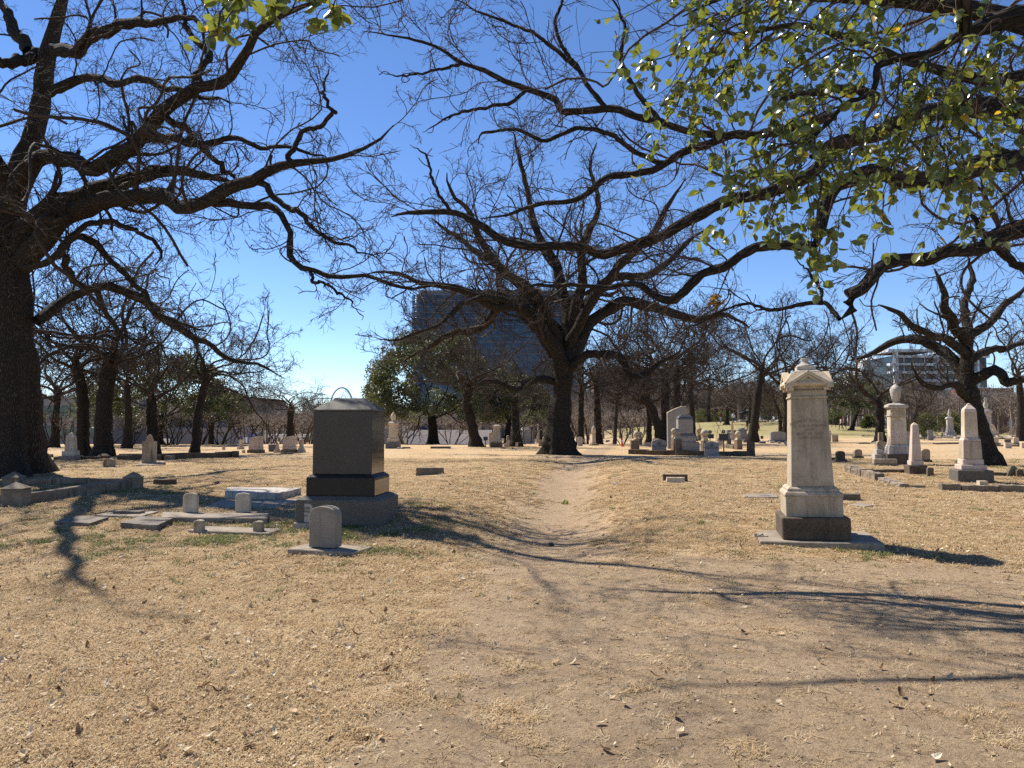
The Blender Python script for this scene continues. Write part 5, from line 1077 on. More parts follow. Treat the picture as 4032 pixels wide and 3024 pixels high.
kerb_run('inner pale kerb behind the headstone nearest the cone', (2535, 1757), (2655, 1757), .22, .25, 'marble', 2, 'kerbs of the family lot')
kerb_run('raised side kerb behind the black plaques of the family lot', (2850, 1762), (2895, 1768), .2, .25, 'sandstone', 1, 'kerbs of the family lot')
HS = [(-.5, 0), (.5, 0), (.5, .72), (.44, .76), (.30, .80), (.12, .86), (0, .87), (-.12, .86), (-.30, .80), (-.44, .76), (-.5, .72)]
for px, py, lb in ((2595, 1790, 'gray headstone with a bowed top on block feet, nearer the traffic cone'), (2802, 1798, 'gray headstone with a bowed top on block feet, before the black plaques')):
    r = stack('bowed_headstone', lb, 'gravestone', px, py, [('base', 'box', 'gray_granite', 60, 10, 1, .35), ('tablet', 'out', 'gray_granite', 58, HS, .14)], rz=6, group='bowed gray headstones')
    s = sc_(G(px, py))
    for sx in (-1, 1): o_ = link('foot_block', box(20 * s, 12 * s, 9 * s, 0, 1, .01), M['concrete'], r); o_.location = (sx * 36 * s, 0, 0)
    text_mesh('W.J. & NANNIE' if px < 2700 else 'THOMAS & ANNA', .13, .002, 'letter_gray', r, (0, -58 * .07 * s - .004, 33 * s), (R(90), 0, 0), 1, .75)
    em = link('emblem', prism([(-7 * s, 0), (7 * s, 0), (7 * s, 12 * s), (-7 * s, 12 * s)], -.003, .003, 0), M['letter_gray'], r); em.location = (0, -58 * .07 * s - .004, 42 * s)
    o_ = link('footstone_slab', box(44 * s, 12 * s, 7 * s, 0, .95, .01), M['marble_gray'], r); o_.location = (0, -20 * s, 0)
stack('low_headstone', 'white topped low stone behind the bowed headstone nearer the cone', 'gravestone', 2582, 1760, [('tablet', 'box', 'marble', 26, 34, 1, .4)])
# central granite monument with the slanted back stone
g = G(2712, 1776); s = sc_(g)
r = thing('family_monument', 'gray granite family monument with letters on its plinth, in the ball post lot', 'monument', (g[0], g[1] + .5, g[2] - .03), R(0), foot=(48 * s, 40 * s)); s = (g[1] + .3) / FPX
def fm(nm, rings, mt='gray_granite', dx=0, dr=.7, dy=0):
    o_ = link(nm, loft_rect([(a * s, a * s * dr, z * s) for a, z in rings], .012), M[mt], r); o_.location = (dx * s, dy, 0); return o_
fm('base', [(45, 0), (45, 34), (41, 38)]); fm('plinth', [(36, 38), (36, 55), (33, 61)], dx=-2); fm('moulding', [(33, 61), (33, 66), (30.5, 70)], 'dark_granite', dx=-2)
fm('die', [(29, 70), (29, 126)], dx=-6)
fm('cap', [(30, 126), (29, 132), (25, 138), (18, 141)], 'dark_granite', dx=-6); fm('top_slab', [(17, 141), (17, 144)], 'dark_granite', dx=-6)
text_mesh('FOWLER', 17 * s, .01, 'letter_pale', r, (-2 * s, -36 * s * .7 - .004, 41 * s), (R(90), 0, 0), 1.1, 1.0)
g2 = G(2695, 1772); s2 = sc_(g2)
r = thing('slant_stone', 'tall pale granite stone with a rough slanting top behind the family monument', 'monument', (g2[0] + .0, g2[1] + 1.7, g2[2] - .03), 0, foot=(.5, .2)); s2 = (g2[1] + 1.6) / FPX
link('slab', prism([(-38 * s2, 0), (36 * s2, 0), (36 * s2, 167 * s2), (22 * s2, 168 * s2), (4 * s2, 162 * s2), (-16 * s2, 153 * s2), (-38 * s2, 143 * s2)], -.13, .13, .02), M['gray_granite'], r)
link('rough_edge', prism([(-38 * s2, 143.5 * s2), (-16 * s2, 153.5 * s2), (4 * s2, 162.5 * s2), (22 * s2, 168.5 * s2), (36 * s2, 167.5 * s2), (36 * s2, 171 * s2), (20 * s2, 171 * s2), (2 * s2, 165 * s2), (-18 * s2, 156 * s2), (-38 * s2, 146 * s2)][::1], -.125, .125, .0), M['marble'], r)
stack('granite_shard', 'small pointed pale stone leaning beside the slant topped granite stone', 'gravestone', 2653, 1757, [('slab', 'out', 'gray_granite', 16, [(-.5, 0), (.5, 0), (.5, 4.4), (-.5, 3.6)], .5)])
plaque(2850, 1722, 36, 27, 1778, 'larger black historical plaque on a pole with a round star emblem')
plaque(2796, 1718, 30, 17, 1752, 'smaller black plaque with a round emblem behind the bowed headstone')
stack('tablet_gravestone', 'low white tablet between the two black plaques', 'gravestone', 2836, 1756, [('tablet', 'arch', 'marble', 24, 32, 3, .35)])
stack('pedestal_block', 'small pale pedestal beside the larger black plaque', 'gravestone', 2862, 1757, [('block', 'box', 'marble', 18, 8)])
stack('column_marker', 'white column with a moulded base standing in front of the pedimented gray tomb', 'gravestone', 2884, 1733, [('slab', 'box', 'marble', 26, 4), ('plinth', 'box', 'marble', 17, 26, .9), ('column', 'turn', 'marble', 10, [(5.5, 0), (4.2, 38), (5, 42)]), ('capital', 'loft', 'marble', 9, [(4.6, 0), (4.6, 3)])])
stack('block_tomb', 'dark granite block tomb behind the white column', 'monument', 2880, 1722, [('die', 'box', 'dark_granite', 34, 33, 1, .6)], Y=86)
stack('pediment_tomb', 'gray granite tomb with a pediment and corner knobs, beyond the white column', 'monument', 2922, 1730, [('base', 'box', 'dark_granite', 44, 9, 1, .5), ('die', 'box', 'gray_granite', 34, 30, 1, .5), ('pediment', 'gable', 'gray_granite', 40, 4, 13, .5)], Y=74)
PT = [(-.5, 0), (.5, 0), (.5, .50), (.42, .55), (.2, .585), (-.2, .585), (-.42, .55), (-.5, .50)]
stack('wide_headstone', 'wide gray granite headstone with a bowed top on a low plinth', 'gravestone', 3063, 1742, [('base', 'box', 'dark_granite', 74, 9, 1, .3), ('die', 'out', 'gray_granite', 58, PT, .25)])
for k, (px, py, w_, h_, mt, lb) in enumerate([(3040, 1744, 20, 8, 'marble_gray', 'low flat marker at the foot of the wide gray headstone'), (3068, 1747, 9, 9, 'marble_gray', 'small cube marker before the wide gray headstone'), (3002, 1746, 23, 8, 'dark_granite', 'low dark flat marker between the red skirted woman and the wide headstone'),
        (3000, 1728, 10, 12, 'brownstone', 'small dark footstone beside the woman in the red skirt'), (2980, 1727, 8, 10, 'brownstone', 'tiny dark footstone at the feet of the woman in the red skirt'), (3092, 1750, 9, 12, 'marble_gray', 'small pale cube by the edge of the inscribed marble monument'), (3100, 1756, 12, 9, 'marble_gray', 'pale low block by the edge of the inscribed marble monument'),
        (2925, 1738, 20, 9, 'marble_gray', 'low pale marker at the foot of the pedimented gray tomb'), (2940, 1740, 30, 5, 'kerbstone', 'thin flat slab at the foot of the oak by the pedimented tomb')]):
    stack('low_marker', lb, 'grave marker', px, py, [('block', 'box', mt, w_, h_, .95, .6)])
stack('dark_block', 'dark rectangular block lying on the grass with a pale broken stone before it', 'gravestone', 2658, 1893, [('block', 'rough', 'brownstone', 96, 25, .25)], rz=-3)
stack('broken_marble', 'pale rough marble chunk lying in front of the dark rectangular block', 'stone', 2660, 1900, [('chunk', 'rough', 'marble', 70, 20, .3)], rz=-3)
quad_slab('flat_slab', 'thin pale slab flush in the grass between the dark block and the inscribed marble monument', 'grave slab', [(2930, 1962), (3065, 1964), (3055, 1948), (2925, 1950)], .025, 'concrete')
stack('flat_marker', 'dark flat marker on top of the thin pale slab', 'grave marker', 2998, 1956, [('slab', 'box', 'dark_granite', 70, 5, 1, .3)])
stack('low_gray_marker', 'low dark gray marker just behind the inscribed marble monument', 'grave marker', 3330, 1968, [('block', 'box', 'rough_gray', 106, 24, .96, .3)], rz=-8)
quad_slab('flat_slab', 'pale flat slab past the low dark gray marker', 'grave slab', [(3342, 1992), (3410, 2002), (3440, 1996), (3380, 1984)], .03, 'concrete')
stack('paper_litter', 'crumpled white paper scrap on the grass by the path', 'litter', 2416, 1908, [('paper', 'rough', 'white_plastic', 14, 7, .8)])

# ---- monuments of the kerbed lots beyond the inscribed monument
s = sc_(G(3535, 1832))
r = stack('urn_monument', 'tall white marble monument topped by a cloth draped urn on a dark base', 'monument', 3535, 1830, [('base', 'box', 'brownstone', 94, 42), ('plinth', 'box', 'marble_gray', 78, 26, .97), ('moulding', 'loft', 'marble_gray', 70, [(36, 0), (36, 4), (31, 12)]),
    ('shaft', 'box', 'marble', 60, 108, .93), ('neck', 'loft', 'marble_gray', 64, [(29, 0), (31, 3), (29, 6)]), ('entablature', 'box', 'marble', 56, 26), ('cornice', 'loft', 'marble_gray', 74, [(32, 0), (37, 5), (35, 14), (22, 20)]),
    ('urn_foot', 'turn', 'marble_gray', 30, [(14, 0), (11, 3), (10, 7)]), ('draped_urn', 'turn', 'marble_gray', 42, [(13, 0), (16, 14), (20, 34), (21, 48), (16, 58), (7, 66), (.6, 71)], 11)], rz=-14)
s = sc_(G(3535, 1832)) 
o_ = link('arched_panel', prism(arch_out(50 * s, 38 * s, 24 * s, 12), -.02, .02, .004), M['marble_warm'], r); o_.location = (0, -31 * s, (42 + 26 + 12 + 108 + 4) * s)
o_ = link('inscription_panel', prism([(-19 * s, 0), (19 * s, 0), (18 * s, 78 * s), (12 * s, 84 * s), (-12 * s, 84 * s), (-18 * s, 78 * s)], -.01, .01, .003), M['marble_pink'], r); o_.location = (0, -29.3 * s, (42 + 26 + 12 + 12) * s)
stack('stepped_marker', 'broken stepped marble marker with a column stub beside the draped urn monument', 'gravestone', 3470, 1808, [('step', 'box', 'marble_gray', 58, 20), ('block', 'box', 'marble_gray', 44, 18), ('arched_block', 'arch', 'marble_stained', 34, 34, 10, .8), ('column_stub', 'box', 'marble_stained', 18, 32, .9)], rz=-12)
stack('box_ledger', 'low stained marble box tomb in front of the draped urn monument', 'monument', 3483, 1834, [('base', 'box', 'rough_gray', 92, 8, 1, .4), ('box', 'box', 'marble_stained', 84, 19, 1, .35)], rz=-10)
stack('obelisk', 'slim pink white marble obelisk on a dark square base', 'obelisk', 3606, 1866, [('base', 'box', 'brownstone', 66, 34), ('plinth', 'box', 'marble_pink', 46, 18), ('shaft', 'box', 'marble_pink', 38, 140, .58), ('tip', 'pyr', 'marble', 21, 9)], rz=-10)
stack('obelisk', 'large pale marble obelisk with a faceted top on three steps and a gray base', 'obelisk', 3824, 1896, [('base', 'box', 'granite_base', 124, 46, .99), ('step', 'box', 'marble_pink', 90, 20), ('upper_step', 'box', 'marble_pink', 74, 22, .97), ('lower_die', 'box', 'marble_warm', 66, 70, .93),
    ('moulding', 'loft', 'marble_pink', 60, [(30, 0), (30, 4), (25, 13)]), ('shaft', 'box', 'marble', 48, 100, .9), ('cap', 'loft', 'marble_pink', 46, [(21.5, 0), (20, 12), (8, 27), (6, 29), (6, 32), (1, 35)])], rz=-16)
stack('rough_cube', 'small pale rough cube at the foot of the large obelisk', 'footstone', 3868, 1915, [('cube', 'box', 'marble', 30, 21)], rz=-10)
stack('brown_pebble', 'rounded brown stone resting against the base of the large obelisk', 'stone', 3774, 1852, [('stone', 'rough', 'sandstone', 22, 9, .7)], dz=.28)
for px, py, w_, h_, mt, lb in [(3309, 1818, 35, 33, 'brownstone', 'dark arched gravestone on a base, nearer the inscribed marble monument'), (3378, 1806, 31, 28, 'marble_stained', 'dark arched gravestone on a base, nearer the stepped marker'), (3644, 1820, 34, 43, 'marble_stained', 'taller dark arched gravestone between the slim obelisk and the large obelisk')]:
    stack('arched_gravestone', lb, 'gravestone', px, py, [('base', 'box', 'brownstone', w_ * 1.3, 9, 1, .5), ('tablet', 'arch', mt, w_, h_, 8, .35)], rz=4, group='dark arched gravestones')
kerb_run('kerb stub behind the dark arched gravestone nearer the inscribed marble monument', (3250, 1814), (3292, 1812), .1, .2, 'brownstone', 1, 'lot kerbs')
stack('footstone', 'leaning gray footstone by the dark base of the slim obelisk', 'footstone', 3661, 1875, [('block', 'arch', 'rough_gray', 24, 34, 4, .5)], tilt=(0, R(4)))
kerb_run('mossy kerb of worn blocks running toward the viewer from the stepped marker', (3344, 1858), (3466, 1896), .18, .22, 'kerbstone', 5, 'lot kerbs', rough=.010)
kerb_run('sunken continuation of the mossy kerb ending in the grass', (3472, 1896), (3560, 1922), .10, .2, 'concrete', 3, 'lot kerbs', rough=.010)
stack('loose_kerb_stone', 'loose kerb stone half sunk in the grass beyond the mossy kerb', 'stone', 3610, 1920, [('stone', 'rough', 'kerbstone', 60, 9, .3)], rz=-12)
kerb_run('inner kerb passing behind the slim obelisk', (3400, 1860), (3566, 1862), .09, .2, 'brownstone', 4, 'lot kerbs', rough=.006)
kerb_run('long kerb of dark blocks below the large obelisk', (3702, 1930), (4120, 1940), .13, .22, 'kerbstone', 5, 'lot kerbs', rough=.008)
kerb_run('kerb passing behind the large obelisk to the tilted slab', (3900, 1872), (4100, 1880), .08, .2, 'brownstone', 4, 'lot kerbs')
stack('tilted_tablet', 'thin gray tablet tilted far over beyond the large obelisk', 'gravestone', 3976, 1876, [('tablet', 'arch', 'rough_gray', 28, 44, 8, .25)], tilt=(0, R(24)))
stack('dark_tablet', 'dark short tablet beside the tilted tablet', 'gravestone', 4016, 1878, [('tablet', 'arch', 'brownstone', 27, 30, 5, .4)])
for px, py, w_, h_, mt, lb, yy in [(3263, 1738, 18, 42, 'marble', 'white pillar seen just past the inscribed marble monument', None), (3287, 1740, 24, 27, 'marble_stained', 'low cream block beside the white pillar', None), (3563, 1728, 33, 40, 'gray_granite', 'blue gray granite block behind the draped urn monument', 66),
        (3569, 1755, 42, 38, 'gray_granite', 'broad gray headstone partly behind the draped urn monument', None), (3663, 1734, 20, 40, 'gray_granite', 'narrow pale tablet beside the small dark plaque', None), (3450, 1747, 16, 8, 'marble', 'tiny white marker at the foot of the oak by the draped urn monument', None),
        (3895, 1750, 12, 10, 'marble', 'tiny white block behind the large leaning oak trunk', None), (3968, 1765, 24, 22, 'marble_pink', 'small square block before the pair of distant arched stones', None), (3968, 1744, 20, 14, 'sandstone', 'dark little cube behind the small square block', None), (4033, 1765, 26, 22, 'marble', 'small block at the kerb by the edge of the lawn', None)]:
    stack('block_gravestone', lb, 'gravestone', px, py, [('block', 'box', mt, w_, h_, .97, .6)], rz=-6, Y=yy)
for px, lb in ((3921, 'distant arched white stone nearer the leaning oak trunk'), (4000, 'distant arched white stone farther from the leaning oak trunk')):
    stack('arched_gravestone', lb, 'gravestone', px, 1750, [('base', 'box', 'kerbstone', 30, 6, 1, .5), ('tablet', 'arch', 'marble', 20, 23, 5, .35)])
kerb_run('distant kerb below the pair of arched white stones', (3900, 1757), (4080, 1760), .12, .25, 'brownstone', 5, 'lot kerbs')
kerb_run('distant broken kerb between the draped urn monument and the leaning oak', (3680, 1750), (3790, 1748), .12, .25, 'kerbstone', 5, 'lot kerbs', rough=.012)
plaque(3640, 1715, 24, 10, 1735, 'little dark angled plaque in front of the boulders', False)
statue(3741, 1723, 'distant white statue on a pedestal in front of the green shrubs', 110, 34, 'marble_gray', 'figure')
statue(3886, 1745, 'distant tall statue monument mostly behind the leaning oak trunk', 180, 46, 'marble_gray', 'figure')
stack('scroll_stone', 'white scroll topped leaning stone beyond the leaning oak', 'gravestone', 3912, 1724, [('base', 'rough', 'rough_gray', 34, 12, .6), ('scroll', 'out', 'marble', 18, [(-.3, 0), (.9, 0), (.6, .9), (.1, 2.1), (-.3, 2.3), (-.7, 2.2), (-.8, 1.9), (-.4, 1.8), (-.3, 1.0)], .6)])
stack('flat_marker', 'pair of low dark ledger stones on the lawn between evergreen and oak', 'grave marker', 3400, 1748, [('slab', 'rough', 'rough_gray', 44, 6, .4)])
rr = random.Random(8)
for k in range(26):
    if k < 15: px, py = 3600 + k * 14 + rr.uniform(-4, 4), 1716 + rr.uniform(-4, 5)
    else: px, py = 3925 + (k - 15) * 12, 1722 + rr.uniform(-3, 4)
    x, y = at(px, py, 84 + rr.uniform(-3, 3))[:2]; sz = rr.uniform(.28, .6)
    r = thing('boulder', 'rounded pale limestone boulder in the row edging the far lawn', 'boulder', (x, y, gz(x, y) - .05), rr.uniform(0, 6), 'row of limestone boulders edging the lawn')
    link('stone', loft_rect([(sz * .8, sz * .6, 0), (sz, sz * .75, sz * .4), (sz * .6, sz * .4, sz * .85)], rough=sz * .07, cuts=1, seed=k), M['boulder'], r)
for k in range(14):
    px = 2900 + k * 20 if k < 5 else 2985 + (k - 5) * 17; x, y = at(px, 1665, 128)[:2]; sz = rr.uniform(.35, .8)
    r = thing('boulder', 'tan boulder in the rock edging at the top of the grassy mound', 'boulder', (x, y, gz(x, y) - .08), rr.uniform(0, 6), 'rocks on top of the grassy mound')
    link('stone', loft_rect([(sz * .8, sz * .6, 0), (sz, sz * .75, sz * .35), (sz * .6, sz * .4, sz * .7)], rough=sz * .07, cuts=1, seed=50 + k), M['boulder'], r)

# ================================================================== INSTANCED STUFF
def scatter(name, P_, rot, scl, idx, templates, mats, kind='stuff', **props):
    col = bpy.data.collections.new(name + '_pieces')
    for k, (me, mt) in enumerate(zip(templates, mats)):
        if mt is not None and not me.materials: me.materials.append(mt)
        o_ = bpy.data.objects.new('%s_piece_%02d' % (name, k), me); col.objects.link(o_)
    me = bpy.data.meshes.new(name); n = len(P_); me.vertices.add(n); me.vertices.foreach_set('co', np.ascontiguousarray(P_, np.float32).ravel())
    for nm, ty, fld, d in (('rot', 'FLOAT_VECTOR', 'vector', rot), ('scl', 'FLOAT_VECTOR', 'vector', scl)):
        a = me.attributes.new(nm, ty, 'POINT'); a.data.foreach_set(fld, np.ascontiguousarray(d, np.float32).ravel())
    a = me.attributes.new('idx', 'INT', 'POINT'); a.data.foreach_set('value', np.ascontiguousarray(idx, np.int32))
    me.update(); ob = link(name, me, None, None, kind=kind, **props)
    ng = bpy.data.node_groups.new(name, 'GeometryNodeTree')
    ng.interface.new_socket('Geometry', in_out='INPUT', socket_type='NodeSocketGeometry'); ng.interface.new_socket('Geometry', in_out='OUTPUT', socket_type='NodeSocketGeometry')
    gi = ng.nodes.new('NodeGroupInput'); go = ng.nodes.new('NodeGroupOutput'); ip = ng.nodes.new('GeometryNodeInstanceOnPoints'); ci = ng.nodes.new('GeometryNodeCollectionInfo')
    ci.inputs['Collection'].default_value = col; ci.inputs['Separate Children'].default_value = True; ci.inputs['Reset Children'].default_value = True
    def na(nm, ty):
        q = ng.nodes.new('GeometryNodeInputNamedAttribute'); q.data_type = ty; q.inputs['Name'].default_value = nm; return q.outputs['Attribute']
    L_ = ng.links.new; L_(gi.outputs[0], ip.inputs['Points']); L_(ci.outputs[0], ip.inputs['Instance']); ip.inputs['Pick Instance'].default_value = True
    L_(na('idx', 'INT'), ip.inputs['Instance Index']); L_(na('rot', 'FLOAT_VECTOR'), ip.inputs['Rotation']); L_(na('scl', 'FLOAT_VECTOR'), ip.inputs['Scale']); L_(ip.outputs[0], go.inputs[0])
    md = ob.modifiers.new('scatter', 'NODES'); md.node_group = ng
    return ob
rg = np.random.default_rng(2024)
# ---- distant bare woodland (reads as one brown mass)
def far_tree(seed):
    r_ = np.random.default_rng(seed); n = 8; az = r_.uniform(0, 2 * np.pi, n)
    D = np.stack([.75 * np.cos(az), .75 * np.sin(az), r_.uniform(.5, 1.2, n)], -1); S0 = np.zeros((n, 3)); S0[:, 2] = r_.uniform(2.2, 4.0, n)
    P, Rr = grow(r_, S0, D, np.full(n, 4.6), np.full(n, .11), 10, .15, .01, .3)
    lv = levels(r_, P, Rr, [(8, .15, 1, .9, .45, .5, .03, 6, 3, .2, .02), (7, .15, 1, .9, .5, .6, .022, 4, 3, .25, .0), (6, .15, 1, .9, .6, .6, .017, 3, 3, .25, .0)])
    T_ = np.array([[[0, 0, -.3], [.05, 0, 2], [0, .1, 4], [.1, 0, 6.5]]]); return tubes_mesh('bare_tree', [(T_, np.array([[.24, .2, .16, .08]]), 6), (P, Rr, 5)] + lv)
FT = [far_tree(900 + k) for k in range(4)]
pts_ = []
def wood_row(x0, x1, d0, d1, n, s0, s1):
    for _ in range(n):
        px = rg.uniform(x0, x1); Y = rg.uniform(d0, d1); x = (px - 2016) / FPX * Y; pts_.append((x, Y, gz(x, Y), rg.uniform(s0, s1)))
wood_row(-900, 1000, 150, 210, 170, 1.2, 1.75); wood_row(880, 1400, 140, 200, 80, .75, 1.1); wood_row(1300, 2400, 150, 200, 120, .9, 1.2)
wood_row(2300, 3400, 175, 240, 190, 1.3, 1.9); wood_row(3350, 4900, 130, 170, 150, .95, 1.4); wood_row(2380, 2900, 168, 185, 40, 1.2, 1.6)
wood_row(2200, 2720, 95, 130, 40, .40, .6); wood_row(-300, 620, 90, 120, 40, .9, 1.25)
wood_row(2880, 3300, 160, 200, 34, 1.2, 1.7); wood_row(-1600, 5600, 240, 330, 220, 1.5, 2.1)
Q = np.array(pts_); n = len(Q)
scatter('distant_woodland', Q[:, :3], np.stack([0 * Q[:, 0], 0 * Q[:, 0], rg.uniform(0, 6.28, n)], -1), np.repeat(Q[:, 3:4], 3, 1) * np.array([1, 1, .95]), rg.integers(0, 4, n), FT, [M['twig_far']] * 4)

# ---- grass, litter, sticks
def clear_of_stones(x, y, pad=0.02):
    ok = np.ones(len(x), bool)
    for fx, fy, rz, hw, hd in FOOT:
        near = np.abs(x - fx) + np.abs(y - fy) < (hw + hd) * 1.6 + .3
        if not near.any(): continue
        dx, dy = x[near] - fx, y[near] - fy; c, s_ = math.cos(rz), math.sin(rz); u_ = dx * c + dy * s_; v_ = -dx * s_ + dy * c
        ok[np.where(near)[0][(np.abs(u_) < hw + pad) & (np.abs(v_) < hd + pad)]] = False
    return ok
def tuft(seed, n, rad, ln, lie, wd=.0026):
    r_ = np.random.default_rng(seed); V, F, = [], []
    for k in range(n):
        a, q = r_.uniform(0, 6.28), rad * math.sqrt(r_.uniform()); b0 = np.array([q * math.cos(a), q * math.sin(a), -.004]); az = r_.uniform(0, 6.28); el = r_.uniform(*lie); l_ = ln * r_.uniform(.5, 1.3)
        d = np.array([math.cos(az) * math.cos(el), math.sin(az) * math.cos(el), math.sin(el)]); sd = np.array([-math.sin(az), math.cos(az), 0]) * wd * r_.uniform(.6, 1.4)
        m_ = b0 + d * l_ * .55; e = b0 + d * l_ + np.array([math.cos(az), math.sin(az), 0]) * l_ * .15 - np.array([0, 0, l_ * .22]); i = len(V)
        V += [b0 - sd, b0 + sd, m_ + sd * .8, m_ - sd * .8, e]; F += [(i, i + 1, i + 2), (i, i + 2, i + 3), (i + 3, i + 2, i + 4)]
    return npmesh('tuft', np.array(V), np.array(F), None, smooth=False)
def instmat(name, cols, rough=.8, trans=.25):
    m, t, b = newmat(name); oi = t.nodes.new('ShaderNodeObjectInfo'); cr = t.nodes.new('ShaderNodeValToRGB'); e = cr.color_ramp.elements; cr.color_ramp.interpolation = 'LINEAR'
    e[0].position = 0; e[0].color = cols[0] + (1,); e[1].position = 1; e[1].color = cols[-1] + (1,)
    for k, c_ in enumerate(cols[1:-1]): e.new((k + 1) / (len(cols) - 1)).color = c_ + (1,)
    t.links.new(oi.outputs['Random'], cr.inputs[0]); t.links.new(cr.outputs[0], b.inputs['Base Color']); b.inputs['Roughness'].default_value = rough; b.inputs['Specular IOR Level'].default_value = .2
    tr = t.nodes.new('ShaderNodeBsdfTranslucent'); mx = t.nodes.new('ShaderNodeMixShader'); mx.inputs[0].default_value = trans
    t.links.new(cr.outputs[0], tr.inputs[0]); t.links.new(b.outputs[0], mx.inputs[1]); t.links.new(tr.outputs[0], mx.inputs[2]); t.links.new(mx.outputs[0], t.nodes['Material Output'].inputs[0]); return m
gm = instmat('dry_grass', [(.27, .18, .095), (.52, .38, .21), (.62, .48, .29), (.56, .42, .24), (.68, .57, .38), (.44, .29, .14), (.64, .50, .31)], .8, .38)
gg = instmat('green_grass', [(.11, .15, .04), (.19, .21, .07), (.33, .29, .13)])
def band(y0, y1, dens, mx_=1.0):
    a = (y1 - y0) * (.8 * (y0 + y1) * mx_ + 3); n = int(a * dens); y = rg.uniform(y0, y1, n * 2); x = rg.uniform(-1, 1, n * 2) * (.8 * y1 * mx_ + 1.5); k = np.abs(x) < .8 * y * mx_ + 1.5; return x[k][:n], y[k][:n]
GP, GR, GS, GI = [], [], [], []
for y0, y1, dens, sc_h, sc_v in [(2.4, 5, 1500, 1.0, 1.0), (5, 8, 900, 1.15, .95), (8, 12, 480, 1.45, .95), (12, 18, 250, 1.8, .9), (18, 28, 110, 2.3, .85)]:
    x, y = band(y0, y1, dens); d = dirt_mask(x, y) + (fbm(x * 2.3, y * 2.3, 9) - .5) * 1.3 + (fbm(x * 9, y * 9, 12, 2) - .5) * .6; k = (rg.uniform(size=len(x)) > np.clip((d - .20) * 2.1, 0, .985)) & clear_of_stones(x, y); x, y = x[k], y[k]; n = len(x)
    g_ = green_mask(x, y) + (fbm(x * 2.6, y * 2.6, 31) - .5) * 2.2; isg = g_ + rg.uniform(-.45, .45, n) > .86
    isg &= (y > 6.5) | (rg.uniform(size=n) > .9)
    GP.append(np.stack([x, y, H(x, y)], -1)); GR.append(np.stack([rg.normal(size=n) * .08, rg.normal(size=n) * .08, rg.uniform(0, 6.28, n)], -1))
    hv = sc_v * (.7 + .9 * fbm(x * .8, y * .8, 41, 3)) * rg.uniform(.7, 1.3, n); GS.append(np.stack([np.full(n, sc_h), np.full(n, sc_h), hv * np.where(isg, 1.1, 1.0)], -1)); GI.append(np.where(isg, rg.integers(6, 9, n), rg.integers(0, 6, n)))
TF = [tuft(k, 26, .055, .042, (.0, .5)) for k in range(3)] + [tuft(3 + k, 24, .06, .055, (.05, .85), .0022) for k in range(3)] + [tuft(10 + k, 18, .04, .05, (.4, 1.3), .0026) for k in range(3)]
scatter('grass', np.concatenate(GP), np.concatenate(GR), np.concatenate(GS), np.concatenate(GI), TF, [gm] * 6 + [gg] * 3)
# fallen leaves and bark chips
def curled(seed, ln, wd, curl):
    r_ = np.random.default_rng(seed); u_ = np.linspace(0, 1, 6); w_ = wd * np.sin(np.pi * np.clip(u_, .03, .97)) ** .7 * r_.uniform(.75, 1.2, 6); V = []
    for k in range(6):
        z = ln * curl * (u_[k] - .4) ** 2 * 2 + .004; V += [(ln * (u_[k] - .5), -w_[k], z + wd * curl * r_.uniform(.3, 1.3)), (ln * (u_[k] - .5), 0, z), (ln * (u_[k] - .5), w_[k], z + wd * curl * r_.uniform(.2, 1.2))]
    F = [(3 * k + j, 3 * k + 3 + j, 3 * k + 4 + j, 3 * k + 1 + j) for k in range(5) for j in range(2)]; return npmesh('leaf', np.array(V), np.array(F), None, smooth=False)
lm = instmat('fallen_leaf', [(.10, .055, .03), (.30, .18, .09), (.52, .39, .23), (.62, .50, .32), (.46, .31, .17), (.68, .58, .42), (.22, .11, .05)], .7, .15)
LT = [curled(k, .05 + .008 * (k % 3), .014 + .003 * (k % 2), .25 + .12 * (k % 4)) for k in range(6)] + [curled(20 + k, .022, .006, .2) for k in range(3)]
LP, LS, LI = [], [], []
for y0, y1, dl, dc in [(2.4, 6, 42, 480), (6, 10, 22, 200), (10, 18, 9, 34), (18, 32, 2.0, 3)]:
    for dd, lo, hi, s_ in ((dl, 0, 6, 1.0), (dc, 6, 9, 1.0 if y0 < 8 else 1.6)):
        x, y = band(y0, y1, dd); dm = dirt_mask(x, y); k = (rg.uniform(size=len(x)) > np.clip(dm * 1.0, 0, .90)) & clear_of_stones(x, y, -.05); x, y = x[k], y[k]; n = len(x)
        LP.append(np.stack([x, y, H(x, y) + .008 + rg.uniform(0, .018, n) * (dm[k] < .5)], -1)); LS.append(rg.uniform(.45, 1.35, n) * s_); LI.append(rg.integers(lo, hi, n))
LP = np.concatenate(LP); LS = np.concatenate(LS); n = len(LP)
scatter('fallen_leaves', LP, np.stack([rg.normal(size=n) * .35, rg.normal(size=n) * .35, rg.uniform(0, 6.28, n)], -1), np.repeat(LS[:, None], 3, 1), np.concatenate(LI), LT, [lm] * 9)
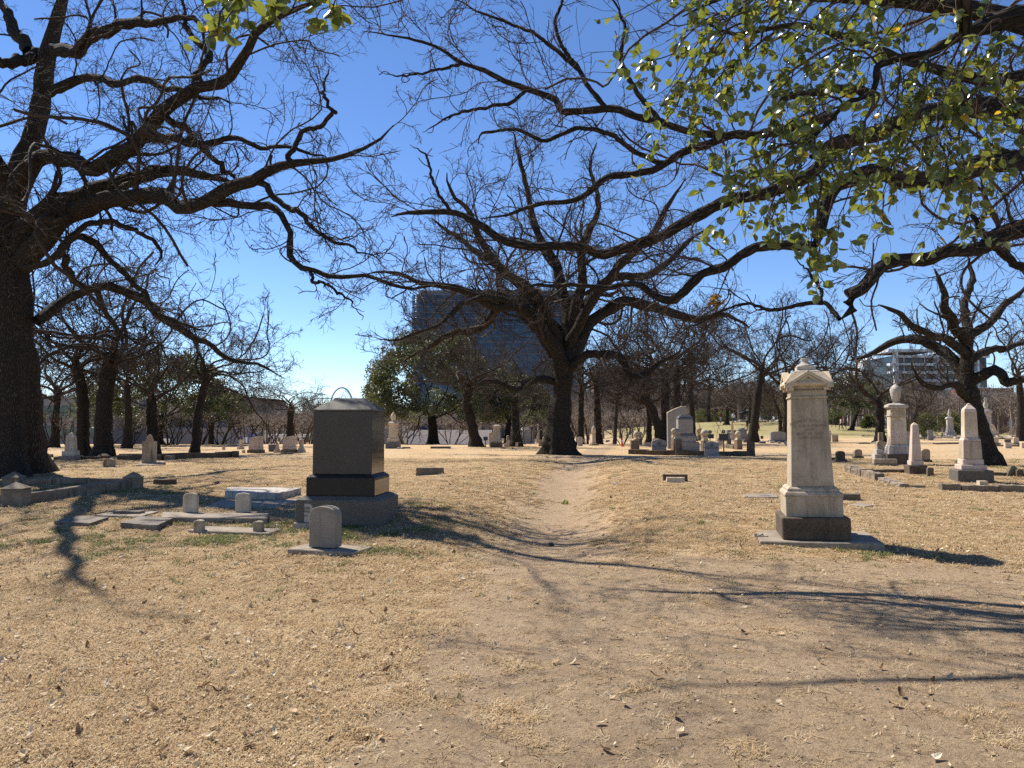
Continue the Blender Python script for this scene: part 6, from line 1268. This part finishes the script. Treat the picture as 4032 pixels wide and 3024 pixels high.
# fallen twigs
def stick(seed):
    r_ = np.random.default_rng(seed); P, Rr = grow(r_, np.array([[-.5, 0, 0.0]]), np.array([[1., 0, 0]]), np.array([1.0]), np.array([.028]), 7, .10, 0, .45); P[:, :, 2] = np.abs(P[:, :, 2]) * .5
    S0, D, L_, R_ = spawn(r_, P, Rr, np.array([1.0]), 2, .3, .9, .7, .35, .7, .012); D[:, 2] = np.abs(D[:, 2]) * .2; P2_, R2_ = grow(r_, S0, D, L_, R_, 4, .1, 0, .5); return tubes_mesh('stick', [(P, Rr, 4), (P2_, R2_, 3)])
sm_ = instmat('fallen_twig', [(.045, .033, .024), (.085, .062, .043), (.15, .11, .075)], .9, 0)
x, y = band(2.5, 11, 62); dm = dirt_mask(x, y); k = (rg.uniform(size=len(x)) < .22 + dm * .75) & clear_of_stones(x, y); x, y = x[k], y[k]; n = len(x); ln = .035 + .14 * rg.beta(1.1, 4.5, n)
scatter('fallen_twigs', np.stack([x, y, H(x, y) + .006], -1), np.stack([0 * x, 0 * x, rg.normal(size=n) * .9], -1), np.stack([ln, ln, ln * .9], -1), rg.integers(0, 5, n), [stick(k) for k in range(5)], [sm_] * 5)
pb = plain('pebble', (.30, .24, .17), .9)
x, y = band(2.5, 9, 26); dm = dirt_mask(x, y); k = (dm > .3) & clear_of_stones(x, y); x, y = x[k], y[k]; n = len(x)
scatter('pebbles', np.stack([x, y, H(x, y)], -1), rg.uniform(0, 6, (n, 3)), np.repeat(rg.uniform(.5, 1.6, n)[:, None], 3, 1) * np.array([1, .8, .6]), rg.integers(0, 3, n),
        [loft_rect([(.005, .004, -.004), (.007, .006, 0), (.004, .003, .005)], rough=.001, seed=k) for k in range(3)], [pb] * 3)
# named bits on the ground
def sprig(px, py, lb, sz, green=True):
    g = G(px, py); r = thing('leaf_sprig', lb, 'leaves', tuple(g)); r_ = np.random.default_rng(int(px)); q_, t_ = leaf_cloud(r_, np.array([[0, 0, sz * .3]]), np.array([sz]), 12, sz * .45, .4)
    link('foliage', cloud_mesh('foliage', q_, t_, M['leaf' if green else 'dry_leaf']), None, r, kind='stuff')
sprig(2228, 1985, 'small green leafy sprig fallen on the path', .09)
g = G(2170, 2150); r = thing('stone', 'small dark stone lying in the middle of the path', 'stone', tuple(g)); link('stone', loft_rect([(.035, .03, -.01), (.04, .03, .02), (.02, .015, .05)], rough=.006, cuts=1, seed=4), M['brownstone'], r)

# ================================================================== SHRUBS
def shrub(px, py, wpx, hpx, Y, lb, mt='shrub', group='green shrubs edging the cemetery', nm='shrub'):
    x, y = at(px, py, Y)[:2]; s_ = Y / FPX; r_ = np.random.default_rng(int(px * 3 + py)); rx, hz = wpx * s_ / 2, hpx * s_
    r = thing(nm, lb, 'shrub', (x, y, gz(x, y) - .1), 0, group); n = 34; az = r_.uniform(0, 6.28, n); h = r_.uniform(.1, .92, n); rr = r_.uniform(0, 1, n) ** .5 * np.sqrt(np.clip(1.05 - h ** 2, 0, 1))
    C = np.stack([rr * np.cos(az) * rx, rr * np.sin(az) * min(rx, 2.2) * .8, h * hz], -1); q_, t_ = leaf_cloud(r_, C, np.full(n, max(.3, min(rx, hz) * .30)), 150, .075, .9)
    link('foliage', cloud_mesh('foliage', q_, t_, M[mt]), None, r)
    k = 9; D = np.stack([r_.normal(size=k) * .5, r_.normal(size=k) * .4, np.ones(k)], -1); P, Rr = grow(r_, np.zeros((k, 3)), D, np.full(k, hz), np.full(k, .03), 8, .1, 0, .4)
    link('stems', tubes_mesh('stems', [(P, Rr, 4)] + levels(r_, P, Rr, [(6, .3, 1, .8, .4, .5, .015, 5, 3, .2, 0)]), M['twig']), None, r, kind='stuff')
for a in [(3640, 1712, 130, 88, 92, 'green shrub between the slim obelisk and the distant white statue'), (3740, 1712, 110, 96, 92, 'green shrub mass behind the distant white statue'), (3800, 1712, 90, 84, 94, 'dark green shrub behind the large obelisk'), (3560, 1705, 70, 60, 96, 'low green shrub behind the blue gray granite block'),
          (2770, 1690, 110, 60, 150, 'green thicket at the edge of the mound behind the granite monument'), (2850, 1672, 100, 50, 150, 'low green growth behind the visitors on the mound'), (3030, 1665, 150, 110, 140, 'tall yellow green thicket behind the rocks on the mound'), (3120, 1668, 90, 100, 142, 'yellow green thicket behind the inscribed marble monument'),
          (3420, 1705, 60, 60, 112, 'pale feathery bush behind the standing dark figure'), (3290, 1700, 90, 50, 125, 'dark hedge behind the visitors who walk together'), (3220, 1700, 80, 46, 125, 'dark hedge clump beside the inscribed marble monument'), (1560, 1752, 120, 60, 82, 'low green brush behind the urn topped monument'), (1800, 1750, 150, 50, 90, 'low green brush behind the crooked leaning oak'), (2150, 1750, 120, 50, 90, 'low green brush beside the central oak trunk')]:
    shrub(*a)
r_ = np.random.default_rng(4); x, y = at(3995, 1722, 80)[:2]; r = thing('bare_shrub', 'leafless twiggy shrub growing before the boulders', 'shrub', (x, y, gz(x, y)))
k = 12; D = np.stack([r_.normal(size=k) * .7, r_.normal(size=k) * .6, np.ones(k)], -1); P, Rr = grow(r_, np.zeros((k, 3)), D, np.full(k, 1.9), np.full(k, .03), 8, .1, 0, .4)
link('stems', tubes_mesh('stems', [(P, Rr, 4)] + levels(r_, P, Rr, [(7, .3, 1, .8, .5, .5, .012, 5, 3, .2, 0), (5, .2, 1, .8, .5, .5, .009, 4, 3, .2, 0)]), M['twig_far']), None, r, kind='stuff')
r_ = np.random.default_rng(14); x, y = at(2815, 1772, 41)[:2]; r = thing('bare_sapling', 'thin bare sapling rising between the two black plaques', 'shrub', (x, y, gz(x, y)))
P, Rr = grow(r_, np.zeros((3, 3)), np.array([[.5, 0, 1], [-.4, .1, 1], [.1, -.3, 1.]]), np.full(3, 1.7), np.full(3, .02), 8, .12, 0, .4)
link('stems', tubes_mesh('stems', [(P, Rr, 4)] + levels(r_, P, Rr, [(4, .4, 1, .8, .5, .6, .009, 5, 3, .2, 0)]), M['twig']), None, r, kind='stuff')

# ================================================================== BUILDINGS
def glassm(name, c, rough=.08): m, t, b = newmat(name); b.inputs['Base Color'].default_value = c + (1,); b.inputs['Roughness'].default_value = rough; b.inputs['Specular IOR Level'].default_value = .45; return m
M['tower_glass'] = glassm('tower_glass', (.012, .04, .085)); M['tower_glass_b'] = glassm('tower_glass_dark', (.012, .035, .075)); M['teal_glass'] = glassm('teal_glass', (.03, .07, .08)); M['dark_glass'] = glassm('dark_glass', (.02, .022, .025))
M['tower_wall'] = plain('tower_mullion', (.13, .17, .22), .4); M['gray_wall'] = plain('gray_wall', (.20, .20, .21), .8, .05); M['white_wall'] = plain('white_wall', (.70, .70, .69), .7, .04); M['pink_wall'] = plain('pink_granite', (.50, .27, .21), .5, .08)
M['brick_wall'] = plain('brick_wall', (.28, .12, .075), .9, .15); M['dark_wall'] = plain('dark_wall', (.11, .105, .11), .8, .05); M['blue_paint'] = plain('blue_paint', (.03, .12, .42), .5, .05)
def X(px, Y): return (px - 2016) / FPX * Y
def Z(py, Y): return EYE + (1680 - py) / FPX * Y
def bx(nm, x0, x1, y0, y1, z0, z1, mt, parent, bevel=0): 
    o_ = link(nm, box(x1 - x0, y1 - y0, z1 - z0, 0, 1, bevel), M[mt], parent); o_.location = ((x0 + x1) / 2, (y0 + y1) / 2, z0); return o_
def building(lb, px0, px1, pytop, Y, depth, mt, nm='building', z0=-4):
    x0, x1 = X(px0, Y), X(px1, Y); r = thing(nm, lb, 'building', ((x0 + x1) / 2, Y, z0)); W_, H_ = x1 - x0, Z(pytop, Y) - z0
    bx('wall', -W_ / 2, W_ / 2, 0, depth, 0, H_, mt, r); return r, W_, H_
# blue glass tower with a rounded corner
Y = 250; r, Wd, Ht = building('tall blue glass office tower with a rounded corner rising behind the oaks', 1660, 2300, 1148, Y, 34, 'tower_wall', 'glass_tower')
pane_s = {}
cols = 22; cw = Wd / cols; rh = 2.0; rows = int(Ht / rh) - 1
pm = box(cw * .955, .12, rh * .86, 0, 1, 0); pm2 = pm.copy(); pm.materials.append(M['tower_glass']); pm2.materials.append(M['tower_glass_b']); Fv, Vv = [], []
base_v = np.array([v.co[:] for v in pm.vertices]); base_f = np.array([list(p.vertices) for p in pm.polygons])
for j in range(rows):
    for i in range(cols):
        p = (-Wd / 2 + (i + .5) * cw, -.07, Ht - (j + 1) * rh - .6)
        if j < 13: o_ = link('pane', pm if (i * 7 + j * 3) % 5 else pm2, None, r); o_.location = p
        else: Fv.append(base_f + len(Vv) * 8); Vv.append(base_v + np.array(p))
link('lower_panes', npmesh('lower_panes', np.concatenate(Vv), np.concatenate(Fv), None, False), M['tower_glass'], r, kind='stuff')
o_ = link('rounded_corner', lathe([(4, 0), (4, Ht - .5)], 32), M['tower_glass'], r); o_.location = (-Wd / 2, 4, 0)
for j in range(rows): 
    o_ = link('floor_band', lathe([(4.06, 0), (4.06, .28)], 32), M['tower_wall'], r); o_.location = (-Wd / 2, 4, Ht - (j + 1) * rh - .6)
bx('roof_edge', -Wd / 2 - 1, Wd / 2, -.3, 34.3, Ht, Ht + .7, 'gray_wall', r)
# pink granite block
Y = 215; r, Wd, Ht = building('pinkish stone office block with a grid of square windows seen between trunks', 2350, 2680, 1450, Y, 20, 'pink_wall')
for j in range(9):
    for i in range(12): bx('window', -Wd / 2 + (i + .25) * Wd / 12, -Wd / 2 + (i + .78) * Wd / 12, -.08, .1, Ht - 2.2 * (j + 1), Ht - 2.2 * (j + 1) + 1.25, 'dark_glass' if (i + j) % 3 else 'teal_glass', r)
# balcony building
Y = 280; r, Wd, Ht = building('white apartment building with stacked balconies and glass behind the bare crowns', 3520, 3890, 1400, Y, 22, 'dark_glass', 'apartment_building')
nf = int(Ht / 3.0)
for j in range(nf):
    bx('balcony_slab', -Wd / 2 - (2.2 if j % 3 else 0), Wd / 2 - (j % 2) * 6, -2.2, .2, Ht - 3.0 * j - .9, Ht - 3.0 * j, 'white_wall', r)
    for i in range(9): bx('mullion', -Wd / 2 + i * Wd / 9, -Wd / 2 + i * Wd / 9 + .35, -.25, .0, Ht - 3.0 * (j + 1), Ht - 3.0 * j - .9, 'white_wall', r)
for i in (0, 3, 6): bx('fin_wall', -Wd / 2 + i * Wd / 7, -Wd / 2 + i * Wd / 7 + .8, -2.6, 0, Ht - 20, Ht + 1.2, 'white_wall', r)
bx('roof_slab', -Wd / 2 - 3, -Wd / 2 + 14, -3, 12, Ht + 1.2, Ht + 2.2, 'white_wall', r)
Y = 300; r, Wd, Ht = building('white building with a pale rounded penthouse, far behind the evergreen tree', 3395, 3515, 1455, Y, 20, 'white_wall')
for j in range(5):
    for i in range(4): bx('window', -Wd / 2 + (i + .2) * Wd / 4, -Wd / 2 + (i + .8) * Wd / 4, -.1, .1, Ht - 3.2 * (j + 1), Ht - 3.2 * (j + 1) + 1.7, 'dark_glass', r)
o_ = link('penthouse', lathe([(5, 0), (5.2, 3), (4, 4.6), (2, 5.2)], 24), M['white_wall'], r); o_.location = (1, 6, Ht)
Y = 200; r, Wd, Ht = building('red brick building with rows of pale windows behind the leaning oak', 3850, 3992, 1528, Y, 12, 'brick_wall', 'brick_building')
for j in range(5):
    for i in range(4): f_ = bx('window', -Wd / 2 + (i + .2) * Wd / 4, -Wd / 2 + (i + .75) * Wd / 4, -.1, .1, Ht - 2.6 * (j + 1), Ht - 2.6 * (j + 1) + 1.4, 'white_wall', r); q_ = bx('pane', -Wd / 2 + (i + .27) * Wd / 4, -Wd / 2 + (i + .68) * Wd / 4, -.14, -.06, Ht - 2.6 * (j + 1) + .15, Ht - 2.6 * (j + 1) + 1.25, 'dark_glass', r)
Y = 320; r, Wd, Ht = building('wide dark gray building with a sloping roofline far beyond the crepe myrtles', 880, 1068, 1570, Y, 20, 'dark_wall')
link('roof', prism([(-Wd / 2, Ht), (Wd / 2, Ht - 1.2), (Wd / 2, Ht), (-Wd / 2, Ht + 2.0)], 0, 19.8, 0), M['dark_wall'], r)
# low parking building
Y = 96; r, Wd, Ht = building('low gray parking building with dark openings behind the crepe myrtles', 330, 900, 1685, Y, 14, 'gray_wall', 'parking_building', -2.6)
for i in range(9): bx('opening', -Wd / 2 + (i + .12) * Wd / 9, -Wd / 2 + (i + .90) * Wd / 9, -.06, .1, .3, 1.7, 'dark_glass', r)
for i in range(7): bx('slot', -Wd / 2 + (i + .1) * Wd / 7, -Wd / 2 + (i + .8) * Wd / 7, -.05, .1, 3.3, 3.5, 'dark_glass', r)
bx('upper_level', -Wd / 2 + 2, Wd / 2 - 4, 3, 13.8, Ht, Ht + 1.9, 'dark_wall', r)
Y = 88; r, Wd, Ht = building('office building with teal window bands seen between old oak trunks', -300, 400, 1560, Y, 12, 'gray_wall', 'office_building', -2.6)
for j in range(3):
    for i in range(16): bx('window', -Wd / 2 + (i + .06) * Wd / 16, -Wd / 2 + (i + .94) * Wd / 16, -.06, .1, .5 + j * 2.3, 2.0 + j * 2.3, 'teal_glass', r)
Y = 80; x0 = X(588, Y); r = thing('gate_shelter', 'small white rectangular gate shelter in front of the parking building', 'shelter', (x0, Y, gz(x0, Y)))
zt = Z(1742, Y) - gz(x0, Y); bx('post', 0, .3, 0, .5, 0, zt, 'white_wall', r); bx('post', 1.7, 1.9, 0, .5, 0, zt, 'white_wall', r); bx('lintel', -.1, 2.0, -.05, .6, zt - .02, zt + .38, 'white_wall', r)
Y = 80; x0 = X(995, Y); r = thing('blue_sign', 'tall blue sign panel standing among the crepe myrtles', 'sign', (x0, Y, gz(x0, Y))); zt = Z(1703, Y) - gz(x0, Y); bx('panel', -.45, .45, 0, .2, .1, zt, 'blue_paint', r); bx('post', -.3, -.2, .05, .15, -.1, .12, 'white_wall', r); bx('side_panel', -.9, -.5, 0, .15, zt * .55, zt * .8, 'white_wall', r)
Y = 82; x0 = X(1125, Y); r = thing('white_kiosk', 'white open framed kiosk between the two slant topped blocks', 'kiosk', (x0, Y, gz(x0, Y))); zt = Z(1722, Y) - gz(x0, Y)
for dx in (-1.6, -.5, .6, 1.7): bx('post', dx, dx + .22, 0, .2, 0, zt, 'white_wall', r)
bx('roof', -1.8, 2.1, -.3, 1.2, zt, zt + .3, 'white_wall', r)
Y = 78; x0 = X(1400, Y); r = thing('white_wall', 'pale low wall section beyond the lawn, past the dark granite monument', 'wall', (x0, Y + 8, gz(x0, Y + 8))); bx('panel', -6, 3, 0, .3, 0, 3.2, 'gray_wall', r); bx('panel', 4, 14, 0, .3, 0, 3.0, 'white_wall', r)
# far white bridge arch
Y = 420; r = thing('bridge_arch', 'slender white arch of a distant bridge above the dark granite monument', 'bridge', (X(1345, Y), Y, 0)); t_ = np.linspace(-.2, math.pi + .2, 30); P = np.stack([-6.6 * np.cos(t_), 0 * t_, 11 + 12.5 * np.sin(t_)], -1)
link('arch', tubes_mesh('arch', [(P[None], np.full((1, 30), .5), 8)], M['white_wall']), None, r)

# ================================================================== PEOPLE AND STATUE
def skin_mesh(verts, edges, rad, root=0, sub=1):
    me = bpy.data.meshes.new('body'); me.from_pydata(verts, edges, []); ob = bpy.data.objects.new('body_build', me); COL.objects.link(ob)
    md = ob.modifiers.new('s', 'SKIN'); sv = me.skin_vertices[0].data
    for i, q_ in enumerate(rad): sv[i].radius = q_ if isinstance(q_, tuple) else (q_, q_)
    sv[root].use_root = True; m2 = ob.modifiers.new('d', 'SUBSURF'); m2.levels = sub; m2.render_levels = sub
    dg = bpy.context.evaluated_depsgraph_get(); dg.update(); out = bpy.data.meshes.new_from_object(ob.evaluated_get(dg)); bpy.data.objects.remove(ob)
    for p in out.polygons: p.use_smooth = True
    return out
CL = {}
def cloth(c):
    if c not in CL: CL[c] = plain('cloth_%d' % len(CL), c, .85, .1, scale=20)
    return CL[c]
SKIN, HAIR = (.30, .17, .11), (.025, .018, .014)
def person(px, py, hpx, lb, top, legs, pose='stand', rz=0, hair=HAIR, skin=SKIN, skirt=None, shoes=(.05, .04, .04), Y=None, hat=None):
    if Y is None: Y = 1.68 * FPX / hpx
    x, y = at(px, py, Y)[:2]; r = thing('person', lb, 'person', (x, y, gz(x, y)), R(rz))
    if pose == 'sit':
        Vv = [(0, 0, .50), (0, .03, .78), (0, 0, 1.0), (0, -.03, 1.12), (0, -.06, 1.20), (0, -.06, 1.33), (-.17, 0, .97), (-.24, -.05, .72), (-.18, -.28, .62), (.17, 0, .97), (.24, -.05, .72), (.16, -.28, .62),
              (-.10, -.05, .48), (-.13, -.42, .52), (-.13, -.45, .08), (-.13, -.6, .04), (.10, -.05, .48), (.13, -.42, .52), (.13, -.45, .08), (.13, -.6, .04)]; cut = (.50, 1.06)
    else:
        sp = .28 if pose == 'walk' else 0.03; ar = .2 if pose == 'walk' else 0
        Vv = [(0, 0, .95), (0, 0, 1.18), (0, 0, 1.40), (0, -.01, 1.49), (0, -.02, 1.55), (0, -.02, 1.68), (-.18, 0, 1.39), (-.23, ar * .6, 1.12), (-.24, ar - .10, .88), (.18, 0, 1.39), (.23, -ar * .6, 1.12), (.24, -ar - .10, .88),
              (-.09, 0, .90), (-.10, -sp * .7, .50), (-.10, -sp * .7 + (.0 if pose == 'walk' else .02), .08), (-.10, -sp * .7 - .15, .03), (.09, 0, .90), (.10, sp * .4, .50), (.10, sp * 1.3, .09), (.10, sp * 1.3 - .15, .03)]; cut = (.93, 1.47)
    E = [(0, 1), (1, 2), (2, 3), (3, 4), (4, 5), (2, 6), (6, 7), (7, 8), (2, 9), (9, 10), (10, 11), (0, 12), (12, 13), (13, 14), (14, 15), (0, 16), (16, 17), (17, 18), (18, 19)]
    rad = [(.14, .11), (.13, .10), (.15, .10), .05, .085, .095, .065, .045, .035, .065, .045, .035, .085, .06, .045, .04, .085, .06, .045, .04]
    me = skin_mesh(Vv, E, rad); 
    for c in (top, legs, skin, hair, shoes): me.materials.append(cloth(c))
    hz = Vv[4][2]
    for p in me.polygons:
        z = p.center.z; zx = abs(p.center.x)
        if z > hz + .05 or (z > cut[1] and p.center.y > Vv[4][1] + .03): k = 3
        elif z > cut[1]: k = 2
        elif pose != 'sit' and zx > .19 and z < .98: k = 2
        elif z > cut[0] or (pose != 'sit' and zx > .19): k = 0
        elif z < .07: k = 4
        else: k = 1
        p.material_index = k
    link('body', me, None, r)
    if skirt: link('skirt', lathe([(.34, .28), (.26, .62), (.17, .98), (.12, 1.02)], 14), cloth(skirt), r)
    if hat: o_ = link('hat', lathe([(.13, 0), (.12, .06), (.08, .12), (.01, .14)], 12), cloth(hat), r); o_.location = (0, -.02, hz + .12)
    return r
person(2984, 1728, 47, 'woman in a black top and long bright red skirt walking past the oak trunk', (.02, .02, .022), (.02, .02, .02), 'walk', 70, skirt=(.55, .02, .015))
person(2944, 1727, 47, 'person in dark clothes half hidden behind the oak trunk, with reddish hair', (.03, .025, .025), (.05, .03, .03), 'stand', 20, hair=(.25, .03, .02))
person(2641, 1744, 60, 'person in a black jacket and blue jeans sitting hunched beside the granite monument', (.02, .018, .018), (.04, .08, .16), 'sit', 60, Y=44)
person(2838, 1669, 38, 'person in a dark red shirt and pale trousers standing on the mound', (.22, .03, .03), (.50, .52, .58), 'stand', 190)
person(2888, 1667, 40, 'person in a white hooded top standing near the horse statue', (.78, .80, .86), (.05, .07, .14), 'stand', 160, hair=(.6, .6, .62))
person(2994, 1667, 36, 'small person in white sitting on the mound rocks nearest the yellow thicket', (.6, .6, .62), (.1, .1, .11), 'sit', 30, Y=126)
person(3018, 1667, 36, 'person in black sitting on the mound rocks', (.015, .015, .017), (.02, .02, .02), 'sit', 10, Y=126)
person(3048, 1670, 38, 'person in a white shirt bending forward beside the mound rocks', (.75, .76, .80), (.03, .03, .035), 'sit', -60, Y=125)
person(3285, 1711, 44, 'person in black walking ahead of the pair', (.02, .02, .022), (.025, .025, .03), 'walk', 80)
person(3312, 1716, 47, 'woman in a white top and dark maroon trousers walking', (.78, .76, .74), (.10, .02, .03), 'walk', -95)
person(3323, 1713, 46, 'person in a pink top walking close behind the woman in white', (.62, .22, .22), (.05, .02, .03), 'walk', -95, hat=(.65, .2, .2))
person(3405, 1712, 42, 'person dressed all in black standing alone with hands at the waist', (.015, .015, .017), (.015, .015, .017), 'stand', 10)
person(3473, 1712, 46, 'person in a blue shirt beside the oak near the draped urn monument', (.15, .22, .38), (.05, .06, .08), 'stand', 30, hat=(.4, .03, .03))
person(3492, 1712, 44, 'person in pale blue mostly behind the draped urn monument', (.35, .42, .52), (.06, .07, .09), 'stand', -20)
# horse statue
Y = 128; x, y = at(2935, 1660, Y)[:2]; r = thing('horse_statue', 'dark bronze horse statue standing on the rocks of the mound', 'statue', (x, y, gz(x, y) + .3), R(0))
Vv = [(0, 0, 1.35), (.45, 0, 1.40), (-.55, 0, 1.40), (.75, 0, 1.70), (.95, 0, 2.1), (1.22, 0, 1.98), (1.38, 0, 1.86), (.50, .16, 1.0), (.52, .17, .6), (.50, .17, .05), (.55, -.16, 1.0), (.75, -.17, .62), (.62, -.17, .15), (-.60, .17, 1.0), (-.78, .18, .62), (-.66, .18, .05), (-.55, -.17, 1.0), (-.70, -.18, .62), (-.58, -.18, .05), (-.85, 0, 1.3), (-1.0, 0, .8), (.98, 0.05, 2.25)]
E = [(0, 1), (0, 2), (1, 3), (3, 4), (4, 5), (5, 6), (1, 7), (7, 8), (8, 9), (1, 10), (10, 11), (11, 12), (2, 13), (13, 14), (14, 15), (2, 16), (16, 17), (17, 18), (2, 19), (19, 20), (4, 21)]
rad = [.33, .33, .33, .24, .16, .13, .09, .13, .08, .06, .13, .08, .06, .16, .08, .06, .16, .08, .06, .07, .05, .03]
link('horse', skin_mesh(Vv, E, rad), M['bronze'], r)
link('plinth', loft_rect([(1.1, .5, -.5), (1.0, .45, .02)], rough=.05, cuts=2), M['boulder'], r)
